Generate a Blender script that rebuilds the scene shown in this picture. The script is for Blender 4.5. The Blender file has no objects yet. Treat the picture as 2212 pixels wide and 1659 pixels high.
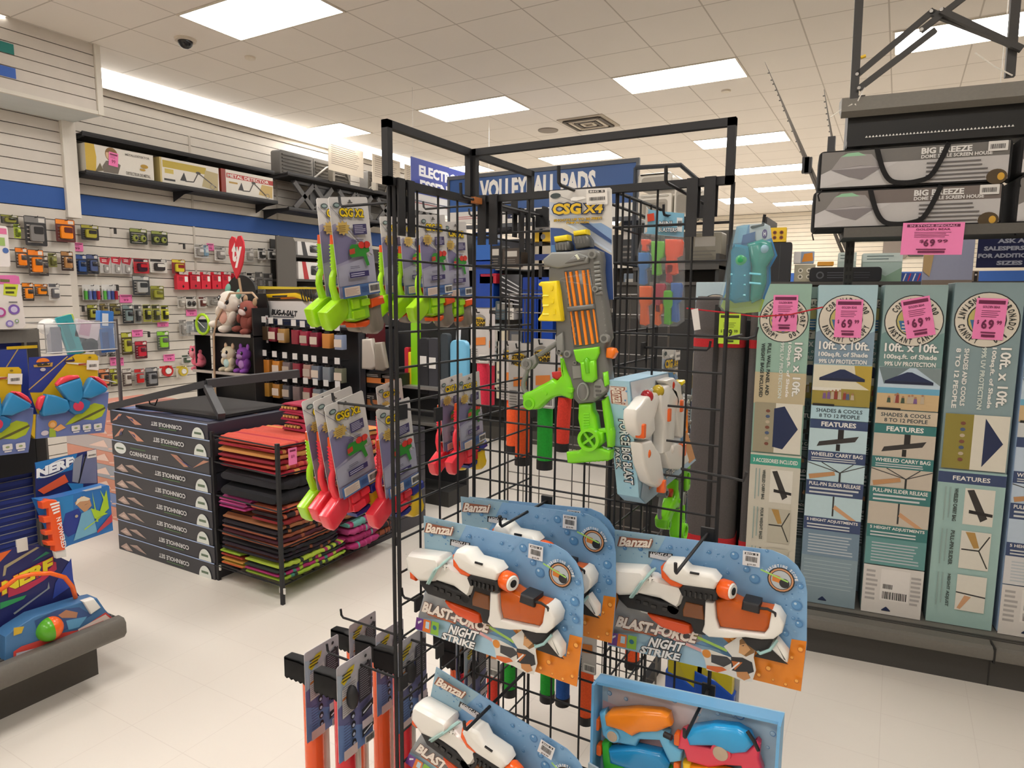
import bpy, math, random
from mathutils import Vector, Matrix
random.seed(7)
S = bpy.context.scene
COL = S.collection
# ---------------------------------------------------------------- camera, world, exposure
EYE = 1.6
F_PX, YAW, PITCH, ROLL = 1446.3, math.radians(29.79), math.radians(7.24), math.radians(.45)
def _rot():
    cy, sy = math.cos(YAW), math.sin(YAW); cp, sp = math.cos(PITCH), math.sin(PITCH); cr, sr = math.cos(ROLL), math.sin(ROLL)
    M = Matrix(((cy, sy, 0), (-sy, cy, 0), (0, 0, 1)))
    P = Matrix(((1, 0, 0), (0, cp, -sp), (0, sp, cp)))
    R = Matrix(((cr, 0, sr), (0, 1, 0), (-sr, 0, cr)))
    return R @ P @ M
RW = _rot()
cd = bpy.data.cameras.new('camera'); cam = bpy.data.objects.new('camera', cd); COL.objects.link(cam)
cd.sensor_width = 36; cd.sensor_fit = 'HORIZONTAL'; cd.lens = F_PX / 2212 * 36; cd.clip_start = .02; cd.clip_end = 80
m3 = Matrix((RW[0], RW[2], -RW[1])).transposed()
cam.matrix_world = Matrix.Translation((0, 0, EYE)) @ m3.to_4x4()
S.camera = cam
w = bpy.data.worlds.new('world'); S.world = w; w.use_nodes = True
w.node_tree.nodes['Background'].inputs[0].default_value = (1, .97, .93, 1)
w.node_tree.nodes['Background'].inputs[1].default_value = .25
S.view_settings.view_transform = 'Standard'; S.view_settings.look = 'None'
S.view_settings.gamma = 1; S.view_settings.use_curve_mapping = False; S.view_settings.exposure = 0.92
LAMP = 9.5          # emission of every ceiling troffer
CEIL = 3.802
def at(px, py, X=None, Y=None, Z=None):
    """point of the room seen at a pixel of the 2212x1659 photograph, on the plane X=, Y= or Z="""
    d = RW.transposed() @ Vector(((px - 1106) / F_PX, 1, -(py - 829) / F_PX))
    t = X / d.x if X is not None else Y / d.y if Y is not None else (Z - EYE) / d.z
    return Vector((0, 0, EYE)) + d * t
def gpt(px, py, P, n):
    d = RW.transposed() @ Vector(((px - 1106) / F_PX, 1, -(py - 829) / F_PX)); C0 = Vector((0, 0, EYE))
    return C0 + d * ((P - C0).dot(n) / d.dot(n))
# ---------------------------------------------------------------- materials
MC = {}
def lin(h):
    o = []
    for i in (0, 2, 4):
        c = int(h[i:i+2], 16) / 255
        o.append(c / 12.92 if c <= .04045 else ((c + .055) / 1.055) ** 2.4)
    return o
KINDS = {'p': (.42, 0, .015, 60), 'g': (.22, 0, .01, 30), 'm': (.38, .75, .03, 40), 'f': (.9, 0, .12, 180), 'k': (.55, 0, .05, 90), 'w': (.6, 0, .03, 8), 't': (.12, 0, 0, 20), 'c': (.08, 0, 0, 20)}
def mat(key):
    """'RRGGBB' + kind letter: p print, g glossy plastic, m metal, f cloth, k powder coat, w wall paint, t clear tinted plastic, c clear plastic, e light"""
    if key in MC: return MC[key]
    hx, kd = key[:6], key[6:] or 'p'
    M = bpy.data.materials.new('surface_' + key); M.use_nodes = True; nt = M.node_tree; b = nt.nodes['Principled BSDF']
    c = lin(hx)
    if kd[0] == 'e':
        b.inputs['Base Color'].default_value = (*c, 1); b.inputs['Emission Color'].default_value = (*c, 1)
        b.inputs['Emission Strength'].default_value = float(kd[1:] or 1)
        MC[key] = M; return M
    r, me, amp, sc = KINDS[kd]
    tc = nt.nodes.new('ShaderNodeTexCoord'); nz = nt.nodes.new('ShaderNodeTexNoise'); nz.inputs['Scale'].default_value = sc; nz.inputs['Detail'].default_value = 3
    nt.links.new(tc.outputs['Object'], nz.inputs['Vector'])
    mx = nt.nodes.new('ShaderNodeMix'); mx.data_type = 'RGBA'
    mx.inputs[6].default_value = (*[v * (1 - amp * 2) for v in c], 1); mx.inputs[7].default_value = (*[min(1, v * (1 + amp * 2)) for v in c], 1)
    nt.links.new(nz.outputs['Fac'], mx.inputs[0]); nt.links.new(mx.outputs[2], b.inputs['Base Color'])
    b.inputs['Roughness'].default_value = r; b.inputs['Metallic'].default_value = me
    if kd in 'kf':
        bp = nt.nodes.new('ShaderNodeBump'); bp.inputs['Strength'].default_value = .25 if kd == 'k' else .5; bp.inputs['Distance'].default_value = .0008 if kd == 'k' else .002
        nz2 = nt.nodes.new('ShaderNodeTexNoise'); nz2.inputs['Scale'].default_value = 900 if kd == 'k' else 400
        nt.links.new(tc.outputs['Object'], nz2.inputs['Vector']); nt.links.new(nz2.outputs['Fac'], bp.inputs['Height']); nt.links.new(bp.outputs[0], b.inputs['Normal'])
    if kd == 't': b.inputs['Alpha'].default_value = .82
    if kd == 'c': b.inputs['Alpha'].default_value = .12
    MC[key] = M; return M
# ---------------------------------------------------------------- text outlines (cached meshes)
TC = {}
def glyphs(s, off):
    k = (s, off)
    if k in TC: return TC[k]
    cu = bpy.data.curves.new('t', 'FONT'); cu.body = s; cu.resolution_u = 2; cu.offset = off; cu.fill_mode = 'BOTH'
    o = bpy.data.objects.new('t', cu); COL.objects.link(o)
    dg = bpy.context.evaluated_depsgraph_get(); me = bpy.data.meshes.new_from_object(o.evaluated_get(dg))
    v = [(p.co.x, p.co.y) for p in me.vertices]; f = [tuple(p.vertices) for p in me.polygons if p.normal.z >= 0] or [tuple(p.vertices) for p in me.polygons]
    bpy.data.objects.remove(o); bpy.data.curves.remove(cu); bpy.data.meshes.remove(me)
    TC[k] = (v, f); return TC[k]
def tbox(s):
    v, _ = glyphs(s, .02); xs = [a for a, _ in v]; ys = [b for _, b in v]
    return (min(xs), min(ys), max(xs), max(ys)) if v else (0, 0, 1, 1)
# ---------------------------------------------------------------- mesh builder
I4 = Matrix.Identity(4)
def T(x, y, z): return Matrix.Translation((x, y, z))
def RX(a): return Matrix.Rotation(math.radians(a), 4, 'X')
def RY(a): return Matrix.Rotation(math.radians(a), 4, 'Y')
def RZ(a): return Matrix.Rotation(math.radians(a), 4, 'Z')
def area2(p): return sum(p[i][0] * p[(i+1) % len(p)][1] - p[(i+1) % len(p)][0] * p[i][1] for i in range(len(p)))
def inset(p, d):
    n = len(p); o = []
    for i in range(n):
        a, b, c = Vector(p[i-1]), Vector(p[i]), Vector(p[(i+1) % n])
        e1, e2 = (b - a), (c - b)
        if e1.length < 1e-9 or e2.length < 1e-9: o.append(tuple(b)); continue
        e1.normalize(); e2.normalize(); n1 = Vector((-e1.y, e1.x)); n2 = Vector((-e2.y, e2.x)); q = n1 + n2
        l = q.length
        if l < .3: q = n1 * 1.0
        else: q = q / l * min(1.5, 2 / max(l, .6))
        dd = min(d, .42 * min((b - a).length, (c - b).length)) if n > 6 else d
        o.append(tuple(b + q * max(dd, d * .35)))
    return o
def rrect(x0, y0, x1, y1, r, n=4):
    o = []
    for cx, cy, a0 in ((x1-r, y1-r, 0), (x0+r, y1-r, 90), (x0+r, y0+r, 180), (x1-r, y0+r, 270)):
        for i in range(n + 1):
            a = math.radians(a0 + 90 * i / n); o.append((cx + r * math.cos(a), cy + r * math.sin(a)))
    return o
def circ(cx, cy, rx, ry=None, n=20, a0=0, a1=360):
    ry = ry or rx; m = n if a1 - a0 >= 360 else n + 1
    return [(cx + rx * math.cos(math.radians(a0 + (a1-a0) * i / n)), cy + ry * math.sin(math.radians(a0 + (a1-a0) * i / n))) for i in range(m)]
class MB:
    def __init__(s, M=None, eps=.0004):
        s.v = []; s.f = []; s.m = []; s.mats = []; s.M = M or I4; s.lz = 0; s.eps = eps
    def mi(s, k):
        if k not in s.mats: s.mats.append(k)
        return s.mats.index(k)
    def add(s, vs, fs, k, M=None):
        b = len(s.v); MM = s.M @ M if M is not None else s.M
        s.v += [tuple(MM @ Vector(p)) for p in vs]; i = s.mi(k)
        for f in fs: s.f.append(tuple(b + j for j in f)); s.m.append(i)
        return s
    def box(s, x0, y0, z0, x1, y1, z1, k, M=None):
        v = [(x, y, z) for z in (z0, z1) for y in (y0, y1) for x in (x0, x1)]
        return s.add(v, [(0, 2, 3, 1), (4, 5, 7, 6), (0, 1, 5, 4), (2, 6, 7, 3), (0, 4, 6, 2), (1, 3, 7, 5)], k, M)
    def rbox(s, x0, y0, z0, x1, y1, z1, r, k, M=None, ax='z', bev=None):
        """box with rounded corners in the plane across ax, softened rims"""
        bev = r * .4 if bev is None else bev
        if ax == 'z': return s.prism(rrect(x0, y0, x1, y1, r), z0, z1, k, bev, M)
        if ax == 'y':
            A = Matrix(((1, 0, 0, 0), (0, 0, -1, 0), (0, 1, 0, 0), (0, 0, 0, 1)))
            return s.prism(rrect(x0, z0, x1, z1, r), -y1, -y0, k, bev, (M or I4) @ A)
        A = Matrix(((0, 0, 1, 0), (1, 0, 0, 0), (0, 1, 0, 0), (0, 0, 0, 1)))
        return s.prism(rrect(y0, z0, y1, z1, r), x0, x1, k, bev, (M or I4) @ A)
    def prism(s, p, z0, z1, k, bev=0, M=None, back=True):
        if area2(p) < 0: p = p[::-1]
        n = len(p); L = []
        if bev > 0:
            hb = min(bev, (z1 - z0) * .5) if back else min(bev, (z1 - z0)); st = ((1, 0), (.5, .134), (.134, .5), (0, 1)) if bev > .0025 else ((1, 0), (0, 1))
            R_ = [(inset(p, bev * a_) if a_ else p, b_ * hb) for a_, b_ in st]
            L += [(q, z0 + h) for q, h in R_] if back else [(p, z0)]
            L += [(q, z1 - h) for q, h in R_[::-1]]
        else: L = [(p, z0), (p, z1)]
        vs = []; fs = []
        for q, z in L: vs += [(x, y, z) for x, y in q]
        for a in range(len(L) - 1):
            for i in range(n):
                j = (i + 1) % n; fs.append((a*n + i, a*n + j, (a+1)*n + j, (a+1)*n + i))
        fs.append(tuple(range(n))[::-1]); fs.append(tuple((len(L)-1)*n + i for i in range(n)))
        return s.add(vs, fs, k, M)
    def tube(s, pts, r, k, n=6, M=None, cl=False):
        P = [Vector(p) for p in pts]; vs = []; fs = []; m = len(P); up = None
        for i, p in enumerate(P):
            if cl: t = P[(i+1) % m] - P[i-1]
            else: t = P[min(i+1, m-1)] - P[max(i-1, 0)]
            t.normalize()
            if up is None: up = t.orthogonal().normalized()
            else:
                up = up - t * up.dot(t); up = up.normalized() if up.length > 1e-6 else t.orthogonal().normalized()
            sd = t.cross(up); rr = r[i] if isinstance(r, (list, tuple)) else r
            for j in range(n):
                a = 2 * math.pi * j / n; vs.append(tuple(p + (up * math.cos(a) + sd * math.sin(a)) * rr))
        for i in range(m if cl else m - 1):
            for j in range(n):
                a, b = i*n + j, i*n + (j+1) % n; c, d = ((i+1) % m)*n + (j+1) % n, ((i+1) % m)*n + j
                fs.append((a, b, c, d))
        if not cl: fs += [tuple(range(n))[::-1], tuple((m-1)*n + j for j in range(n))]
        return s.add(vs, fs, k, M)
    def cyl(s, p, q, r, k, n=14, r2=None, M=None): return s.tube([p, q], [r, r if r2 is None else r2], k, n, M)
    def lathe(s, prof, k, M=None, n=18):
        vs = []; fs = []; m = len(prof)
        for r, h in prof:
            for j in range(n):
                a = 2*math.pi*j/n; vs.append((r*math.cos(a), r*math.sin(a), h))
        for i in range(m - 1):
            for j in range(n): fs.append((i*n+j, i*n+(j+1) % n, (i+1)*n+(j+1) % n, (i+1)*n+j))
        fs += [tuple(range(n))[::-1], tuple((m-1)*n+j for j in range(n))]
        return s.add(vs, fs, k, M)
    def ell(s, c, rad, k, n=16, m=9, M=None):
        vs = []; fs = []
        for i in range(1, m):
            a = math.pi * i / m
            for j in range(n):
                b = 2*math.pi*j/n; vs.append((c[0]+rad[0]*math.sin(a)*math.cos(b), c[1]+rad[1]*math.sin(a)*math.sin(b), c[2]+rad[2]*math.cos(a)))
        for i in range(m-2):
            for j in range(n): fs.append((i*n+j, (i+1)*n+j, (i+1)*n+(j+1) % n, i*n+(j+1) % n))
        t = len(vs); vs += [(c[0], c[1], c[2]+rad[2]), (c[0], c[1], c[2]-rad[2])]
        for j in range(n): fs += [(t, j, (j+1) % n), (t+1, (m-2)*n+(j+1) % n, (m-2)*n+j)]
        return s.add(vs, fs, k, M)
    # ---- flat print, each call one thin layer above the last (z is towards the viewer)
    def z(s): s.lz += s.eps; return s.lz
    def P(s, pts, k):
        if area2(pts) < 0: pts = pts[::-1]
        z = s.z(); return s.add([(x, y, z) for x, y in pts], [tuple(range(len(pts)))], k)
    def R(s, x0, y0, x1, y1, k): return s.P([(x0, y0), (x1, y0), (x1, y1), (x0, y1)], k)
    def RR(s, x0, y0, x1, y1, r, k): return s.P(rrect(x0, y0, x1, y1, r), k)
    def C(s, x, y, r, k, ry=None, n=20): return s.P(circ(x, y, r, ry, n), k)
    def ring(s, x, y, r0, r1, k, n=24, q=1):
        z = s.z(); a = circ(x, y, r0, r0*q, n); b = circ(x, y, r1, r1*q, n)
        return s.add([(p[0], p[1], z) for p in a + b], [(i, n+i, n+(i+1) % n, (i+1) % n)[::-1] for i in range(n)] if r1 < r0 else [(i, n+i, n+(i+1) % n, (i+1) % n) for i in range(n)], k)
    def L(s, x0, y0, x1, y1, wd, k):
        d = Vector((x1-x0, y1-y0)); d = Vector((-d.y, d.x)).normalized() * wd / 2
        return s.P([(x0-d.x, y0-d.y), (x1-d.x, y1-d.y), (x1+d.x, y1+d.y), (x0+d.x, y0+d.y)], k)
    def txt(s, t, x, y, wd, h, k, ol=None, rot=0, sh=0, bold=.02, olw=.09):
        """text fitted in a wd x h box whose lower left corner is x, y; ol: outline colour"""
        bx = tbox(t); sx = wd / max(1e-6, bx[2]-bx[0]); sy = h / max(1e-6, bx[3]-bx[1])
        ca, sa = math.cos(math.radians(rot)), math.sin(math.radians(rot))
        for kk, off in ((ol, olw), (k, bold)):
            if not kk: continue
            v, f = glyphs(t, off); z = s.z(); o = []
            for a, b in v:
                u = (a - bx[0]) * sx; q = (b - bx[1]) * sy; u += q * sh
                o.append((x + u*ca - q*sa, y + u*sa + q*ca, z))
            s.add(o, f, kk)
        return s
    def arc(s, t, cx, cy, r, a0, a1, h, k):
        n = len(t)
        for i, ch in enumerate(t):
            if ch == ' ': continue
            a = a0 + (a1 - a0) * (i + .5) / n; bx = tbox(ch); wd = min(abs(math.radians(a1-a0)) * r / n * .8, h * (bx[2]-bx[0]) / max(.01, bx[3]-bx[1]) * 1.05)
            ro = a - 90 if a1 < a0 else a + 90
            c, q = math.cos(math.radians(a)), math.sin(math.radians(a)); rr = r if a1 < a0 else r + h
            ux, uy = math.cos(math.radians(ro)), math.sin(math.radians(ro))
            s.txt(ch, cx + rr*c - ux*wd/2, cy + rr*q - uy*wd/2, wd, h, k, rot=ro, bold=.03)
            s.lz -= s.eps
        s.lz += s.eps; return s
    def bars(s, x0, y0, x1, y1, n, k, fill=.5, seed=1, rag=.25):
        rd = random.Random(seed); h = (y1-y0)/n; z = s.z()
        for i in range(n):
            y = y1 - (i+.5)*h; xe = x1 - (x1-x0)*rag*rd.random()
            s.add([(x0, y-h*fill/2, z), (xe, y-h*fill/2, z), (xe, y+h*fill/2, z), (x0, y+h*fill/2, z)], [(0, 1, 2, 3)], k)
        return s
    def code(s, x0, y0, x1, y1, k='1c1c1cp', seed=3):
        rd = random.Random(seed); z = s.z(); x = x0; u = (x1-x0)/34
        while x < x1 - u:
            b = u*rd.choice((.6, 1, 1.6)); s.add([(x, y0, z), (x+b, y0, z), (x+b, y1, z), (x, y1, z)], [(0, 1, 2, 3)], k); x += b + u*rd.choice((.7, 1.2))
        return s
    def build(s, name, parent=None, mw=None, shade=46):
        me = bpy.data.meshes.new(name); me.from_pydata(s.v, [], s.f); me.update()
        for k in s.mats: me.materials.append(mat(k))
        me.polygons.foreach_set('material_index', s.m)
        if shade:
            me.polygons.foreach_set('use_smooth', [True]*len(me.polygons)); me.set_sharp_from_angle(angle=math.radians(shade))
        o = bpy.data.objects.new(name, me); COL.objects.link(o)
        if parent: o.parent = parent
        elif mw is not None: o.matrix_world = mw
        return o
def thing(name, label, cat, mw=None, group=None):
    o = bpy.data.objects.new(name, None); COL.objects.link(o); o.empty_display_size = .05
    if mw is not None: o.matrix_world = mw
    return tag(o, label, cat, group)
def tag(o, label, cat, group=None, kind=None):
    o['label'] = label; o['category'] = cat
    if group: o['group'] = group
    if kind: o['kind'] = kind
    return o
def struct(mb, name, mw=None, shade=0):
    o = mb.build(name, None, mw, shade); o['kind'] = 'structure'; return o
def kids(o): return [c for c in bpy.data.objects if c.parent == o]
KC = {}
def dup(root, mw, label, group=None):
    r = root.copy(); COL.objects.link(r); r.matrix_world = mw; r['label'] = label
    if group: r['group'] = group
    if root.name not in KC: KC[root.name] = [(c, [g for g in kids(c)]) for c in kids(root)]
    for c, gs in KC[root.name]:
        d = c.copy(); COL.objects.link(d); d.parent = r
        for g in gs: e = g.copy(); COL.objects.link(e); e.parent = d
    return r
def frame(P, u, v, rot=0):
    u = Vector(u).normalized(); v = Vector(v).normalized(); n = u.cross(v).normalized(); v = n.cross(u)
    M = Matrix((u, v, n)).transposed().to_4x4(); M.translation = Vector(P)
    return M @ RZ(rot)
def facing_front(P, rot=0): return frame(P, (1, 0, 0), (0, 0, 1), rot)     # seen from -Y
def facing_right(P, rot=0): return frame(P, (0, 1, 0), (0, 0, 1), rot)     # seen from +X
class Tr:
    """traces pixel outlines onto a plane of the room and hands back coordinates local to frame M"""
    def __init__(s, M): s.M = M; s.I = M.inverted(); s.n = (M.to_3x3() @ Vector((0, 0, 1))); s.P = M.translation; s.v = (0, 0, 1)
    def view(s, ox, oy, sc): s.v = (ox, oy, sc); return s
    def p(s, x, y):
        ox, oy, sc = s.v; q = s.I @ gpt(ox + x / sc, oy + y / sc, s.P, s.n); return (q.x, q.y)
    def __call__(s, *a):
        a = a[0] if len(a) == 1 else a
        return [s.p(x, y) for x, y in a]
    def txt(s, mb, t, bl, br, tl, k, ol=None, **kw):
        """text whose baseline runs from pixel bl to br and whose height reaches pixel tl"""
        a, b, c = Vector(s.p(*bl)), Vector(s.p(*br)), Vector(s.p(*tl)); d = b - a; wd = d.length; r = math.degrees(math.atan2(d.y, d.x))
        n = Vector((-d.y, d.x)).normalized(); h = (c - a).dot(n); sh = (c - a).dot(d.normalized()) / h
        mb.txt(t, a.x, a.y, wd, h, k, ol, rot=r, sh=sh, **kw)
# ================================================================ SETTING
def grid_mat(name, base, line, x0, y0, pitch, lw, rough, specks=0):
    M = bpy.data.materials.new(name); M.use_nodes = True; nt = M.node_tree; N = nt.nodes; Lk = nt.links; b = N['Principled BSDF']
    tc = N.new('ShaderNodeTexCoord'); sp = N.new('ShaderNodeSeparateXYZ'); Lk.new(tc.outputs['Object'], sp.inputs[0])
    def mth(op, a, bb=None):
        n = N.new('ShaderNodeMath'); n.operation = op
        for i, q in enumerate((a, bb)):
            if q is None: continue
            if isinstance(q, (int, float)): n.inputs[i].default_value = q
            else: Lk.new(q, n.inputs[i])
        return n.outputs[0]
    out = []
    for ax, o in (('X', x0), ('Y', y0)):
        q = mth('SUBTRACT', sp.outputs[ax], o); q = mth('DIVIDE', q, pitch); q = mth('SUBTRACT', q, mth('ROUND', q)); q = mth('ABSOLUTE', q)
        out.append(mth('LESS_THAN', q, lw / 2 / pitch))
    g = mth('MAXIMUM', *out)
    nz = N.new('ShaderNodeTexNoise'); nz.inputs['Scale'].default_value = 1.2; nz.inputs['Detail'].default_value = 6; Lk.new(tc.outputs['Object'], nz.inputs['Vector'])
    mx = N.new('ShaderNodeMix'); mx.data_type = 'RGBA'; Lk.new(nz.outputs['Fac'], mx.inputs[0])
    c = lin(base); mx.inputs[6].default_value = (*[v*.95 for v in c], 1); mx.inputs[7].default_value = (*[min(1, v*1.04) for v in c], 1)
    m2 = N.new('ShaderNodeMix'); m2.data_type = 'RGBA'; Lk.new(g, m2.inputs[0]); Lk.new(mx.outputs[2], m2.inputs[6]); m2.inputs[7].default_value = (*lin(line), 1)
    res = m2.outputs[2]
    if specks:
        vo = N.new('ShaderNodeTexVoronoi'); vo.inputs['Scale'].default_value = 7; Lk.new(tc.outputs['Object'], vo.inputs['Vector'])
        lt = mth('LESS_THAN', vo.outputs['Distance'], .045)
        n3 = N.new('ShaderNodeTexNoise'); n3.inputs['Scale'].default_value = 2.5; Lk.new(tc.outputs['Object'], n3.inputs['Vector'])
        lt = mth('MULTIPLY', lt, mth('GREATER_THAN', n3.outputs['Fac'], .56)); lt = mth('MULTIPLY', lt, .35)
        m4 = N.new('ShaderNodeMix'); m4.data_type = 'RGBA'; Lk.new(lt, m4.inputs[0]); Lk.new(res, m4.inputs[6]); m4.inputs[7].default_value = (*lin('5a5148'), 1); res = m4.outputs[2]
    Lk.new(res, b.inputs['Base Color']); b.inputs['Roughness'].default_value = rough
    bp = N.new('ShaderNodeBump'); bp.inputs['Strength'].default_value = .12; bp.inputs['Distance'].default_value = .002
    n5 = N.new('ShaderNodeTexNoise'); n5.inputs['Scale'].default_value = 60; Lk.new(tc.outputs['Object'], n5.inputs['Vector']); Lk.new(n5.outputs['Fac'], bp.inputs['Height']); Lk.new(bp.outputs[0], b.inputs['Normal'])
    return M
MC['floorvinyl'] = grid_mat('floor_vinyl', 'e0d9cf', 'd7cfc5', .05, .1, .3048, .003, .34, 1)
MC['ceilgrid'] = grid_mat('ceiling_tile', 'ebe4da', 'c4bbaf', -4.486, 4.748, .6096, .012, .9)
XW, XL, YB = -7.1, -6.85, 18.3
f = MB(); f.box(-7.6, -3.2, -.1, 6, 18.6, 0, 'floorvinyl'); struct(f, 'floor')
f = MB(); f.box(-7.6, -3.2, CEIL, 6, 18.6, CEIL + .1, 'ceilgrid'); struct(f, 'ceiling')
def slats(mb, x0, x1, y0, y1, z0, z1, ax, base='d9d2c7w', stripe='24549ew', bands=((2.4, 2.6),)):
    n = round((z1 - z0) / .1)
    for i in range(n):
        a = z0 + i * .1; k = base
        for p, q in bands:
            if a + .05 > p and a + .05 < q: k = stripe
        full = k == stripe
        b = a + .1 if full and abs(a + .1 - 2.6) > .02 else a + .0925
        mb.box(x0, y0, a, x1, y1, b, k)
# left wall, recessed bay beyond the white post
f = MB(); f.box(XW - .25, 3.5, 0, XW - .02, YB, CEIL, '4a453fw')
slats(f, XW - .02, XW, 3.62, YB, 0, 3.6, 'x')
f.box(XW - .02, 3.62, 3.6, XW + .015, YB, 3.66, 'cfc6b8w')
for y in (5.0, 6.22, 7.44, 8.66, 9.9, 11.1): f.box(XW, y - .012, .0, XW + .006, y + .012, 2.4, 'c9c1b5w'); f.box(XW, y - .012, 2.6, XW + .006, y + .012, 3.4, 'c9c1b5w')
struct(f, 'wall_left')
f = MB(); f.box(XL - .25, -3.2, 0, XL - .02, 3.5, CEIL, '4a453fw')
slats(f, XL - .02, XL, -3.2, 3.5, 0, 3.8, 'x', base='d3ccc2w')
struct(f, 'wall_left_front')
f = MB(); f.box(XW - .02, 3.5, 0, XL - .002, 3.56, 2.33, 'c9c2b7w'); f.box(XW - .02, 3.5, 2.33, XL + .04, 3.62, 3.25, 'e3ddd2w'); struct(f, 'trim_1')
# boxed soffit over the front bay
f = MB(); zs = 3.205
f.box(XL, -3.2, zs, -6.34, 3.605, zs + .03, 'cdd2d0w')
f.box(XL, 3.575, zs + .031, -6.35, 3.603, CEIL, 'd3ccc2w')
for i in range(6):
    a = zs + .03 + i * .095
    f.box(-6.36, -3.2, a, -6.33, 3.56, a + .088 if i < 5 else CEIL, 'd3ccc2w')
f.box(-6.348, 3.562, zs - .002, -6.308, 3.61, CEIL, 'ddd8ccw')
f.box(-6.37, -3.2, zs + .03, -6.355, 3.57, CEIL, '8b857cw')
f.box(-6.338, -3.2, zs - .001, -6.312, 3.56, zs + .029, 'ddd8ccw')
struct(f, 'trim_2')
t = thing('soffit_lettering', 'teal and blue painted logo blocks on the slatted soffit at the top left corner', 'sign', T(-6.33, 0, 0))
for nm, z0, z1, k in (('teal_block', 3.52, 3.60, '1f7f78w'), ('blue_block', 3.335, 3.415, '3564bcw')):
    f = MB(); f.box(0, 1.6, z0, .006, 2.93, z1, k); f.build(nm, t, shade=0)
f = MB(); f.box(-7.3, YB, 0, 6, YB + .2, CEIL, '4a453fw'); slats(f, -7.1, 6, YB - .02, YB, 0, 3.8, 'y', base='e0d6c4w', bands=((1.95, 2.35),)); struct(f, 'wall_back')
f = MB(); f.box(5.9, -3.2, 0, 6.1, YB, CEIL, 'd8cfc2w'); struct(f, 'wall_right')
f = MB(); f.box(-7.3, -3.3, 0, 6, -3.2, CEIL, 'd8cfc2w'); struct(f, 'wall_front')
# lit cove along the left wall
t = thing('cove_light', 'long glowing white light cove running along the top of the left slat wall', 'light', T(XW, 3.62, 3.66))
f = MB(); f.prism([(.0, .0), (.06, .0), (.2, .142), (.0, .142)], 0, 14.6, 'e8e2d6k', 0, Matrix(((1, 0, 0, 0), (0, 0, 1, 0), (0, 1, 0, 0), (0, 0, 0, 1)))); f.build('housing', t, shade=0)
f = MB(); f.add([(.062, .05, .0), (.062, 14.5, .0), (.205, 14.5, .138), (.205, .05, .138)], [(0, 1, 2, 3)], 'fefaf5e2.6'); f.build('diffuser', t, shade=0)
# recessed troffers
def troffer(x, y, label, wx=1.2192, wy=.6096, group=None):
    t = thing('ceiling_light', label, 'ceiling light', T(x, y, CEIL), group)
    f = MB()
    a, b = wx / 2, wy / 2; e = .018
    for q in ((-a, -b, a, -b + e), (-a, b - e, a, b), (-a, -b + e, -a + e, b - e), (a - e, -b + e, a, b - e)): f.box(q[0], q[1], -.008, q[2], q[3], .0, 'd8cfc0k')
    f.build('frame', t, shade=0)
    f = MB(); f.box(-a + e, -b + e, -.005, a - e, b - e, .001, 'fefaf5e%.1f' % LAMP); f.build('diffuser', t, shade=0)
AX, BX, CX = -4.486, -2.047, .41
for x, y, l in ((AX, 3.834, 'largest ceiling light, at the top of the picture beside the dome camera'),
                (AX, 6.88, 'ceiling light above the left corner of the black wire fixture'),
                (AX, 9.92, 'ceiling light directly above the blue VOLLEYBALL PADS sign'),
                (BX, 6.88, 'wide ceiling light right of the square air vent, second row'),
                (BX, 9.92, 'ceiling light cut by the right upright of the sign holder'),
                (BX, 12.25, 'third light back in the row leading to the back wall'),
                (BX, 14.4, 'fourth light back, half behind the stacked screen house bags'),
                (BX, 16.7, 'farthest ceiling light of the row, next to the back wall'),
                (CX, 6.9, 'ceiling light seen behind the folded black steel frame at upper right')):
    troffer(x, y, 'bright rectangular ' + l)
troffer(-6.6, 6.87, 'bright square ceiling light touching the glowing wall cove', .6096)
troffer(-6.5, 9.9, 'small bright ceiling light behind the ELECTRONIC ESSENTIALS sign', .6096)
troffer(-6.6, 2.6, 'bright square ceiling light at the top left corner of the picture', .6096)
troffer(-3.3, 15.7, 'small square ceiling light turned askew near the back wall', .6096, .9)
for x in (-6.6, AX, BX, CX):  # unseen troffers, added along the light rows to brighten the shop
    for y in (.79, -2.2) + ((3.83,) if x > AX else ()) + ((9.92, 12.9, 15.9) if x == CX else ()) + ((12.9, 15.9) if x == AX else ()):
        troffer(x, y, 'rectangular ceiling troffer of the same shop ceiling, outside the picture or hidden by shelving', group='ceiling lights out of view')
# ceiling fittings
t = thing('air_vent', 'square grey louvred air vent in the ceiling above the wire fixture', 'vent', T(-3.53, 8.05, CEIL))
f = MB(); f.box(-.3, -.3, -.012, .3, .3, 0, 'b9ad9bk'); f.build('frame', t, shade=0)
f = MB()
for i, a in enumerate((.235, .18, .125, .07)):
    for sx, sy in ((1, 0), (-1, 0), (0, 1), (0, -1)):
        if sx: f.box(sx*a - .018, -a, -.03, sx*a + .018, a, -.013, '4c443ak' if i % 2 == 0 else 'cbbfabk')
        else: f.box(-a, sy*a - .018, -.03, a, sy*a + .018, -.013, '4c443ak' if i % 2 == 0 else 'cbbfabk')
f.build('louvre', t, shade=0)
f = MB(); f.lathe([(.02, -.015), (.13, -.012), (.135, 0)], '8b8074k', T(-4.15, 8.15, CEIL)); tag(f.build('ceiling_speaker'), 'round grey speaker grille flush in the ceiling left of the air vent', 'speaker')
t = thing('dome_camera', 'small black dome camera on the ceiling beside the largest light', 'camera', T(-5.5, 3.885, CEIL))
f = MB(); f.lathe([(.085, -.02), (.09, 0)], 'd5cab9k'); f.build('base', t); f = MB(); f.ell((0, 0, -.02), (.062, .062, .06), '16161ag'); f.build('dome', t)
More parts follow.
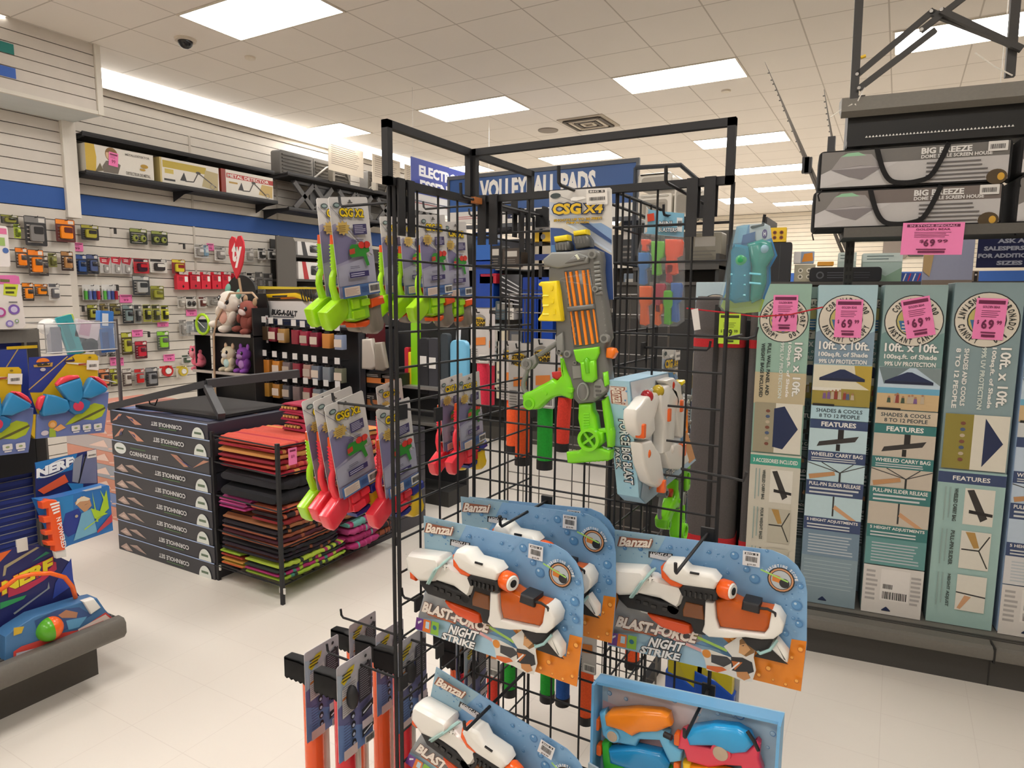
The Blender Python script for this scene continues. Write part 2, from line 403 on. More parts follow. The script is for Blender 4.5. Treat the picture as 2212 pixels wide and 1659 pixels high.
for x, y, l in ((-5.37, 4.45, 'flat round sprinkler cap on the ceiling behind the dome camera'), (-1.74, 7.54, 'flat round sprinkler cap under the wide light right of the vent'), (-5.75, 7.95, 'flat round sprinkler cap above the blue electronic sign')):
    f = MB(); f.lathe([(.0, -.02), (.045, -.018), (.05, -.006), (.05, 0)], 'e6dccbk', T(x, y, CEIL)); tag(f.build('sprinkler_cap'), l, 'sprinkler')
# ================================================================ WIRE FIXTURE IN THE FOREGROUND
GX, GY, GT, G = -.916, 1.398, 1.832, .0762     # junction of the two panels, top wire, 3 inch mesh
BK = '17171ak'
def grid_panel(x0, y0, dx, dy, name, par, n=8, rows=23, thick_ends=(1, 1), z0=GT):
    f = MB(); zb = z0 - rows * G
    for i in range(n + 1):
        x, y = x0 + dx * i * G, y0 + dy * i * G; r = .0046 if i in (0, n) else .0027
        f.tube([(x, y, zb), (x, y, z0)], r, BK, 6)
    for j in range(rows + 1):
        z = z0 - j * G; r = .0042 if j in (0, rows) else .0027; o = .004
        f.tube([(x0 - dy*o, y0 + dx*o, z), (x0 + dx*n*G - dy*o, y0 + dy*n*G + dx*o, z)], r, BK, 6)
    return f.build(name, par)
LX, LY0 = GX, GY - 3.83 * G                      # near end of the side panel
t = thing('gridwall_stand', 'tall black wire gridwall stand in the middle of the floor, hung with water toys', 'display rack', T(0, 0, 0))
grid_panel(LX, LY0, 0, 1, 'grid_panel', t)
grid_panel(GX + .006, GY, 1, 0, 'grid_panel', t)
grid_panel(-.545, GY + .008, 0, 1, 'grid_panel', t, n=4)
for x, y, a in ((LX, LY0 + .3, 0), (GX + .32, GY, 90), (-.545, GY + .2, 0)):
    f = MB(T(x, y, 0) @ RZ(a)); f.box(-.2, -.3, .03, -.18, .3, .055, BK); f.box(.18, -.3, .03, .2, .3, .055, BK)
    for yy in (-.28, .28): f.box(-.2, yy - .012, .0, .2, yy + .012, .03, BK)
    f.box(-.2, -.012, .055, .2, .012, .085, BK); f.build('base', t)
f = MB(); f.tube([(LX - .012, LY0 - .003, .08), (LX - .012, LY0 - .003, GT)], .0042, BK, 6); f.build('corner_rod', t)
# square-tube sign holders clipped over the panels
def holder(a, b, zt, zb, name, label, mid=None):
    t = thing(name, label, 'sign holder', T(*a, zb))
    a3, b3 = Vector((*a, 0)), Vector((*b, 0)); d = (b3 - a3); L = d.length; ang = math.degrees(math.atan2(d.y, d.x)); M = RZ(ang); h = zt - zb; r = .0078
    f = MB(M)
    f.box(-r, -r, 0, r, r, h, BK); f.box(L - r, -r, 0, L + r, r, h, BK); f.box(-r, -r, h - 2*r, L + r, r, h, BK); f.box(-r, -r, 0, L + r, r, 2*r, BK)
    if mid: f.box(mid - r, -r, 0, mid + r, r, h, BK)
    f.build('tube_frame', t, shade=0)
    for x in (.028, .06, L - .07, L - .035):
        f = MB(M); f.box(x - .011, -.014, -.1, x + .011, -.010, .012, BK); f.box(x - .011, .008, -.06, x + .011, .012, .012, BK); f.box(x - .011, -.014, .012, x + .011, .012, .016, BK); f.build('clip', t, shade=0)
    return t
holder((LX, LY0 - .02), (LX, LY0 + 8*G - .02), GT + .122, GT - .004, 'sign_holder', 'empty black sign holder frame clipped over the left wire panel', 3.93*G)
holder((GX + .01, GY - .004), (GX + 8*G - .0, GY - .004), GT + .122, GT - .004, 'sign_holder', 'empty black sign holder frame clipped over the right wire panel')
def hook(M, L, label, tip=.022, up=8, ball=False, r=.0031, group=None):
    """peg hook: root at the origin, pointing along local z, tip turned up along local y"""
    f = MB(); f.tube([(0, 0, 0), (0, 0, L - .006), (0, .006, L), (0, tip, L + .002)], r, BK, 7); f.box(-.014, -.02, -.006, .014, .012, 0, BK)
    if ball: f.ell((0, tip, L + .002), (.005, .005, .005), '17171ag', 8, 6)
    return tag(f.build('peg_hook', None, M), label, 'hook', group)
# ---------------------------------------------------------------- CSG X2 squirt toys on the left side
def swoosh(f, q, k): f.P(q, k)
CX2 = facing_right(Vector((-1.12, 1.125, 1.822)))
tr = Tr(CX2)
def csg_x2(c1, c2, collar, tank, label, group):
    t = thing('water_gun_pack', label, 'toy', CX2, group)
    tr.view(450, 200, 3.687)
    W, H = .128, -.228
    f = MB(); f.prism([(.004, 0), (W - .004, 0), (W, -.004), (W, H + .004), (W - .004, H), (.004, H), (0, H + .004), (0, -.004)], -.0012, 0, 'cfcbc8p')
    f.P([(0, -.062), (.012, -.058), (W, -.17), (W, H), (0, H)], 'a39fb8p'); f.P([(0, -.078), (.01, -.072), (.075, -.10), (.05, -.14), (0, -.15)], '7d7799p')
    f.P([(.02, -.045), (W, -.125), (W, -.14), (.03, -.055)], 'bab6c6p'); f.L(.03, -.06, W, -.15, .0022, 'e4e1e2p'); f.L(.0, -.02, .06, -.075, .0014, '7f7c8ap')
    f.P([(0, -.155), (W, -.135), (W, -.2), (0, -.2)], 'a8a7b9p')
    f.C(.02, -.018, .011, '3d4a4cp', .006); f.C(.02, -.018, .008, '8fa19dp', .0035)
    f.C(.063, -.010, .004, '55524ep'); f.L(.055, -.013, .071, -.013, .003, '55524ep')
    f.txt('CSG X2', .024, -.043, .08, .0185, 'e5c312p', '17150fp', rot=-3, olw=.1, bold=.045)
    st = []
    for i in range(20):
        a = math.radians(i*18); r = .021 if i % 2 else .015; st.append((.030 + r*1.15*math.cos(a), -.069 + r*.8*math.sin(a)))
    f.P(st, 'c8a85ap'); f.bars(.016, -.079, .044, -.062, 4, '8a6f38p', .35, 5, .3)
    f.R(.062, -.086, .108, -.062, '3f3963p'); f.bars(.066, -.083, .104, -.064, 5, 'b9b5c9p', .4, 2)
    f.bars(.05, -.103, .095, -.096, 2, '4a4858p', .4, 3)
    g = [(.038, -.13), (.043, -.112), (.05, -.107), (.07, -.108), (.078, -.113), (.107, -.112), (.109, -.126), (.096, -.13), (.104, -.158), (.094, -.16), (.085, -.137), (.072, -.136), (.045, -.137)]
    f.P(g, '2f8a2ep'); f.P([(.04, -.118), (.058, -.116), (.058, -.128), (.04, -.13)], 'c1442fp'); f.C(.082, -.110, .011, 'd3382dp', .008); f.C(.1, -.110, .012, 'd3382dp', .008); f.L(.092, -.104, .092, -.118, .002, '6d1712p')
    f.bars(.035, -.163, .068, -.156, 2, '4b4a5ap', .35, 4)
    f.R(.03, -.183, .096, -.170, '372f63p'); f.bars(.034, -.181, .092, -.172, 2, 'c9c5dcp', .4, 6)
    f.R(0, H, W, -.2, '4d6ea3p'); f.R(.006, H + .004, .058, -.203, 'e2d3c6p'); f.bars(.009, H + .006, .055, -.206, 5, 'b68d7fp', .3, 8); f.R(.088, H + .004, W - .002, -.202, 'dedbd6p'); f.code(.092, H + .008, W - .005, -.206)
    f.bars(.062, H + .008, .085, -.206, 4, '2d4a80p', .4, 7)
    f.build('card', t)
    # the gun hangs behind the card (away from the viewer), nozzle down
    tr.view(570, 560, 6.636); zb = -.05
    def part(nm, pts, z0, z1, k, bev=.008):
        q = MB(); q.prism(tr(pts), z0, z1, k, bev); return q.build(nm, t)
    part('grip', [(750, 745), (960, 600), (1060, 560), (1105, 640), (1110, 800), (1050, 900), (900, 1010), (840, 1030), (790, 960)], -.036, -.004, c1, .007)
    f = MB(); f.prism(tr([(1085, 560), (1400, 560), (1412, 930), (1300, 955), (1200, 960), (1180, 940), (1085, 900)]), -.05, -.002, c2, .01)
    f.rbox(*tr.p(1110, 780), -.003, *tr.p(1230, 600), .004, .004, c2) if 0 else None
    for a, b in (((1120, 620), (1230, 760)), ((1260, 640), (1385, 740)), ((1120, 790), (1300, 900))):
        p, q = tr.p(*a), tr.p(*b); f.rbox(min(p[0], q[0]), min(p[1], q[1]), -.004, max(p[0], q[0]), max(p[1], q[1]), .003, .003, c1)
    f.build('body', t)
    f = MB(); f.tube([(*tr.p(1020, 150), -.02), (*tr.p(970, 260), -.02), (*tr.p(955, 380), -.02), (*tr.p(975, 500), -.02), (*tr.p(1010, 610), -.02)], [.007, .008, .0085, .009, .012], c1, 8); f.build('trigger_guard', t)
    f = MB(); a = tr.p(1030, -200); b = tr.p(1010, 160)
    f.cyl((a[0], a[1], -.02), (b[0], b[1], -.02), .0085, c1, 10)
    for i in range(7): q = i / 7; f.cyl((a[0]+(b[0]-a[0])*q, a[1]+(b[1]-a[1])*q, -.02), (a[0]+(b[0]-a[0])*(q+.04), a[1]+(b[1]-a[1])*(q+.04), -.02), .0105, c1, 10)
    f.cyl((a[0], a[1] + .022, -.02), (a[0], a[1], -.02), .006, 'e0561eg', 10, .0085)
    f.build('rear_barrel', t)
    f = MB(); f.prism(tr([(1190, 980), (1415, 962), (1408, 1030), (1350, 1062), (1200, 1045)]), -.044, -.008, collar, .004); f.prism(tr([(1412, 665), (1598, 640), (1615, 760), (1420, 792)]), -.058, .002, collar, .005); f.build('collar', t)
    f = MB(); f.prism(tr([(1412, 560), (1590, 560), (1600, 660), (1605, 900), (1630, 1050), (1600, 1150), (1520, 1200), (1440, 1175), (1395, 1060), (1408, 900)]), -.054, -.004, tank, .014); f.build('water_tank', t)
    f = MB(); p = tr.p(1032, 470); f.rbox(p[0]-.004, p[1]-.012, -.026, p[0]+.006, p[1]+.008, -.012, .003, 'a3301cg'); f.build('trigger', t)
    return t
LIME = ('a3dc1cg', '8fd01eg'); RED = ('ea3a48g', 'd62f3cg')
grn = csg_x2(*LIME, 'e8581eg', '7d7468g', 'carded lime green water gun, nearest card on the top left hook', None)
red = csg_x2(*RED, '26358eg', 'e9c32ag', 'carded red water gun on the lower left hook, front card reading CSG X2', None)
def place2(src, px, py, X, rot, label, use=None, group=None, sw=0):
    P = at(px, py, X=X); M = frame(P, (math.sin(math.radians(sw)), math.cos(math.radians(sw)), 0), (0, 0, 1), rot)
    if use: src.matrix_world = M; src['label'] = label; return src
    return dup(src, M, label, group)
place2(grn, 709, 425, -1.12, 7.5, 'carded lime green water gun, nearest card on the top left hook', True)
place2(grn, 683, 427, -1.185, 6, 'carded lime green water gun half hidden behind the nearest card of the top left hook')
place2(grn, 820, 467, -1.34, 6, 'carded lime green water gun left of the black post, second top hook')
place2(grn, 862, 470, -1.30, 6, 'carded lime green water gun just right of the black post, top row')
place2(grn, 903, 463, -1.17, 6, 'carded lime green water gun in the middle of the top row behind the wires')
place2(grn, 955, 478, -1.19, 5, 'carded lime green water gun, farthest card of the top row behind the wires')
place2(grn, 651, 868, -1.19, 11, 'carded lime green water gun hanging lowest left, behind three red ones')
place2(red, 676, 868, -1.15, 11, 'carded red water gun second from left on the lower hook')
place2(red, 700, 879, -1.10, 11, 'carded red water gun in front on the lower left hook, whole card visible', True)
place2(red, 812, 886, -1.06, 8, 'carded red water gun on the lower hook crossed by the black post')
place2(red, 812, 836, -1.42, 8, 'carded red water gun low behind the front ones, left of the post')
place2(red, 948, 822, -1.2, 6, 'carded red water gun low in the rear row beside the corner')
place2(red, 986, 818, -1.14, 6, 'carded red water gun farthest in the low rear row')
HL = frame((0, 0, 0), (0, 1, 0), (0, 0, 1))   # placeholder orientation
def left_hook(px, py, Y, L, label, drop=0):
    P = at(px, py, Y=Y); P.x = GX
    M = frame(P, (0, -1, 0), (0, 0, 1)); return hook(M, L, label)
left_hook(852, 436, LY0 + .02, .17, 'black peg hook carrying the nearest green water guns')
left_hook(905, 452, 1.60, .3, 'black peg hook of the second top row card')
left_hook(950, 470, 1.78, .26, 'black peg hook of the farthest top row card')
left_hook(865, 885, 1.12, .2, 'black peg hook carrying the red water guns')
left_hook(905, 886, 1.25, .2, 'black peg hook behind the one with the red water guns')
left_hook(985, 870, 1.72, .25, 'black peg hook of the low rear row')
# ---------------------------------------------------------------- long tube squirters with black grips, lower left
def tube_pack(kt, label, flip=False):
    t = thing('water_squirter_pack', label, 'toy')
    W, H = .115, -.235
    f = MB(); f.prism(rrect(0, H, W, 0, .006), -.0012, 0, 'bdbac0p')
    f.P([(0, -.09), (W, -.05), (W, H), (0, H)], '6a6c99p'); f.P([(0, -.14), (W, -.2), (W, H), (0, H)], '6f8cc0p'); f.P([(0, -.02), (.03, -.03), (.06, -.08), (0, -.10)], 'a9b6c4p')
    f.C(.093, -.014, .004, '2a2a2ep'); f.C(.1, -.03, .003, '2a2a2ep')
    f.P([(.01, -.04), (.035, -.018), (.055, -.016), (.05, -.03), (.02, -.052)], 'c9b316p'); f.bars(.014, -.045, .048, -.022, 3, '3b3508p', .4)
    f.P([(.012, -.06), (.06, -.045), (.06, -.125), (.012, -.13)], 'c4c1c2p'); f.bars(.014, -.125, .058, -.052, 14, '77747ap', .28, 4); f.P([(.012, -.082), (.05, -.072), (.05, -.076), (.012, -.087)], 'b36a2ap')
    f.P([(.066, -.035), (.108, -.028), (.108, -.115), (.066, -.12)], '2b2730p'); f.bars(.069, -.112, .105, -.035, 14, '9d9aa5p', .25, 5)
    for i in range(4): f.C(.043, -.137 - i*.022, .007, '17171fp', .009); f.C(.043, -.139 - i*.022, .004, 'b9c2dap')
    f.bars(.01, -.205, .033, -.14, 9, '434a77p', .25, 6)
    for i in range(2): f.P([(.068, -.137 - i*.052), (.108, -.125 - i*.052), (.108, -.142 - i*.052), (.068, -.155 - i*.052)], '17171fp'); f.L(.073, -.147 - i*.052, .102, -.137 - i*.052, .004, 'd6dbe8p')
    f.R(.068, -.185, .105, -.165, 'c7b9bfp'); f.R(.006, H + .006, .05, H + .03, 'd0b9b5p'); f.R(.075, H + .006, .108, H + .026, 'd5d2cfp'); f.code(.078, H + .009, .105, H + .023)
    f.build('card', t)
    f = MB(); p = [(-.006, -.10), (.018, -.10), (.018, -.155), (-.006, -.155)]
    gx = [(0, 0), (.03, .004), (.085, .0)] + [(.085 - i*.008, -.052 - (.005 if i % 2 else 0)) for i in range(11)]
    A = Matrix(((0, 0, 1, .035), (0, 1, 0, -.045), (-1, 0, 0, -.012), (0, 0, 0, 1)))
    f.prism(gx, -.016, .016, '1b1b1dk', .005, A); f.prism(gx, -.016, .016, '1b1b1dk', .005, A @ T(0, 0, .0))
    f.build('pump_grip', t)
    f = MB(); f.cyl((.045, -.05, -.024), (.045, -.52, -.024), .0235, kt, 18); f.cyl((.045, -.52, -.024), (.045, -.56, -.024), .025, '1d1d20k', 18); f.build('tube', t)
    f = MB(); f.cyl((.088, -.2, -.028), (.088, -.6, -.028), .010, 'e6e2d8g', 10); f.build('rod', t)
    f = MB(); f.ell((.035, -.085, .012), (.013, .030, .016), '1d1d20k', 12, 8); f.build('grip_end', t)
    return t
org = tube_pack('f0602ag', 'x'); rdt = tube_pack('d5222fg', 'x')
def place3(src, px, py, X, label, first=False, rot=0, sw=0):
    M = frame(at(px, py, X=X), (math.sin(math.radians(sw)), math.cos(math.radians(sw)), 0), (0, 0, 1), rot)
    if first: src.matrix_world = M; src['label'] = label; return src
    return dup(src, M, label)
place3(org, 657, 1412, -1.19, 'carded orange tube squirter hanging farthest left, black grip pointing out', True)
place3(rdt, 727, 1443, -1.04, 'carded red tube squirter in front at the lower left, next to the farthest left one', True)
place3(org, 754, 1352, -1.32, 'carded orange tube squirter behind the front pair, upper left of them')
place3(org, 812, 1372, -1.15, 'carded orange tube squirter just left of the black post, low on the stand')
place3(rdt, 858, 1392, -1.0, 'carded red tube squirter seen through the wires right of the black post')
place3(org, 985, 1350, -1.02, 'dark carded tube squirter behind the light-up blaster card')
place3(rdt, 1003, 1395, -.99, 'dark carded tube squirter nearest the inner corner, low')
left_hook(860, 1465, 1.11, .23, 'black peg hook through the two lowest left squirter cards')
left_hook(915, 1390, 1.25, .32, 'black peg hook of the upper squirter cards at lower left')
left_hook(872, 1290, 1.17, .045, 'short empty hook with upturned tip on the side panel')
left_hook(1005, 1390, 1.62, .2, 'black peg hook of the dark squirter cards near the corner')
# ---------------------------------------------------------------- CSG X4 big blaster on the right panel
M4 = facing_front(at(1187, 415, Y=1.27)); tr = Tr(M4)
def A(*p): tr.view(1160, 390, 4.608); return tr(*p)
def B(*p): tr.view(1120, 700, 3.072); return tr(*p)
def a1(x, y): tr.view(1160, 390, 4.608); return tr.p(x, y)
def b1(x, y): tr.view(1120, 700, 3.072); return tr.p(x, y)
def blaster_x4(label):
    t = thing('water_blaster_pack', label, 'toy', M4)
    f = MB(); f.prism(A((120, 115), (135, 100), (725, 68), (742, 85), (762, 1182), (150, 1200)), -.0015, 0, 'cfccc7p')
    f.P(A((122, 210), (200, 225), (520, 400), (745, 560), (745, 720), (400, 480), (125, 330)), 'b7c0cfp')
    f.P(A((135, 468), (250, 475), (420, 560), (745, 740), (762, 1182), (150, 1200)), '33508cp'); f.P(A((640, 420), (745, 480), (747, 640), (450, 430)), '7f9dc4p')
    f.P(A((145, 640), (240, 640), (245, 735), (147, 735)), '4f7fb5p'); f.P(A((420, 420), (500, 410), (745, 590), (745, 625)), '2d4a80p'); f.P(A((300, 440), (345, 440), (746, 700), (746, 722)), 'c9d5e6p')
    f.C(*a1(190, 152), .012, '354244p', .0055); f.L(*a1(240, 160), *a1(450, 235), .001, '7b7a78p')
    f.P(A((340, 180), (365, 165), (470, 160), (500, 175), (400, 200), (345, 200)), 'f0eeeap')
    tr.view(1160, 390, 4.608)
    tr.txt(f, 'CSG', (168, 335), (440, 330), (170, 235), 'd9b31cp', '17294fp', olw=.13, bold=.05); tr.txt(f, 'X4', (475, 325), (655, 320), (490, 235), 'd9b31cp', '17294fp', olw=.13, bold=.04)
    tr.txt(f, 'SHOOTS UP TO 30 FEET!', (180, 410), (655, 385), (180, 388), 'd6ac1ep', '3a3010p', olw=.09); tr.txt(f, 'PUMP ACTION', (308, 432), (528, 425), (308, 413), 'd6ac1ep', '3a3010p', olw=.09)
    f.P(A((503, 92), (712, 82), (716, 235), (508, 245)), 'e2ded8p'); f.P(A((528, 100), (688, 95), (689, 120), (529, 127)), '2b2b2bp'); tr.txt(f, 'BIG 5', (540, 122), (678, 116), (540, 105), 'e2ded8p')
    q = a1(535, 205); q2 = a1(690, 160); f.code(q[0], q[1], q2[0], q2[1]); f.bars(*a1(520, 238), *a1(700, 222), 1, '55504ap', .6)
    f.build('card', t)
    gr, gd, gl, yl, gn = '6c6c69g', '555654g', '858682g', 'ecd21fg', '7bd41eg'
    def pt(nm, pts, z0, z1, k, bev=.006): q = MB(); q.prism(pts, z0, z1, k, bev); return q.build(nm, t)
    f = MB(); f.prism(A((185, 880), (240, 745), (420, 705), (620, 685), (690, 715), (705, 790), (700, 900), (712, 1060), (745, 1250), (770, 1480), (780, 1560)) + B((640, 95), (615, 150), (640, 290), (650, 400), (630, 440), (540, 505), (440, 515), (405, 480), (400, 420), (380, 350), (350, 250), (325, 190), (300, 130), (295, 60)) + A((260, 1480), (255, 1400), (185, 990)), .003, .036, gr, .007)
    f.prism(A((150, 790), (235, 722), (470, 715), (600, 770), (592, 830), (290, 882), (160, 850)), .02, .044, gl, .005); f.prism(A((370, 835), (480, 742), (575, 770), (560, 810)), .04, .047, gr, .002)
    f.prism(A((470, 755), (495, 745), (522, 790), (500, 800)), .045, .048, 'd9dcc8g', .001)
    for i in range(8):
        a, b = a1(640 + i*3, 830 + i*42), a1(695 + i*3, 822 + i*42); f.cyl((*a, .036), (*b, .036), .0035, gl, 8)
    for i in range(6):
        a, b = a1(670 + i*8, 1235 + i*58), a1(715 + i*8, 1195 + i*58); f.cyl((*a, .034), (*b, .034), .0018, gl, 6)
    for i in range(9): a = a1(385 + i*8, 1090 + i*55); f.rbox(a[0]-.003, a[1]-.005, .033, a[0]+.003, a[1]+.005, .038, .001, gl)
    for x, y, r in ((635, 745, .0085), (665, 1080, .006)): a = a1(x, y); f.cyl((*a, .03), (*a, .046), r, gl, 16); f.cyl((*a, .046), (*a, .047), r*.55, gd, 12)
    for x, y, r in ((620, 88, .009), (380, 188, .0075), (325, 180, .0055), (430, 245, .004)): a = b1(x, y); f.cyl((*a, .03), (*a, .043), r, gl, 14); f.cyl((*a, .043), (*a, .044), r*.6, gd, 10)
    f.prism(B((305, 75), (350, 45), (355, 180), (310, 190)), .03, .043, gl, .004); f.prism(B((405, 265), (465, 262), (472, 345), (412, 352)), .03, .040, gl, .003)
    f.prism(B((545, 365), (600, 345), (635, 420), (560, 480), (540, 470)), .03, .039, gl, .004)
    for i in range(3): a = b1(575 + i*4, 400 + i*28); f.rbox(a[0]-.006, a[1]-.002, .038, a[0]+.006, a[1]+.002, .041, .001, gd)
    f.build('body', t)
    f = MB(); a = b1(480, 432); q = [(a[0] + .0145*math.cos(i*.314)*(.9), a[1] + .0185*math.sin(i*.314)) for i in range(20)]
    f.prism(q, .034, .043, 'a4a6a4g', .003); f.prism(inset(q, .003), .041, .0445, gr, .002); f.build('side_cap', t)
    for j, (pp, c) in enumerate((([(245, 625), (372, 607), (395, 650), (392, 702), (252, 718), (240, 660)], [(235, 568), (366, 548), (374, 605), (243, 622)]), ([(425, 560), (552, 548), (590, 600), (592, 668), (445, 690), (420, 600)], [(423, 515), (550, 495), (556, 545), (430, 560)]))):
        f = MB(); f.prism(A(*pp), .006, .034, gd, .006)
        for i in range(4): x0, y0 = pp[0]; x1, y1 = pp[1]; q = (i + .7) / 4.4; a, b = a1(x0+(x1-x0)*q, y0 + 8), a1(x0+(x1-x0)*q + 6, y0 + 75); f.cyl((*a, .033), (*b, .033), .002, gr, 6)
        f.build('nozzle', t); pt('nozzle_cap', A(*c), .008, .034, yl, .004)
    f = MB(); f.prism(A((345, 905), (600, 880), (700, 1600), (440, 1650)), .034, .0375, gd, .001)
    f.prism(A((385, 1255), (650, 1225), (655, 1270), (392, 1300)), .036, .046, gr, .002)
    f.build('dart_window', t)
    f = MB()
    for a, b in (((365, 915), (412, 1250)), ((412, 915), (460, 1250)), ((470, 905), (520, 1245)), ((535, 900), (575, 1240)), ((580, 895), (625, 1225)), ((415, 1300), (460, 1622)), ((465, 1298), (510, 1625)), ((525, 1292), (570, 1622)), ((580, 1288), (630, 1612)), ((635, 1278), (677, 1600))):
        f.cyl((*a1(*a), .038), (*a1(*b), .038), .0021 if a[0] in (365, 580, 415, 635) and b[0] in (412, 625, 460, 677) else .0033, 'f08a24g', 8)
    f.build('orange_rod', t)
    f = MB(); f.prism(A((118, 1030), (140, 1010), (300, 1000), (318, 1100), (352, 1380), (340, 1395), (120, 1392), (110, 1370), (148, 1320), (162, 1265), (150, 1200), (160, 1150), (150, 1060), (122, 1050)), .008, .05, yl, .005)
    for x, y in ((255, 1070), (262, 1195), (280, 1300)): f.rbox(*[min(p) for p in ((a1(x, y)[0]-.0035, 9),)], a1(x, y)[1]-.006, .048, a1(x, y)[0]+.0035, a1(x, y)[1]+.006, .0525, .003, yl)
    for y in (1150, 1245, 1330): a, b = a1(165, y), a1(225, y - 2); f.cyl((*a, .049), (*b, .049), .0025, yl, 8)
    f.build('pump_grip', t)
    f = MB(); f.prism(B((150, 195), (295, 98), (298, 132), (172, 212)), .012, .03, gl, .005); a = b1(100, 255); f.cyl((*a, .01), (*a, .034), .0125, gl, 20); f.cyl((*a, .034), (*a, .037), .007, gr, 6)
    f.prism(B((90, 225), (150, 190), (160, 250), (130, 290), (90, 300)), .012, .028, gl, .004)
    f.tube([(*b1(95, 280), .02), (*b1(78, 330), .02), (*b1(62, 380), .02), (*b1(64, 420), .02), (*b1(82, 450), .02)], .0055, gl, 8); f.build('stock_arm', t)
    f = MB(); f.prism(B((320, 215), (355, 215), (365, 290), (400, 340), (415, 400), (410, 470), (390, 485), (330, 462), (280, 470), (230, 500), (180, 550), (120, 555), (85, 530), (80, 490), (72, 460), (95, 440), (130, 430), (180, 400), (240, 370), (270, 350), (300, 365), (330, 330), (325, 280)), .006, .038, gn, .008)
    a = b1(127, 510); f.cyl((*a, .03), (*a, .041), .0135, gn, 20); f.cyl((*a, .041), (*a, .043), .008, '5fb314g', 16); a = b1(232, 443); f.cyl((*a, .034), (*a, .040), .005, gn, 12)
    f.rbox(b1(378, 410)[0], b1(390, 438)[1], .034, b1(418, 410)[0], b1(390, 405)[1], .044, .003, gn); f.build('handle', t)
    pt('trigger', B((255, 310), (328, 300), (325, 345), (290, 364), (260, 345)), .012, .028, 'c32d2bg', .004)
    f = MB(); f.prism(B((423, 160), (590, 140), (592, 182), (570, 230), (470, 250), (440, 232)), .036, .047, gn, .004); f.prism(B((470, 240), (570, 225), (577, 350), (550, 372), (500, 370), (480, 350)), .036, .05, gn, .006); f.prism(B((498, 225), (515, 208), (532, 222), (538, 310), (512, 312)), .046, .0525, '67bd18g', .002)
    f.prism(B((605, 310), (640, 300), (650, 385), (618, 405)), .034, .040, gn, .002); f.build('green_cover', t)
    f = MB(); f.prism(B((440, 515), (525, 512), (530, 560), (550, 600), (562, 690), (600, 700), (602, 765), (565, 800), (650, 822), (645, 880), (620, 886), (400, 905), (365, 900), (358, 830), (440, 822), (468, 790), (440, 740), (450, 690), (435, 610)), .006, .034, gn, .006)
    f.prism(B((585, 495), (630, 462), (650, 680), (660, 700), (655, 800), (622, 800), (612, 700), (600, 620)), .006, .032, gn, .006)
    f.prism(B((560, 680), (655, 672), (658, 700), (570, 712)), .01, .03, gn, .004)
    for i in range(5): a, b = b1(478, 580 + i*18), b1(515, 578 + i*18); f.cyl((*a, .034), (*b, .034), .0018, gn, 6)
    for i in range(9): a, b = b1(385 + i*27, 893 - i*1.8), b1(387 + i*27, 912 - i*1.8); f.cyl((*a, .012), (*b, .012), .0035, gn, 6)
    a = b1(520, 742); ra = .0235
    f.lathe([(ra, .03), (ra, .046), (ra*.72, .046), (ra*.70, .036), (ra*.70, .03)], gn, T(a[0], a[1], 0)); f.lathe([(ra*.62, .030), (ra*.62, .0368)], '3d7a12g', T(a[0], a[1], 0))
    for q in (0, 90): f.box(-.0025, -ra*.72, .036, .0025, ra*.72, .042, gn, T(a[0], a[1], 0) @ RZ(q + 40))
    f.build('stock', t)
    f = MB(); f.prism(B((622, 152), (640, 148), (668, 155), (682, 182), (660, 222), (615, 215)), .01, .034, 'f0791ag', .005); f.build('side_plug', t)
    for p, q in (((300, 985), (640, 910)), ((310, 1000), (650, 1042)), ((320, 970), (640, 945))): f = MB(); f.tube([(*a1(*p), .036), (*a1((p[0]+q[0])/2, (p[1]+q[1])/2), .045), (*a1(*q), .038)], .0007, 'c9ccccc', 5); f.build('tie', t)
    return t
bx4 = blaster_x4('large grey, green and yellow blaster hanging on its CSG X4 card')
def long_hook(px, py, Y, L, label, tip=.03, bend=0):
    P = at(px, py, Y=Y); f = MB(T(*P)); f.tube([(0, -.002, tip), (0, 0, .004), (0, .008, 0), (0, L * .6, -bend*.5), (0, L, -bend)], .0036, BK, 7)
    f.box(-.02, L, -bend - .03, .02, L + .006, -bend + .02, BK); tag(f.build('peg_hook'), label, 'hook')
long_hook(1207, 398, 1.2, .75, 'long black peg hook whose upturned tip pokes through the top of the CSG X4 card', .035, .01)
long_hook(996, 424, 1.3, .40, 'long black peg hook lying across the inner corner, its tip turned up', .03)
long_hook(1438, 393, 1.28, .30, 'long black peg hook on top of the right panel with its tip turned up', .03, .004)
f = MB(T(*at(996, 424, Y=1.3))); f.box(-.006, .05, -.008, .006, .085, .006, 'b06a34k'); tag(f.build('rust_clip'), 'small rusty clip on the hook at the inner corner', 'clip')
# second X4 further back, lime parts seen past the big box
P = at(1432, 757, X=-.505); bx = dup(bx4, frame(P, (0, 1, 0), (0, 0, 1), 0), 'second CSG X4 blaster card, mostly hidden behind the twin blaster box')
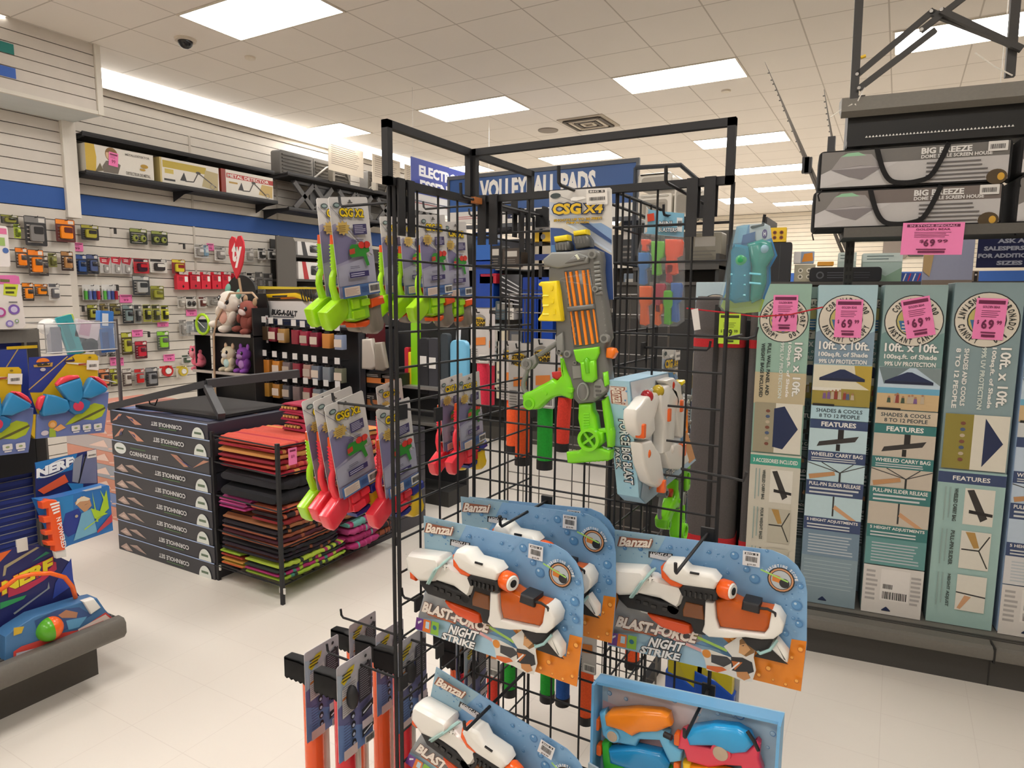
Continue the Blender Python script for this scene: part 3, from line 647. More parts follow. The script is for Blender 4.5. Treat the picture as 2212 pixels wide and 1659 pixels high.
# ---------------------------------------------------------------- light-up night strike blasters
MBZ = facing_front(at(1330, 1150, Y=1.365)); tr = Tr(MBZ).view(1250, 1100, 2.968)
def drops(f, lst, k='5d93c4p', hi='b5d3e9p', spray=0):
    rd = random.Random(5)
    for i in range(spray):
        x = rd.uniform(250, 1440); y = rd.uniform(140 + (x - 230)*.13, 330 + (x - 230)*.13) if i % 3 else rd.uniform(400, 800)
        if y > 400 and x < 1290: x = rd.uniform(1290, 1440)
        if y < 300 + max(0, x - 1300)*1.2 and x > 1300: continue
        c = tr.p(x, y); q = rd.uniform(.0008, .0022); f.C(*c, q, rd.choice(('4b7fb3p', '8fb9dap', '4f86b8p')), q*.8, n=7); f.lz -= f.eps
    f.lz += f.eps
    for x, y, r in lst:
        c = tr.p(x, y); rr = r / 2.968 * .00080; f.C(*c, rr, '4b7fb3p', rr*.95); f.C(c[0] - rr*.1, c[1] + rr*.08, rr*.8, k, rr*.75); f.C(c[0] - rr*.3, c[1] + rr*.35, rr*.25, hi)
    f.lz = f.lz - (len(lst) * 3 - 3) * f.eps if 0 else f.lz
def night_strike(label):
    t = thing('light_up_blaster_pack', label, 'toy', MBZ)
    f = MB(eps=.00012)
    out = [(230, 130), (1240, 262), (1330, 300), (1400, 360), (1450, 440), (1465, 530), (1462, 870), (1425, 1165), (1100, 1085), (185, 870), (200, 770), (262, 570), (250, 500)]
    f.prism(tr(out), -.0018, 0, '7ba7d0p')
    f.P(tr((230, 130), (560, 173), (420, 420), (262, 470), (250, 500)), '96b7c9p')
    f.P(tr((262, 580), (600, 600), (760, 700), (800, 840), (700, 870), (185, 870), (200, 770)), 'a9adb0p')
    f.P(tr((560, 173), (1000, 231), (900, 330), (500, 330)), '82abd3p')
    f.P(tr((200, 790), (500, 800), (900, 900), (1060, 1075), (185, 870)), 'a4c9dfp')
    f.P(tr((1365, 830), (1462, 845), (1425, 1165), (1060, 1075), (1120, 900), (1340, 975)), 'e4861bp'); f.P(tr((900, 800), (980, 765), (1090, 770), (1130, 900), (1010, 900)), 'dc8422p')
    drops(f, [(1000, 295, 34), (1130, 445, 40), (1400, 615, 38), (1330, 500, 25), (1078, 383, 25), (590, 240, 18), (840, 272, 16), (300, 245, 18), (400, 250, 20), (1210, 262, 14), (1425, 490, 20), (1415, 730, 28), (1330, 790, 22), (700, 250, 12), (960, 400, 14), (1380, 690, 14), (930, 295, 10), (520, 290, 9)], spray=110)
    for x, y, r in ((1425, 890, 18), (1400, 1090, 14), (1220, 1010, 18), (1370, 940, 12), (1330, 1110, 12), (1160, 1050, 14), (1250, 1080, 9), (990, 820, 16)):
        c = tr.p(x, y); rr = r*.00033; f.C(*c, rr, 'c76c12p'); f.C(c[0], c[1] + rr*.2, rr*.7, 'f3ac4cp')
    f.P(tr((272, 165), (488, 190), (466, 240), (256, 226)), '8f543cp'); tr.txt(f, 'Banzai', (266, 226), (462, 236), (285, 168), 'e9ddcfp', '6d3a28p', olw=.07, bold=.035)
    f.P(tr((458, 258), (612, 275), (606, 315), (456, 298)), '1d1f24p'); tr.txt(f, 'LIGHT-UP', (470, 284), (600, 298), (474, 264), 'e4e6e8p'); f.bars(*tr.p(466, 300), *tr.p(596, 296), 1, 'c9ccd0p', .8)
    f.P(tr((1060, 252), (1170, 268), (1166, 362), (1056, 344)), 'dcdde0p'); f.P(tr((1072, 262), (1158, 274), (1157, 288), (1071, 276)), '22242ap'); tr.txt(f, 'BIG 5', (1078, 275), (1150, 285), (1079, 265), 'e6e6e6p'); q, q2 = tr.p(1075, 318), tr.p(1150, 298); f.code(q[0], q[1], q2[0], q2[1]); tr.txt(f, '$19.99', (1085, 346), (1140, 353), (1086, 334), '3a3a3ap')
    c = tr.p(1302, 440); r0 = abs(tr.p(1382, 440)[0] - c[0])
    f.C(*c, r0*1.12, '15161ap'); f.C(*c, r0*1.02, 'c48c63p'); f.C(*c, r0*.88, '1b1c20p'); f.C(*c, r0*.82, 'b4bcc2p')
    f.P([(c[0] - r0*.7, c[1] + r0*.4), (c[0] - r0*.1, c[1] + r0*.3), (c[0] + r0*.1, c[1]), (c[0] - r0*.1, c[1] - r0*.3), (c[0] - r0*.7, c[1] - r0*.2)], 'd07a2fp'); f.C(c[0] + r0*.3, c[1] - r0*.25, r0*.42, '25262ap'); f.L(c[0] - r0*1.7, c[1] + r0*.6, c[0] + r0*.6, c[1] - r0*.05, r0*.14, '9ed36ap')
    f.arc('TARGETING SCOPE', c[0], c[1], r0*1.14, 158, 8, r0*.25, 'f0f0f0p')
    f.L(*tr.p(500, 760), *tr.p(830, 905), .007, 'd9a2a4p'); f.L(*tr.p(740, 790), *tr.p(960, 890), .006, '9cc65ap')
    f.P(tr((282, 735), (520, 790), (505, 800), (300, 755)), 'a85a34p')
    tr.txt(f, 'BLAST-FORCE', (250, 733), (752, 842), (272, 672), 'ebe2d8p', '6b3a25p', olw=.09, bold=.05)
    tr.txt(f, 'NIGHT', (455, 860), (668, 898), (478, 805), 'eff0f0p', '1b1c20p', olw=.1, bold=.04); tr.txt(f, 'STRIKE', (405, 900), (650, 955), (418, 858), 'eff0f0p', '1b1c20p', olw=.1, bold=.04)
    for x, k in ((205, '6f3b8cp'), (262, 'e0752ap'), (325, '86b83ap')): f.P(tr((x + 6, 772 + (x-205)*.15), (x + 60, 782 + (x-205)*.15), (x + 55, 860 + (x-205)*.2), (x - 5, 848 + (x-205)*.2)), k)
    f.P(tr((222, 800), (250, 790), (252, 800), (225, 815)), 'e6e0ecp'); f.P(tr((285, 795), (312, 800), (308, 845), (280, 838)), 'b9d6e6p'); f.C(*tr.p(352, 832), .0055, '2b6e8ap')
    # the boy on the card: outline, hair, shirt, toy
    f.P(tr((792, 880), (850, 880), (1000, 935), (940, 860), (1030, 800), (1090, 780), (1150, 830), (1130, 930), (1145, 1010), (1120, 1085), (1060, 1080), (960, 1040), (830, 1010), (820, 950)), 'dedcd6p')
    f.P(tr((1040, 820), (1085, 790), (1145, 830), (1135, 900), (1080, 925), (1040, 900)), '8a6233p'); f.P(tr((1040, 850), (1080, 840), (1110, 880), (1070, 915), (1035, 900)), 'd3a06cp'); f.P(tr((1050, 855), (1070, 850), (1066, 858)), '3b2a1cp')
    f.P(tr((985, 925), (1060, 930), (1120, 960), (1132, 1020), (1080, 1040), (990, 1010)), '26272bp'); f.P(tr((860, 910), (960, 925), (1000, 960), (940, 990), (860, 960)), '3a3b40p'); f.C(*tr.p(830, 905), .009, 'd98a2fp'); f.P(tr((832, 980), (930, 990), (960, 1010), (900, 1025), (830, 1000)), 'd8682ap'); f.P(tr((1020, 1020), (1090, 1020), (1110, 1060), (1070, 1075), (1025, 1050)), 'c58a55p'); f.P(tr((990, 950), (1060, 960), (1010, 1010)), 'c06a2ep'); f.L(*tr.p(980, 1010), *tr.p(1040, 960), .003, 'eeeeeep')
    f.P(tr((1180, 872), (1240, 872), (1352, 972), (1135, 922), (1150, 905)), '1c1713p')
    f.build('card', t)
    def pt(nm, lst, bev=.006, **kw):
        q = MB()
        for pts, z0, z1, k in lst: q.prism(tr(pts), z0, z1, k, bev)
        return q.build(nm, t)
    WH = 'e9e7e1g'
    pt('lower_shell', [([(345, 560), (480, 625), (560, 660), (545, 672), (420, 640)], .004, .02, 'dcdad4g')], .003)
    pt('front_shell', [([(215, 345), (235, 322), (455, 335), (482, 365), (482, 395), (470, 440), (420, 497), (310, 500), (215, 430)], .002, .058, WH)], .016)
    pt('barrel_shell', [([(440, 375), (520, 390), (545, 408), (690, 440), (716, 470), (690, 560), (665, 582), (560, 525), (420, 495), (400, 470)], .004, .046, WH), ([(485, 385), (530, 392), (528, 412), (482, 405)], .044, .050, WH)], .010)
    pt('front_plug', [([(208, 430), (252, 462), (256, 515), (212, 500)], .008, .04, 'e2551bg')])
    f = MB(); f.prism(tr((280, 485), (420, 500), (560, 545), (640, 560), (672, 580), (705, 495), (850, 505), (852, 560), (838, 760), (770, 748), (750, 690), (700, 668), (350, 590), (290, 530)), .004, .04, '1e1e20k', .006)
    for x, y in ((420, 545), (470, 555), (520, 575), (590, 590)): c = tr.p(x, y); f.rbox(c[0]-.006, c[1]-.004, .038, c[0]+.006, c[1]+.004, .043, .002, '161618g')
    c = tr.p(640, 590); f.lathe([(.0, .040), (.012, .040), (.013, .036)], '161618g', T(c[0], c[1], 0)); f.build('black_frame', t)
    pt('side_window', [([(722, 542), (830, 565), (840, 655), (705, 632), (703, 590)], .038, .046, '84502ct')], .003)
    pt('foregrip', [([(470, 628), (560, 650), (740, 700), (748, 755), (700, 760), (560, 715), (500, 670)], .004, .036, 'd94e1cg')], .006)
    pt('tank_frame', [([(848, 535), (906, 540), (915, 640), (935, 702), (1100, 722), (1215, 735), (1243, 700), (1262, 592), (1300, 608), (1338, 668), (1328, 725), (1275, 765), (1200, 768), (1100, 755), (1000, 762), (870, 755), (828, 722), (842, 680)], .004, .05, WH)], .004)
    pt('water_tank', [([(905, 530), (955, 520), (1000, 510), (1100, 560), (1265, 590), (1250, 690), (1225, 733), (1100, 722), (935, 702), (915, 640)], .006, .046, 'd0621ct'), ([(910, 540), (1255, 600), (1220, 725), (940, 695)], .002, .01, 'a8430eg')], .009)
    pt('tank_cap', [([(1085, 520), (1190, 545), (1187, 605), (1075, 577)], .012, .056, '232326k')], .006)
    f = MB(); f.tube([(*tr.p(1185, 572), .048), (*tr.p(1240, 572), .052), (*tr.p(1285, 600), .05), (*tr.p(1288, 640), .046)], .0028, '1c1c1ek', 6); f.build('strap', t)
    f = MB(); f.prism(tr((600, 295), (618, 270), (702, 275), (752, 325), (902, 350), (942, 395), (915, 445), (720, 420), (640, 385), (590, 325)), .02, .066, WH, .009)
    f.prism(tr((768, 328), (826, 338), (824, 350), (766, 340)), .064, .0672, '1b1b1dg', .0004); f.build('scope_body', t)
    pt('scope_plug', [([(574, 312), (592, 300), (645, 385), (722, 420), (702, 442), (640, 430), (580, 380)], .022, .058, 'ee5f1eg')], .006)
    f = MB(); f.prism(tr((690, 445), (728, 415), (915, 445), (937, 475), (930, 515), (712, 490)), .008, .06, '1d1d1fk', .005)
    for i in range(6): c = tr.p(735 + i*32, 468 + i*5); f.rbox(c[0]-.0022, c[1]-.006, .055, c[0]+.0022, c[1]+.006, .064, .001, '151517g')
    f.build('scope_mount', t)
    c0, c1 = Vector((*tr.p(940, 452), .042)), Vector((*tr.p(1018, 465), .05)); d = (c1 - c0).normalized()
    f = MB(); f.tube([c0, c0 + d*.004, c1 - d*.004, c1], [.017, .0195, .0195, .017], 'f0621cg', 18); f.build('focus_ring', t)
    f = MB(); f.tube([c1 - d*.001, c1 + d*.003], [.0165, .014], 'efece4g', 18); f.tube([c1 + d*.0031, c1 + d*.0036], .008, '2b2b2bg', 16); f.build('lens', t)
    pt('black_stock', [([(1060, 762), (1275, 765), (1262, 800), (1235, 848), (1165, 862), (1100, 815)], .004, .042, '1f1e20k')], .008)
    pt('stock_strut', [([(1245, 805), (1285, 790), (1355, 880), (1352, 940), (1335, 935), (1245, 850)], .004, .032, WH)], .006)
    f = MB(); f.tube([(*tr.p(520, 345), .03), (*tr.p(470, 400), .06), (*tr.p(400, 500), .056), (*tr.p(320, 552), .01)], .0028, 'a9cfcbt', 6); f.tube([(*tr.p(505, 350), .03), (*tr.p(455, 405), .062), (*tr.p(385, 500), .056), (*tr.p(335, 548), .01)], .002, 'b9dad6t', 6); f.build('tie', t); f = MB(); f.tube([(*tr.p(1130, 850), .02), (*tr.p(1190, 858), .046), (*tr.p(1250, 835), .046), (*tr.p(1290, 790), .034)], .003, 'a9d3d2t', 6); f.build('tie', t)
    return t
ns = night_strike('light-up white and orange blaster card hanging alone on the right, BLAST-FORCE NIGHT STRIKE')
def nsd(px, py, Y, rot, label, sw=0):
    return dup(ns, frame(at(px, py, Y=Y), (math.cos(math.radians(sw)), math.sin(math.radians(sw)), 0), (0, 0, 1), rot), label)
nsd(917, 1120, 1.155, -3, 'front light-up white blaster card of the stack of three on the left', -2)
nsd(997, 1078, 1.30, -1, 'second light-up white blaster card, right behind the front one of the stack', 0)
nsd(1016, 1078, 1.375, 1, 'rearmost light-up white blaster card of the stack of three on the left')
nsd(943, 1447, 1.13, -17, 'light-up white blaster card cut off by the bottom edge, tilted steeply down to the right')
hook(facing_front(at(1180, 1082, Y=GY - .004)), .215, 'black peg hook carrying the stack of three light-up blasters', r=.0034, ball=True)
hook(facing_front(at(1528, 1152, Y=GY - .004)) @ RX(1), .235, 'black peg hook carrying the single light-up blaster on the right', r=.0034)
hook(facing_front(at(1180, 1405, Y=GY - .004)), .36, 'long black peg hook reaching over the tilted bottom blaster card', r=.0036)
# ---------------------------------------------------------------- boxed set of four squirt guns, bottom right
MQ = facing_front(at(1297, 1455, Y=1.335)); tr = Tr(MQ).view(1250, 1100, 2.968)
t = thing('squirt_gun_set', 'open light blue box with four colourful squirt guns at the bottom right of the stand', 'toy', MQ)
bw = tr.p(1320, 1305)[0]; bh = -.36; dk = tr.p(1320, 1305)[1]
f = MB(); fr = [(0, 0), (bw, dk), (bw, bh), (0, bh)]
f.prism(fr, -.004, 0, 'a9c4d6p')
for a, b in ((fr[0], fr[1]), (fr[1], fr[2]), (fr[3], fr[0])):
    d = Vector((b[0]-a[0], b[1]-a[1])).normalized(); n = Vector((d.y, -d.x)) * .006
    f.prism([a, b, (b[0]+n.x, b[1]+n.y), (a[0]+n.x, a[1]+n.y)], 0, .05 if a != fr[0] else .035, '6fb0e0p')
f.lz = .0004; f.P([(.02, -.02), (bw*.6, dk*.6 - .02), (bw*.5, -.12), (.02, -.16)], 'cfc4c6p'); f.P([(.008, -.06), (.12, -.07), (.16, -.13), (.008, -.15)], 'd9b3b5p')
drops(f, [(200, 1175, 22), (370, 1150, 28), (430, 1160, 20), (620, 1215, 24), (310, 1205, 18), (1040, 1310, 34), (1130, 1295, 26), (1250, 1420, 22), (900, 1290, 16), (1000, 1300, 14), (1220, 1500, 14), (780, 1290, 14)], '9dbcd2p')
f.build('tray', t)
f = MB(); f.prism([(-.004, bh), (-.002, -.185), (.045, -.195), (.12, -.262), (bw, -.33), (bw, bh)], .05, .055, 'b9ccd8p'); f.lz = .0555
f.txt('Banzai', .014, -.225, .06, .018, 'e9ddcfp', '8f543cp', rot=-14, sh=.2); f.build('front_panel', t)
def squirt(nm, tank, tk, body, bk, badge, noz, nk='ee6a1fg', extra=None):
    f = MB(); f.prism(tr(body), .006, .034, bk, .007); b = f.build(nm, t)
    f = MB(); f.prism(tr(tank), .008, .044, tk, .011); f.build('tank', b)
    c = tr.p(*badge[:2]); r = badge[2] / 2.968 * .00094
    f = MB(); f.lathe([(r*1.25, .034), (r*1.2, .040), (r*.98, .041)], bk, T(c[0], c[1], 0)); f.lathe([(r*.95, .0405), (r*.9, .043), (0, .0445)], 'b9a58fg', T(c[0], c[1], 0)); f.build('badge', b)
    c = tr.p(*noz); f = MB(); f.rbox(c[0]-.006, c[1]-.013, .012, c[0]+.006, c[1]+.013, .032, .004, nk); f.build('nozzle', b)
    return b
squirt('squirt_gun', [(205, 1270), (240, 1240), (400, 1228), (560, 1240), (612, 1262), (628, 1330), (540, 1365), (430, 1370), (380, 1395), (320, 1360), (215, 1330)], 'f28a1eg', [(165, 1260), (205, 1245), (215, 1325), (320, 1350), (380, 1390), (440, 1362), (560, 1355), (605, 1390), (610, 1450), (690, 1500), (682, 1560), (610, 1572), (575, 1500), (545, 1430), (420, 1425), (400, 1470), (230, 1440), (185, 1400)], '6bb5dcg', (258, 1390, 40), (150, 1335))
squirt('squirt_gun', [(230, 1480), (400, 1465), (560, 1500), (612, 1570), (600, 1615), (480, 1640), (240, 1565)], '2287c0g', [(180, 1450), (228, 1450), (240, 1560), (350, 1600), (410, 1560), (470, 1600), (610, 1615), (640, 1680), (600, 1760), (200, 1700), (185, 1560)], '3fb83ag', (405, 1612, 48), (163, 1495))
squirt('squirt_gun', [(718, 1385), (760, 1340), (900, 1320), (1040, 1335), (1120, 1380), (1147, 1440), (1100, 1490), (1010, 1500), (900, 1450), (740, 1450)], '2d9fdcg', [(680, 1370), (715, 1355), (745, 1445), (870, 1480), (930, 1425), (1000, 1485), (1090, 1490), (1160, 1430), (1182, 1455), (1175, 1540), (1200, 1620), (1190, 1690), (1090, 1690), (1060, 1590), (960, 1585), (860, 1600), (720, 1560), (700, 1490), (660, 1480)], 'e2405ag', (938, 1490, 52), (655, 1425))
squirt('squirt_gun', [(740, 1590), (900, 1595), (1060, 1645), (1075, 1720), (740, 1720)], 'ef8f1eg', [(690, 1570), (745, 1575), (760, 1690), (1060, 1720), (1080, 1790), (700, 1780)], 'f2c22ag', (900, 1730, 45), (652, 1605))
f = MB(); f.tube([(*tr.p(590, 1365), .046), (*tr.p(640, 1380), .05)], .006, '1b1b1dk', 8); f.tube([(*tr.p(1105, 1350), .04), (*tr.p(1150, 1400), .046), (*tr.p(1175, 1470), .04)], .004, '1b1b1dk', 8); f.build('plastic_tie', t)
hook(facing_front(at(1530, 1490, Y=GY - .004)), .19, 'black peg hook carrying the box of four squirt guns', r=.0034)
# ---------------------------------------------------------------- more packs on the stand
MM = facing_front(at(1440, 452, Y=1.56)); tr = Tr(MM).view(1300, 300, 3.687)
t = thing('mini_blaster_bag', 'clear bag of small orange, blue, red and green squirt guns under a blue header card', 'toy', MM)
f = MB(); f.prism(tr((355, 538), (372, 560), (445, 572), (655, 592), (650, 782), (335, 752)), -.003, .001, '7ab0c9p'); f.lz = .001
f.P(tr((355, 538), (372, 560), (362, 740), (340, 750)), 'c9c2b9p'); f.P(tr((600, 625), (645, 628), (640, 740), (600, 735)), 'd9dcdcp'); f.code(*tr.p(606, 700), *tr.p(640, 650))
tr.txt(f, 'MINI', (460, 690), (560, 690), (462, 655), 'dfe6e8p', '1c2a38p'); tr.txt(f, 'BLASTERS', (455, 738), (600, 742), (457, 705), 'dfe6e8p', '1c2a38p'); f.P(tr((365, 600), (420, 590), (425, 650), (370, 660)), 'd4472ap'); f.P(tr((500, 600), (560, 605), (530, 625)), '22313cp')
f.build('header_card', t)
for x0, y0, x1, y1, k in ((325, 800, 400, 900, 'f0552bg'), (302, 905, 395, 1165, '2b74b8t'), (405, 815, 515, 1090, '6cc024t'), (515, 800, 655, 1085, 'f0552bt'), (515, 990, 590, 1150, 'b82e3ct'), (310, 1170, 410, 1485, 'f26a22t'), (425, 1150, 520, 1390, 'b8304at'), (420, 1310, 500, 1485, 'f26a22t'), (500, 1205, 595, 1480, '66bf2at'), (560, 1145, 650, 1460, '3f6fb8t')):
    q = [(x0, y0), (x1 - 10, y0), (x1, y0 + 25), (x1 - 10, y0 + (y1-y0)*.45), (x0 + (x1-x0)*.62, y0 + (y1-y0)*.52), (x0 + (x1-x0)*.7, y1 - 14), (x0 + (x1-x0)*.5, y1), (x0 + 4, y1 - 10), (x0 + 8, y0 + (y1-y0)*.5), (x0, y0 + (y1-y0)*.4)]
    f = MB(); f.prism(tr(q), -.006, .014, k, .004); f.build('mini_blaster', t)
f = MB(); f.prism(tr((335, 750), (650, 780), (660, 900), (655, 1450), (600, 1490), (330, 1500), (300, 1420), (298, 900)), -.010, .019, 'eef3f3c', .006); f.build('clear_bag', t)
hook(facing_front(at(1475, 478, Y=GY + .3)), .16, 'black peg hook carrying the bag of mini squirt guns')
MG = facing_front(at(1640, 483, Y=1.42)); tr = Tr(MG).view(1480, 440, 5.027)
t = thing('water_bottle_pack', 'teal and blue moulded clear pack hanging outside the right edge of the wire stand', 'toy', MG)
out = [(560, 245), (640, 228), (870, 212), (925, 240), (940, 370), (1000, 560), (925, 690), (930, 850), (870, 1000), (820, 1170), (640, 1188), (430, 1162), (388, 1110), (470, 720), (505, 500)]
f = MB(); f.prism(tr(out), -.0015, 0, '3f86c0p'); f.P(tr((700, 222), (870, 212), (925, 240), (940, 370), (800, 420), (700, 330)), 'b9c4cdp'); f.P(tr((480, 870), (860, 1040), (820, 1170), (640, 1188), (430, 1162), (388, 1110)), '97b03ap'); f.P(tr((560, 245), (690, 225), (640, 420), (520, 430)), '7db4d4p')
c = tr.p(865, 325); f.C(*c, .0048, '4a2a78p', .009); f.txt('H', c[0] - .002, c[1] - .004, .004, .008, 'ffffffp'); f.P(tr((630, 340), (765, 300), (760, 400), (610, 450)), '2a5a98p'); f.build('card', t)
f = MB(); f.prism(tr((520, 520), (560, 440), (640, 450), (720, 470), (740, 700), (720, 1060), (560, 1080), (500, 1040), (520, 760)), .0, .034, '0f7a9at', .012)
f.prism(tr((690, 440), (850, 390), (950, 420), (985, 560), (900, 690), (900, 850), (850, 1030), (740, 1080), (720, 1040), (740, 700)), .0, .030, '14867ct', .012)
for x, y, w2 in ((620, 870, 90), (620, 980, 90), (800, 760, 70), (800, 860, 70), (620, 770, 90)):
    a, b = tr.p(x - w2, y), tr.p(x + w2 * .8, y + 12); f.tube([(*a, .030), (*b, .032)], .0022, '4fc3d8t', 6)
f.ell((*tr.p(640, 620), .03), (.012, .012, .008), '20a35at', 12, 8); f.ell((*tr.p(890, 500), .028), (.008, .009, .006), '8fb7cct', 12, 8)
f.build('moulded_bottle', t)
f = MB(); f.prism(tr(out), .0005, .037, 'd9f2f6c', .014); f.build('clear_blister', t)
f = MB(); f.tube([(-.03, -.006, -.02), (-.008, -.006, .006), (.009, -.004, .012), (.012, .016, .014)], .003, BK, 6); tag(f.build('peg_hook', None, MG), 'short black hook holding the teal clear pack at the right edge', 'hook')
f = MB(); f.tube([(0, 0, -.15), (0, 0, 0), (.04, 0, .0), (.055, .006, .0), (.058, .024, 0)], .003, BK, 6); tag(f.build('peg_hook', None, facing_front(at(1570, 730, Y=GY - .012))), 'black hook with upturned tip at the right edge, below the clear pack', 'hook')
f = MB(); f.tube([(-.10, .005, 0), (0, 0, 0), (.028, -.003, .0), (.034, .016, 0)], .003, BK, 6); tag(f.build('peg_hook', None, facing_front(at(1575, 1031, Y=GY - .012))), 'lower black hook with upturned tip at the right edge of the stand', 'hook')
# twin blaster box seen through the right panel
MT = facing_right(at(1366, 824, X=-.44)); tr = Tr(MT).view(1300, 700, 6.144)
t = thing('blaster_box_set', 'tilted light blue box of white, red and orange blasters seen through the right wire panel', 'toy', MT)
pf = [(390, 760), (900, 640), (960, 640), (1110, 1440), (1265, 1805), (600, 2385), (520, 2300)]
f = MB(); f.prism(tr(pf), -.052, -.004, '9cc3dap', .0); f.lz = -.0036; f.P(tr((400, 770), (900, 655), (1050, 1400), (1060, 1800), (560, 2180)), 'c9cfd6p')
f.P(tr((900, 640), (960, 640), (1110, 1440), (1265, 1805), (1130, 1880), (1050, 1400)), '4f86b4p'); f.P(tr((560, 2100), (1130, 1720), (1265, 1805), (600, 2385), (530, 2300)), '9db7cap')
f.P(tr((1100, 1440), (1150, 1440), (1250, 1780), (1170, 1850), (1100, 1700)), 'c98f58p')
tr.txt(f, 'BLAST FORCE', (640, 2190), (830, 2050), (640, 2120), 'e6d6c8p', 'a8562ep', olw=.08); tr.txt(f, 'BIG BLAST', (860, 2050), (1030, 1900), (860, 1950), 'f2f2f2p', '202024p', olw=.08)
f.build('carton', t)
q = tr(pf); z0, z1 = -.052, -.004
side = facing_front(Vector((0, 0, 0)))
A0 = Vector(q[0]); B0 = Vector(q[-1]); d = (B0 - A0); L = d.length
f = MB(Matrix.Translation((A0.x - .0006, A0.y, z1)) @ RZ(math.degrees(math.atan2(d.y, d.x))) @ Matrix(((1, 0, 0, 0), (0, 0, -1, 0), (0, 1, 0, 0), (0, 0, 0, 1))))
f.P([(0, 0), (L, 0), (L, -.048), (0, -.048)], 'a3cfe2p'); f.P([(.012, -.006), (.055, -.006), (.05, -.042), (.012, -.042)], 'd9cfc9p'); f.txt('Banzai', .014, -.038, .036, .026, 'e9ddcfp', '9a4f33p')
f.txt('FORCE BIG BLAST', .085, -.028, .15, .019, 'eef1f2p', '1c2430p', olw=.1); f.txt('PACK', .15, -.043, .05, .011, 'eef1f2p', '1c2430p', olw=.1)
for i in range(12): f.C(.02 + i*.02, -.006 - (i % 3)*.004, .002, '5d93c4p')
f.build('carton_side', t)
for nm, dm, dk, bd, tp in (('toy_blaster', (510, 950, 95, 80), 'a3222ag', [(360, 1070), (440, 960), (600, 900), (630, 1000), (560, 1230), (570, 1400), (500, 1500), (420, 1520), (320, 1420), (290, 1250), (300, 1120)], (385, 1400)),
                           ('toy_blaster', (660, 880, 90, 90), 'b39a25g', [(640, 860), (760, 780), (860, 850), (900, 1000), (850, 1180), (830, 1500), (760, 1700), (680, 1700), (690, 1300), (640, 1150)], (740, 1190)),
                           ('toy_blaster', (810, 800, 95, 80), 'cb3a22g', [(720, 740), (830, 700), (920, 780), (930, 900), (1010, 1080), (980, 1200), (1000, 1400), (940, 1500), (900, 1460), (850, 1150), (860, 1000)], (910, 1070)),
                           ('toy_blaster', (480, 1700, 60, 60), 'e86a24g', [(380, 1560), (520, 1520), (640, 1700), (700, 2060), (620, 2150), (500, 2080), (420, 1850)], (670, 2130)),
                           ('toy_blaster', (800, 1650, 60, 60), 'efe9e0g', [(700, 1680), (860, 1560), (980, 1600), (1040, 1800), (900, 1920), (780, 1900)], (950, 1650))):
    f = MB(); f.prism(tr(bd), -.003, .024, 'e6e3dcg', .006); b = f.build(nm, t)
    c = tr.p(dm[0], dm[1]); f = MB(); f.ell((*c, .014), (.013, .014, .013), dk, 14, 8); f.build('dome', b)
    c = tr.p(*tp); f = MB(); f.rbox(c[0]-.007, c[1]-.014, .012, c[0]+.007, c[1]+.014, .029, .003, 'ee641fg'); f.build('orange_cap', b)
hk = hook(frame(at(1340, 800, Y=1.62).xyz * 1, (0, -1, 0), (0, 0, 1)) @ RY(180), .16, 'black peg hook holding the tilted blaster box')
hk.matrix_world = frame(Vector((-.545, 1.62, at(1372, 800, X=-.44).z + .02)), (0, 1, 0), (0, 0, 1))
# ---------------------------------------------------------------- second stand with chrome mesh and foam squirters
t = thing('gridwall_stand', 'second wire gridwall stand with bright chrome mesh, behind the black one', 'display rack', T(0, 0, 0))
def chrome_panel(x0, y0, dx, dy, n, rows, z0):
    f = MB(); zb = z0 - rows*G
    for i in range(n+1): f.tube([(x0+dx*i*G, y0+dy*i*G, zb), (x0+dx*i*G, y0+dy*i*G, z0)], .004 if i in (0, n) else .0024, '66635fm', 5)
    for j in range(rows+1): f.tube([(x0, y0 + .004*dx, z0-j*G), (x0+dx*n*G, y0+dy*n*G + .004*dx, z0-j*G)], .0026, '66635fm', 5)
    f.build('grid_panel', t)
chrome_panel(-1.42, 2.45, 1, 0, 9, 22, 1.62); 
for x in (-1.35, -.8): f = MB(); f.box(x - .012, 2.2, 0, x + .012, 2.7, .06, BK); f.build('base', t)
def stream(px, py, Y, k, label, cards=True, tilt=0, L=.33, first=None):
    """px, py: bottom of the tube"""
    P = at(px, py, Y=Y)
    M = facing_front(P) @ RZ(tilt)
    zh = P.z + .33 + .07
    if Y < 2.42: h_ = MB(T(P.x, Y, zh)); h_.tube([(0, -.05, .015), (0, -.045, 0), (0, 2.445 - Y, 0)], .0028, BK, 5); tag(h_.build('peg_hook'), ' '.join(('peg hook of the ' + label.replace(',', '')).split()[:15]), 'hook')
    if first: return dup(first, M, label)
    t = thing('foam_squirter', label, 'toy', M); L = .33
    f = MB(); f.cyl((0, .03, 0), (0, L, 0), .0245, k, 18); f.build('tube', t)
    f = MB(); f.cyl((0, 0, 0), (0, .03, 0), .0262, '17171ak', 18); f.build('end_cap', t)
    f = MB(); f.prism(rrect(-.04, L - .13, .045, L + .085, .006), .0262, .0275, 'bdb9b6p'); f.lz = .0276
    f.C(0, L + .045, .03, '8d8a86p', .018); f.C(0, L + .03, .029, 'd0a91dp', .022); f.txt('STREAM', -.026, L + .031, .052, .014, '14120cp', sh=.1, bold=.05); f.txt('MACHINE', -.028, L + .013, .056, .015, '14120cp', bold=.05)
    f.P([(-.02, L - .06), (.03, L - .055), (.03, L - .025), (-.02, L - .03)], 'd07a35p'); f.bars(-.035, L - .125, -.005, L - .07, 6, '6a6764p', .3, 4); f.R(.0, L - .125, .042, L - .095, 'dedbd5p'); f.code(.004, L - .12, .038, L - .1)
    f.build('card', t); return t
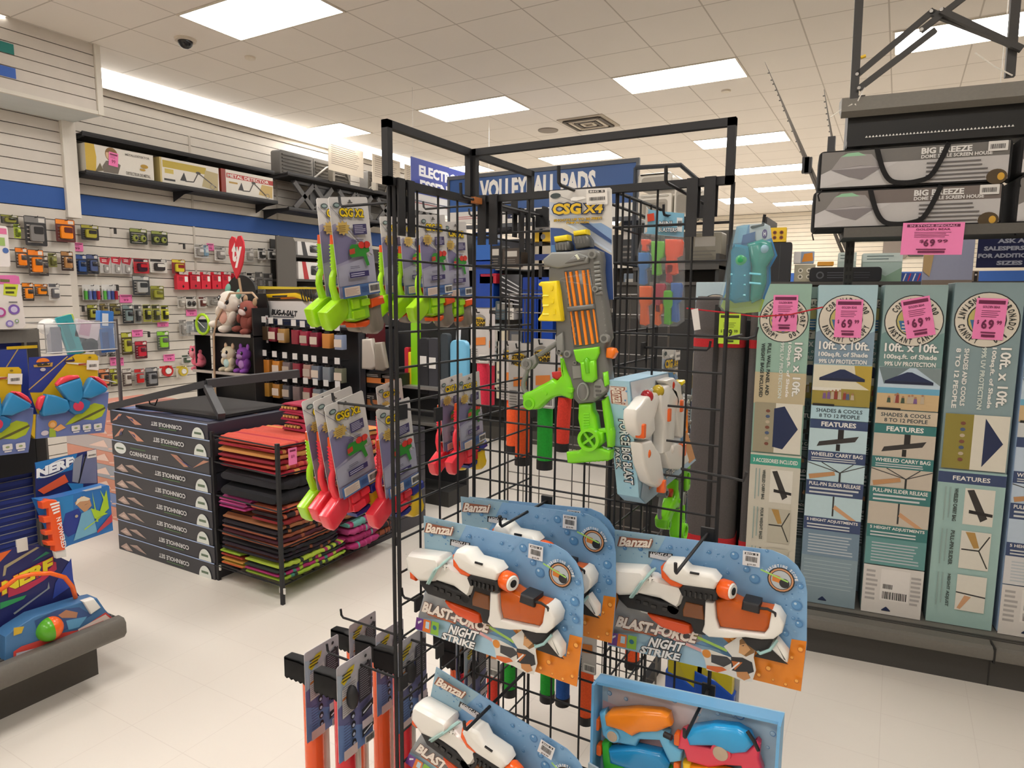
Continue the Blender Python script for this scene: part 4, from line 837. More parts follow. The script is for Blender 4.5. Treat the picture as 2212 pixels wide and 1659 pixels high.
so = stream(1128, 1003, 1.95, 'ee5a28f', 'orange foam squirter with STREAM MACHINE card, behind the inner corner')
sg = stream(1176, 1012, 1.86, '1f9a2cf', 'green tie-dye foam squirter hanging under the lime handle of the big blaster')
sr = stream(1215, 975, 2.12, 'd83c2cf', 'red foam squirter tilted behind the big blaster stock')
sr.matrix_world = facing_front(at(1213, 973, Y=2.12)) @ RZ(-3)
stream(1108, 978, 2.1, '', 'orange foam squirter, left one of the pair behind the inner corner', first=so)
t2 = stream(1043, 890, 2.25, 'd02c48f', 'crimson foam squirter with black cap just right of the inner post')
stream(1056, 888, 2.4, '', 'crimson foam squirter, half hidden behind the one right of the inner post', first=t2)
for px, py, Y, src, l in ((1100, 1500, 1.95, sg, 'green foam squirter low on the stand, left of the white gap'), (1182, 1512, 1.9, sg, 'green foam squirter low on the stand, beside a blue one'), (1148, 1395, 2.3, so, 'foam squirter with STREAM MACHINE card at knee height behind the stack of three'),
                          (1265, 1560, 2.0, so, 'orange foam squirter low, left of the four gun box'), (1365, 1440, 2.1, so, 'orange foam squirter between the two blaster cards'), (1065, 1560, 2.0, sr, 'red foam squirter low behind the steeply tilted blaster card')):
    stream(px, py, Y, '', l, first=src)
sb = stream(1215, 1520, 2.0, '2458a8f', 'blue foam squirter low on the stand beside the green one')
stream(1240, 1395, 2.2, '', 'blue foam squirter with its card showing above the rear blaster card', first=sb)
# black and yellow packs low behind the single blaster
for x, k, l in ((1480, 'c9b51ag', 'yellow and blue water toy pack below the right blaster card, left one'), (1545, 'c9b51ag', 'yellow and blue water toy pack below the right blaster card, right one')):
    t = thing('water_toy_pack', l, 'toy', facing_front(at(x, 1420, Y=1.62)))
    f = MB(); f.prism(rrect(-.045, -.13, .045, .03, .008), -.03, -.002, k, .006); f.build('float', t)
    f = MB(); f.prism([(-.05, -.17), (.05, -.17), (.05, -.09), (.0, -.06), (-.05, -.05)], -.034, .002, '1f4fb0g', .006); f.build('clip', t)
    f = MB(); f.prism(rrect(-.055, -.18, .055, .06, .01), -.04, -.036, 'c8c5c0p'); f.build('card', t)
# ================================================================ LEFT GONDOLA WITH TOYS
DG = '68645dk'
t = thing('gondola_shelf', 'grey steel gondola end at the left edge with navy slatted back panel', 'shelving', T(-3.25, 1.5, 0))
f = MB()
f.box(-.4, -3.2, .0, .40, -.05, .15, '4a4641k'); f.box(-.4, -3.2, 0, .38, -.08, .012, '2a2826k'); f.build('kick_plate', t, shade=0)
f = MB(); pr = [(.0, .17), (.50, .17), (.535, .185), (.55, .205), (.55, .25), (.535, .27), (.50, .272), (.48, .262), (.0, .262)]
f.prism(pr, .0, 3.2, DG, .008, Matrix(((1, 0, 0, 0), (0, 0, -1, -.0), (0, 1, 0, 0), (0, 0, 0, 1))))
for x in (.42, .445, .47): f.box(x, -3.2, .262, x + .012, -.012, .266, '3c3935k')
f.build('base_shelf', t)
f = MB(); f.box(-.03, -3.2, .26, .0, -.06, 1.42, '1e2f78k')
for i in range(30): f.box(.0, -3.2, .30 + i*.0375, .004, -.06, .318 + i*.0375, '24388ak'); 
for i in range(30): f.box(.0, -3.2, .320 + i*.0375, .006, -.06, .3225 + i*.0375, '8d8c96k')
f.build('slat_panel', t, shade=0)
f = MB(); f.box(-.05, -.06, .27, .03, .0, 1.455, DG); f.box(-.05, -3.2, 1.40, .03, -.06, 1.455, DG); f.box(.03, -.05, .27, .034, -.01, 1.4, '2a2826k'); f.build('frame', t, shade=0)
f = MB(); f.box(-.02, -.34, .84, .05, -.06, 1.02, '1c1c1ek'); f.build('bracket', t, shade=0)
# flying disc ball toys
MF = facing_right(at(68, 775, X=-2.95)); tr = Tr(MF).view(0, 700, 6.143)
def disc_toy(label):
    t = thing('disc_toy_pack', label, 'toy', MF)
    f = MB(); f.prism(tr((385, 440), (860, 412), (1000, 395), (1270, 395), (1303, 430), (1295, 780), (1290, 1350), (420, 1450), (385, 900)), -.002, 0, '2b3a88p')
    f.P(tr((395, 900), (560, 900), (880, 520), (860, 480), (1000, 398), (1270, 398), (1300, 430), (1293, 1000), (700, 1100), (500, 1200)), 'cfaa1bp'); f.P(tr((375, 905), (590, 660), (880, 415), (905, 420), (850, 520), (560, 900), (520, 905)), '2b3a88p'); f.L(*tr.p(380, 870), *tr.p(895, 425), .004, 'c2a45bp')
    c = tr.p(568, 500); f.P(circ(c[0], c[1], .024, .016, 14, 0, 180), 'e07a2bp'); f.P(tr((440, 540), (700, 505), (690, 560), (450, 570)), 'b58f48p'); f.P(tr((480, 530), (530, 505), (560, 540), (600, 500), (640, 535), (670, 505), (660, 545), (500, 560)), '3a3320p'); f.C(*tr.p(565, 600), .010, 'b9b3bbp', .007)
    f.P(tr((845, 480), (960, 465), (955, 420), (990, 480), (975, 495), (850, 500)), '3a2a45p'); f.P(tr((870, 505), (1140, 515), (1140, 545), (890, 520)), 'd9d5cdp'); f.R(*tr.p(1035, 545), *tr.p(1135, 515), 'a0452cp')
    f.C(*tr.p(1185, 440), .006, '7d6a1bp', .004); f.P(tr((1145, 475), (1305, 478), (1300, 608), (1140, 600)), 'dedad4p'); f.code(*tr.p(1175, 570), *tr.p(1270, 525))
    f.build('card', t)
    f = MB(); f.prism(tr((430, 1190), (640, 1180), (800, 1080), (1000, 960), (1385, 890), (1375, 1050), (1325, 1425), (415, 1510)), .001, .035, '6776acp', .003); f.prism(tr((375, 1180), (430, 1190), (415, 1512), (312, 1402)), .001, .030, 'd2ac1dp', .002)
    f.lz = .0354; f.P(tr((800, 1330), (860, 1265), (1040, 1110), (1190, 1035), (1310, 1060), (1338, 1120), (1290, 1210), (1180, 1260), (1020, 1250), (920, 1300)), 'a9b92ap'); f.P(tr((880, 1310), (1100, 1195), (1330, 1085), (1336, 1110), (1120, 1220), (920, 1302)), '5d5a30p')
    c = tr.p(635, 1315); f.C(*c, .016, 'd99a3fp'); f.C(c[0], c[1] - .002, .010, 'e8b47cp'); f.P(tr((590, 1370), (670, 1370), (680, 1480), (590, 1485)), '98ad3ap'); f.P(tr((640, 1385), (740, 1310), (810, 1360), (700, 1410)), 'e0a468p'); f.C(*tr.p(530, 1430), .014, 'c4bac4p', .010)
    for x, y in ((940, 1365), (1085, 1352), (1228, 1340)): c = tr.p(x, y); f.RR(c[0]-.0165, c[1]-.0115, c[0]+.0165, c[1]+.0115, .004, 'cfcbc9p'); f.C(c[0], c[1], .007, '8b9a6ap', .004); f.RR(c[0]-.012, c[1]-.019, c[0]+.012, c[1]-.014, .001, 'd9d6d4p')
    f.build('carton', t)
    cc = tr.p(930, 1070)
    for w_, cap in (([(660, 815), (700, 790), (960, 700), (985, 760), (1000, 945), (930, 1050), (790, 985)], [(650, 780), (720, 700), (830, 665), (945, 665), (965, 700), (820, 740), (665, 810)]),
                    ([(1000, 880), (1080, 720), (1110, 695), (1300, 815), (1325, 850), (1290, 890), (1100, 970), (980, 960)], [(1110, 690), (1130, 676), (1210, 685), (1290, 740), (1335, 810), (1320, 840)]),
                    ([(510, 912), (620, 925), (790, 985), (830, 1100), (760, 1160), (480, 1205), (455, 1170), (470, 1050)], [(440, 1130), (400, 1100), (402, 1040), (430, 960), (480, 930), (508, 935), (490, 1020)])):
        f = MB(); f.prism(tr(w_), .03, .066, '2f7fb2g', .008); p = f.build('petal', t); f = MB(); f.prism(tr(cap), .034, .060, 'dd3f4eg', .007); f.build('petal_pad', p)
    f = MB(); f.prism(tr([(810, 1000), (900, 960), (1020, 960), (1110, 1010), (1090, 1090), (1000, 1170), (900, 1185), (820, 1130)]), .03, .06, '2a6fa3g', .008); f.C(cc[0], cc[1] + .001, .0005, 'c8354ap')
    c = tr.p(935, 1068); f.lathe([(.0205, .058), (.0205, .063), (.017, .064), (.0, .064)], 'c93a55g', T(c[0], c[1], 0)); f.build('hub', t)
    return t
dt = disc_toy('blue and yellow flying disc toy with blue petals, nearest the gondola end')
def dsh(src, o, label, rot=0): return dup(src, src.matrix_world @ T(*o) @ RZ(rot), label)
dsh(dt, (-.292, -.030, 0), 'blue and yellow flying disc toy cut off by the left edge of the picture')
t = thing('toy_pack', 'navy toy card with orange cone, hanging behind the flying disc toys', 'toy', MF @ T(-.10, .035, -.1))
f = MB(); f.prism([(-.03, 0), (.13, .0), (.13, -.32), (-.03, -.32)], -.002, 0, '32428ep'); f.L(-.02, -.18, .10, -.0, .004, 'b89c57p'); f.P(circ(.0, -.028, .03, .018, 12, 0, 180), 'd9782bp'); f.R(-.03, -.05, .03, -.035, 'a88845p'); f.R(.06, -.0, .17, .012, 'cfaa1bp'); f.build('card', t)
f = MB(); f.prism([(-.02, -.14), (.012, -.09), (.018, -.14)], 0, .03, 'e07a2bg', .004); f.prism([(-.03, -.145), (.022, -.14), (.02, -.27), (-.01, -.25)], 0, .035, 'd23340g', .004); f.build('cone', t)
# foam blaster card and box
MN = facing_right(at(78, 999, X=-2.9)); tr = Tr(MN).view(0, 950, 3.53)
t = thing('foam_blaster_pack', 'blue NERF foam blaster card hanging on the navy panel behind a second one', 'toy', MN @ T(0, 0, -.01))
f = MB(); f.prism(tr((275, 175), (745, 70), (755, 330), (860, 690), (290, 600)), -.002, 0, '1f2a66p'); f.P(tr((275, 175), (600, 105), (560, 230), (300, 300)), '2374b8p'); f.P(tr((570, 150), (640, 110), (610, 330), (560, 320)), '8a8d9ap'); f.P(tr((650, 130), (745, 110), (748, 330), (610, 335)), '6d7292p'); f.L(*tr.p(665, 110), *tr.p(610, 330), .006, '1c1c24p')
c = tr.p(440, 210); f.P([(c[0] + .072*math.cos(a/10*math.pi)*.97 - .018*math.sin(a/10*math.pi)*-.4, c[1] + .028*math.sin(a/10*math.pi) + .072*math.cos(a/10*math.pi)*.24) for a in range(20)], 'd9dce2p'); f.P([(c[0] + .066*math.cos(a/10*math.pi), c[1] + .022*math.sin(a/10*math.pi) + .066*math.cos(a/10*math.pi)*.24) for a in range(20)], '1d2c60p')
tr.txt(f, 'NERF', (290, 290), (560, 195), (290, 225), 'eceef0p', bold=.06); f.P(tr((295, 385), (500, 265), (530, 320), (340, 415)), 'dc5a35p'); f.P(tr((670, 88), (740, 72), (742, 130), (672, 142)), 'dcd6cfp'); f.code(*tr.p(680, 128), *tr.p(735, 105)); f.P(tr((520, 330), (640, 335), (640, 380), (560, 390)), '2f7fc0p')
f.build('card', t)
MN2 = facing_right(at(85, 1080, X=-2.80)); tr = Tr(MN2).view(0, 950, 3.53)
t = thing('foam_blaster_pack', 'blue foam blaster box showing a face and lime darts, lowest on the gondola end', 'toy', MN2)
f = MB(); f.prism(tr((300, 460), (430, 445), (820, 345), (835, 350), (865, 690), (530, 805), (480, 830), (440, 780)), -.06, -.002, '2c6fb4p'); f.lz = -.0018
f.P(tr((300, 460), (560, 420), (560, 560), (470, 740), (440, 600)), '2b7fbfp'); f.P(tr((500, 560), (600, 520), (640, 600), (600, 700), (520, 740), (470, 680)), '263a8cp'); f.P(tr((570, 480), (620, 430), (680, 440), (700, 500), (650, 555), (610, 520)), 'b98d68p'); f.P(tr((575, 500), (590, 450), (640, 428), (690, 448), (670, 462), (610, 470)), 'd9ccb3p'); f.P(tr((640, 500), (680, 480), (655, 490)), '2a2020p')
f.P(tr((620, 560), (700, 520), (740, 700), (560, 770), (600, 640)), '6fa8c4p')
for q in (((700, 390), (750, 620), (735, 625)), ((810, 380), (830, 520), (740, 610)), ((830, 540), (640, 690), (645, 675)), ((760, 380), (820, 480), (800, 490)), ((690, 520), (720, 600), (820, 560))): f.P(tr(*q), 'a5c832p')
f.P(tr((740, 690), (850, 560), (855, 620), (740, 710)), 'b8404ap'); f.P(tr((620, 385), (770, 345), (770, 365), (650, 390)), 'bfc6cfp'); f.C(*tr.p(580, 580), .006, 'a99f8ap')
f.build('carton', t)
f = MB(); f.prism(tr((300, 470), (350, 450), (410, 452), (440, 490), (478, 830), (400, 845), (400, 800), (345, 800), (335, 770), (385, 760), (380, 715), (330, 722), (322, 690), (372, 680), (366, 622), (318, 628), (308, 580), (358, 575), (352, 515), (308, 522)), -.02, .02, 'ea5a28g', .004); f.lz = .0202
for i in range(4): f.P(tr((360 + i*8, 480 + i*22), (430, 462 + i*22), (434, 474 + i*22), (362 + i*8, 494 + i*22)), 'f0ece6p')
tr.txt(f, 'N POWERED', (404, 590), (450, 820), (440, 575), 'f3e9dfp'); f.build('clip', t)
f = MB(); f.prism(tr((405, 845), (490, 825), (495, 885), (420, 900)), -.01, .012, 'dfe0dcp', .001); f.build('price_tag', t)
# hoop set on the base shelf
MH = facing_right(at(150, 1188, X=-2.86)); tr = Tr(MH).view(0, 950, 3.53)
t = thing('hoop_set', 'navy NERF basketball hoop set with orange rim and green and orange ball on the shelf', 'toy', MH)
f = MB(); f.prism(tr((-120, 900), (0, 862), (130, 815), (300, 800), (400, 840), (470, 900), (525, 925), (555, 1050), (585, 1160), (640, 1230), (300, 1320), (0, 1500), (-120, 1540)), -.012, 0, '232a66p')
f.P(tr((0, 862), (90, 835), (0, 930), (-60, 940)), 'e0682ap'); f.P(tr((20, 1040), (30, 960), (280, 815), (300, 820), (50, 975), (40, 1030)), 'a89f7cp'); f.P(tr((350, 850), (380, 860), (240, 930)), '2f8a6ap'); f.P(tr((370, 1080), (378, 1130), (110, 1330), (100, 1320), (360, 1130)), '8f9aa0p'); f.P(tr((0, 1240), (200, 1180), (180, 1210), (0, 1290)), '2f9a5ap'); f.P(tr((420, 1090), (540, 900), (560, 1100), (400, 1210)), '2f4aa8p')
f.P(tr((60, 1090), (150, 1010), (330, 920), (425, 930), (430, 985), (330, 1070), (200, 1150), (60, 1200)), 'c22e52p'); f.P(tr((90, 1080), (330, 940), (410, 945), (300, 1050), (110, 1140)), '262b66p')
tr.txt(f, 'NERF', (20, 1175), (395, 985), (15, 1085), 'ecdc2bp', 'a81f3ap', bold=.06, olw=.1)
f.build('backboard', t)
f = MB(); f.tube([(*tr.p(-60, 1160), .02), (*tr.p(0, 1090), .05), (*tr.p(60, 1020), .07), (*tr.p(160, 985), .09), (*tr.p(280, 975), .10), (*tr.p(400, 1010), .09), (*tr.p(480, 1090), .07), (*tr.p(525, 1180), .05)], .0085, 'f26a1eg', 10); f.build('rim', t)
f = MB(); a0 = tr.p(0, 1500); a1_ = tr.p(640, 1230)
f.prism(tr((-60, 1450), (0, 1400), (160, 1300), (520, 1190), (640, 1165), (700, 1250), (765, 1320), (480, 1430), (30, 1620), (-60, 1660)), .02, .10, '3f6f9ep', .004); f.lz = .1003
f.P(tr((160, 1330), (330, 1250), (500, 1230), (600, 1290), (400, 1400), (200, 1480)), '2f4f86p'); f.P(tr((340, 1290), (400, 1250), (490, 1270), (480, 1310), (370, 1310)), 'b07d5ep'); f.P(tr((400, 1330), (450, 1320), (560, 1300), (500, 1380), (420, 1400)), '5a9ac4p')
f.P(tr((0, 1560), (60, 1520), (380, 1420), (500, 1400), (700, 1270), (765, 1320), (480, 1430), (30, 1620), (0, 1610)), 'c8413bp'); f.P(tr((490, 1395), (700, 1285), (740, 1320), (500, 1430)), 'e2cfc4p'); f.bars(*tr.p(505, 1415), *tr.p(690, 1320), 1, 'c03a3ap', .3); f.P(tr((20, 1570), (180, 1530), (170, 1560), (20, 1610)), 'b9b9c4p'); f.P(tr((0, 1380), (80, 1370), (60, 1420), (0, 1440)), 'c9a62ap')
f.build('carton', t)
c = tr.p(275, 1390); f = MB(); f.ell((c[0], c[1], .10), (.047, .047, .047), 'ee6524g', 24, 16)
b = f.build('ball', t)
f = MB(); m_ = T(c[0], c[1], .10) @ RZ(-75)
vs = []; f2 = MB(m_); f2.lathe([(.0478*math.sin(math.radians(a)), .0478*math.cos(math.radians(a))) for a in range(2, 92, 8)], '56a324g', RX(90) @ RY(-12), 24); f2.build('ball_half', b)
f = MB(); f.prism(tr((520, 1185), (600, 1160), (655, 1230), (580, 1280)), .08, .115, 'e3e2dcg', .006); f.build('clasp', t)
f = MB(); f.box(-.018, -.03, -.004, .018, .02, .006, 'dcdad2p', T(*tr.p(165, 790), .0)); f.build('hang_tag', t)
# pink and white pad set at the very left, above
MP = facing_right(at(0, 590, X=-3.2)); tr = Tr(MP).view(0, 400, 3.687)
t = thing('toy_pack', 'white carton with pink top and lime price sticker showing purple discs, left edge', 'toy', MP)
f = MB(); f.prism(tr((-250, 715), (120, 715), (150, 725), (160, 780), (205, 1110), (180, 1140), (-250, 1150)), -.04, 0, 'ddd5d0p', .0); f.lz = .0003; f.P(tr((-250, 715), (120, 715), (150, 725), (160, 785), (-250, 790)), 'd76fa8p'); f.P(tr((30, 780), (145, 790), (130, 885), (25, 870)), 'c6cf3cp'); f.bars(*tr.p(45, 870), *tr.p(125, 800), 2, '4a4a20p', .5); f.P(tr((0, 745), (75, 750), (75, 770), (0, 768)), '6a6a3cp')
for x, y, r, k in ((110, 988, .021, '7a5aa8p'), (75, 1100, .014, '8a7ab8p'), (0, 1010, .02, 'b04a8ap'), (130, 1080, .008, '7aa06ap')): c = tr.p(x, y); f.C(*c, r, k); f.C(*c, r*.6, 'c9bddap')
f.bars(*tr.p(65, 940), *tr.p(135, 920), 1, '6a6a6ap', .5); f.build('carton', t)
t = thing('toy_pack', 'pink edged carton stack cut off at the left edge above the white carton', 'toy', facing_right(at(0, 535, X=-3.4)))
f = MB(); f.prism(rrect(-.2, -.08, .035, .095, .01), -.04, 0, 'e3dcd9p', .0); f.lz = .0003; f.R(-.2, .06, .03, .085, 'd9729ap'); f.C(.02, -.01, .012, '4b6aa8p'); f.R(-.02, .01, .02, .045, '9ab86ap'); f.build('carton', t)
# wire spinner bin with odds and ends
t = thing('wire_bin', 'clear fronted wire bin on a grey post, filled with small packs', 'bin', T(0, 0, 0))
XB = -4.25; pa, pb = at(95, 695, X=XB), at(250, 700, X=XB); pc, pd = at(118, 760, X=XB), at(248, 755, X=XB)
y0, y1, zt, zb = pa.y, pb.y, (pa.z + pb.z)/2, (pc.z + pd.z)/2
f = MB(); 
for z in (zt, zb): f.tube([(XB, y0, z), (XB, y1, z), (XB - .3, y1, z), (XB - .3, y0, z)], .004, 'b5b2b0m', 6, cl=True)
for y in (y0, y1): f.tube([(XB, y, zb), (XB, y, zt)], .003, 'b5b2b0m', 6)
f.build('wire_frame', t)
f = MB(); f.box(XB - .003, y0, zb, XB, y1, zt, 'dfe8f0c'); f.build('clear_front', t)
f = MB(); f.box(XB - .3, y0, zb - .006, XB, y1, zb, 'a9b4c0c'); f.build('tray', t)
f = MB(); f.cyl((XB - .02, y1 + .012, .0), (XB - .02, y1 + .012, zt + .02), .012, '77706fm', 12); f.build('post', t)
f = MB(); a = at(135, 822, X=XB); b = at(250, 822, X=XB); f.tube([(XB, a.y, a.z), (XB + .02, (a.y+b.y)/2, a.z + .005), (XB, b.y, b.z - .01), (XB - .2, b.y, b.z), (XB - .2, a.y, a.z)], .004, 'b5b2b0m', 6, cl=True); f.build('lower_ring', t)
def binitem(nm, cat, label, px, py, w_, h_, k, rot=0, dp=.05, shape='box', k2=None, off=.06):
    P = at(px, py, X=XB - off); t = MB(facing_right(P, rot))
    if shape == 'box': t.rbox(-w_/2, -h_/2, -dp, w_/2, h_/2, 0, .006, k)
    elif shape == 'ball': t.ell((0, 0, -dp), (w_/2, h_/2, dp), k)
    else: t.lathe([(w_/2, -dp), (w_/2, 0), (w_/4, .002), (w_/4, -.01)], k)
    if k2: t.lz = .0006; t.R(-w_/2*.7, -h_/2*.7, w_/2*.2, h_/2*.7, k2)
    tag(t.build(nm), label, cat)
binitem('round_case', 'case', 'round white case on top of the wire bin', 115, 706, .12, .10, 'e2e0dcg', shape='ball')
binitem('activity_book', 'book', 'teal and lime book standing tilted in the wire bin', 152, 724, .09, .24, '35a0a8p', 14, .02, k2='2b8a92p')
binitem('activity_book', 'book', 'lime edged pack leaning on the teal book in the wire bin', 163, 722, .05, .25, 'b9cc5ap', 14, .03, off=.1)
binitem('blister_pack', 'pack', 'grey clear pack at the left end of the wire bin', 122, 735, .06, .16, '8a8790g', 0)
binitem('pouch', 'pack', 'white and pink pouch leaning in the middle of the wire bin', 190, 712, .14, .11, 'ddcfd6p', -14, k2='c9a0b4p')
binitem('blister_pack', 'pack', 'clear pack with grey card under the pink pouch in the wire bin', 186, 735, .11, .12, '9aa4a8g', 20, off=.09)
binitem('tape_roll', 'roll', 'black roll lying at the bottom of the wire bin', 197, 745, .085, .085, '232326g', shape='ring')
binitem('blister_pack', 'pack', 'slim clear pack beside the blue box in the wire bin', 216, 730, .04, .22, '8f8d94g', 4)
binitem('small_box', 'box', 'blue box in the wire bin, lower right', 232, 735, .09, .15, '2f68b4p', 2, k2='244f90p')
binitem('small_box', 'box', 'blue box with white price label at the top right of the wire bin', 231, 690, .085, .11, '3a78c4p', -4, k2='d9dde2p')
# ================================================================ CORNHOLE BOXES AND BLACK FRAME
CHX0, CHX1, CHY = -4.205, -3.262, 2.32
def ch_box(z0, z1, flip, label, dx=0, tone='2c2c33p', pale=False, x0=CHX0, x1=CHX1, y=CHY, dep=.62):
    W, H = x1 - x0, z1 - z0 - .003
    t = thing('game_box', label, 'box', facing_front(Vector((x0 + dx, y, z0))))
    f = MB(); f.rbox(0, 0, -dep, W, H, 0, .002, tone, bev=.001); f.lz = .0004
    f.R(0, H - .006, W, H, '9fb2d8p')
    if flip:
        if pale: q = [((.02, .02), (.085, H*.55), (.15, .012), (.09, .006)), ((.12, H*.5), (.2, H*.62), (.3, .02), (.22, .03))]; k1 = 'b29a90p'
        else: q = [((.02, .015), (.1, H - .02), (.13, H - .02), (.075, .03)), ((.17, H - .025), (.23, H - .03), (.33, .02), (.26, .015))]; k1 = 'c98d76p'
        for s_ in q: f.P([(x, y_) for x, y_ in s_], k1)
        if pale: f.P([(.05, .02), (.085, H*.38), (.12, .02)], 'd0b9aep'); f.P([(.16, H*.42), (.2, H*.45), (.25, .03), (.22, .035)], '8f7a78p')
        else: f.P([(.07, .03), (.1, H - .03), (.11, .04)], '3b3f66p'); f.P([(.2, H - .04), (.25, .03), (.24, .05)], '3b3f66p')
        f.txt('CORNHOLE SET', .715, H*.60, .29, H*.27, 'd9dadbp', rot=180, bold=.03); f.bars(.5, H*.17, .67, H*.29, 1, '4e6b4ap', .6)
        c = .86; f.P([(c + .055*math.cos(math.radians(a)), .0 + H*.7*math.sin(math.radians(a))) for a in range(0, 181, 15)], 'd4d8d2p'); f.bars(c - .032, H*.22, c + .032, H*.4, 1, '5a6e58p', .8)
    else:
        f.C(.09, H*.52, .062, 'dde1ddp', H*.36); f.bars(.05, H*.42, .13, H*.6, 1, '5a6e58p', .6); f.txt('CORNHOLE SET', .19, H*.2, .29, H*.27, 'd9dadbp', bold=.03); f.bars(.2, H*.6, .36, H*.72, 1, '4e6b4ap', .6)
        f.P([(.6, H - .02), (.66, H - .02), (.76, .02), (.72, .015)], 'b8836dp'); f.P([(.8, .02), (.95, H - .02), (.9, H - .02)], 'b8836dp'); f.P([(.64, H - .03), (.74, .03), (.8, .02)], '4a4e86p')
    f.build('carton', t)
    f = MB(Matrix(((1, 0, 0, 0), (0, 0, 1, 0), (0, -1, 0, 0), (0, 0, 0, 1)))); f.lz = H + .0005
    f.box(0, 0, 0, 0, 0, 0, tone) if 0 else None
    f.P([(.02, .03), (W*.5, .1), (W*.4, dep*.5), (.02, dep*.7)], '7a8ab8p'); f.L(.05, dep*.3, W*.8, dep*.8, .015, 'a9b4d0p'); f.L(W*.3, .05, W*.95, dep*.6, .01, 'b88a78p'); f.P([(W*.5, .05), (W*.95, .04), (W*.9, .3)], '3f4258p')
    f.build('top_print', t, shade=0)
    return t
zz = [0, .102, .203, .305, .409, .511, .615, .715, .815, .905]
nm9 = ['topmost', 'second', 'third', 'fourth', 'fifth', 'sixth', 'seventh', 'eighth', 'lowest']
for i in range(9):
    k = 8 - i
    ch_box(zz[i], zz[i+1], k != 2, 'dark CORNHOLE SET box, %s of the stack beside the blankets%s' % (nm9[k], ', upright print' if k == 2 else ''), dx=(.0, .006, -.004, .003, 0, .008, -.003, .012, 0)[i], tone=('34343ap', '2e2e36p', '35353ap', '2b2b33p', '33333ap', '2f2f36p', '3a3a40p', '37373cp', '2a2a38p')[i], pale=k > 2)
for i in range(7): ch_box(i*.1, i*.1 + .1, True, 'dark CORNHOLE SET box, %s of the stack under the black frame leg' % ['lowest', 'second lowest', 'third lowest', 'fourth lowest', 'middle', 'second from top', 'topmost'][i] , x0=-3.75, x1=-2.85, y=3.12, tone='3a3840p')
for i in range(8):
    z0 = i * .1; t = thing('game_box', 'pink and orange game box, %s of the stack left of the cornhole boxes' % ['lowest', 'second lowest', 'third from bottom', 'fourth from bottom', 'fifth from bottom', 'third from top', 'second from top', 'topmost'][i], 'box', facing_front(Vector((-5.35, 2.62, z0))))
    f = MB(); f.rbox(0, 0, -.6, 1.05, .098, 0, .002, ('cf8f7cp', '6f86b8p', 'c9866fp', '9a9ea8p', 'd0907cp', 'b9b0b0p', 'd89480p', 'd08a78p')[i], bev=.001); f.lz = .0004
    f.L(.55, .02, 1.0, .08, .01, 'e0b8a8p'); f.P([(.6, .05), (.75, .09), (.9, .03)], '5f78b0p'); f.P([(.3, .02), (.5, .08), (.55, .03)], 'e6c9bcp'); f.build('carton', t)
    f = MB(Matrix(((1, 0, 0, 0), (0, 0, 1, 0), (0, -1, 0, 0), (0, 0, 0, 1)))); f.lz = .0985
    for j in range(9): f.L(.02 + j*.1, .02, .3 + j*.09, .58, .016, ('e3a58ep', 'e9ddd8p', '5a5560p')[j % 3])
    f.build('top_print', t, shade=0)
# black angled steel frame resting on the boxes
t = thing('steel_frame', 'black angled steel frame lying on top of the cornhole boxes', 'frame', T(0, 0, 0))
def bar(f, a, b, w_, h_, k=('3c3c3fk')):
    a, b = Vector(a), Vector(b); d = b - a; M = d.to_track_quat('Y', 'Z').to_matrix().to_4x4(); M.translation = a
    f.box(-w_/2, 0, -h_/2, w_/2, d.length, h_/2, k, M)
A_, B_, C_ = at(239, 878, Y=2.33), at(447, 828, Y=2.55), at(645, 806, Y=3.05)
f = MB(); bar(f, A_, B_, .05, .042); bar(f, B_, C_, .05, .05); f.build('rail', t, shade=0)
f = MB(); D_ = at(480, 925, X=-3.285); bar(f, (B_.x, B_.y, B_.z - .02), (D_.x, D_.y, .925), .04, .04); f.build('leg', t, shade=0)
f = MB(); f.box(-4.1, 2.42, .908, -3.32, 2.92, .925, '121214k'); f.build('mesh_bed', t, shade=0)
f = MB(); q = at(330, 868, Y=2.42); f.tube([(q.x - .04, q.y, q.z + .02), (q.x - .03, q.y, q.z - .015), (q.x + .02, q.y, q.z - .02), (q.x + .05, q.y, q.z + .02)], .004, '222224m', 6); f.build('handle', t)
# ================================================================ BLANKET RACK
t = thing('wire_rack', 'low black wire rack on the floor filled with folded striped blankets', 'rack', T(-2.694, 2.305, 0))
RW_, RD_, RH_ = -.555, .965, .84
f = MB()
for x, y in ((0, 0), (RW_, .03), (RW_, RD_), (-.04, RD_)):
    q = MB(); q.box(x - .009, y - .009, .0, x + .009, y + .009, RH_ + .02 if y < .5 else RH_ - .06, '1d1d20k'); q.box(x - .02, y - .004, .06, x + .02, y + .004, .09, 'd6d3cck'); q.build('corner_post', t, shade=0)
for z in (.10, .30, .50, .69, RH_):
    f.tube([(0, 0, z), (RW_, .03, z)], .0045, '2c2c2fm', 6); f.tube([(0, 0, z), (-.04, RD_, z - (.05 if z > .6 else 0))], .0045, '2c2c2fm', 6); f.tube([(RW_, .03, z), (RW_, RD_, z - .04)], .004, '2c2c2fm', 6)
for i in range(13): y = i * RD_ / 12; f.tube([(-.04*y/RD_, y, .10), (RW_, y, .10)], .003, '2c2c2fm', 5)
f.build('wire_side', t)
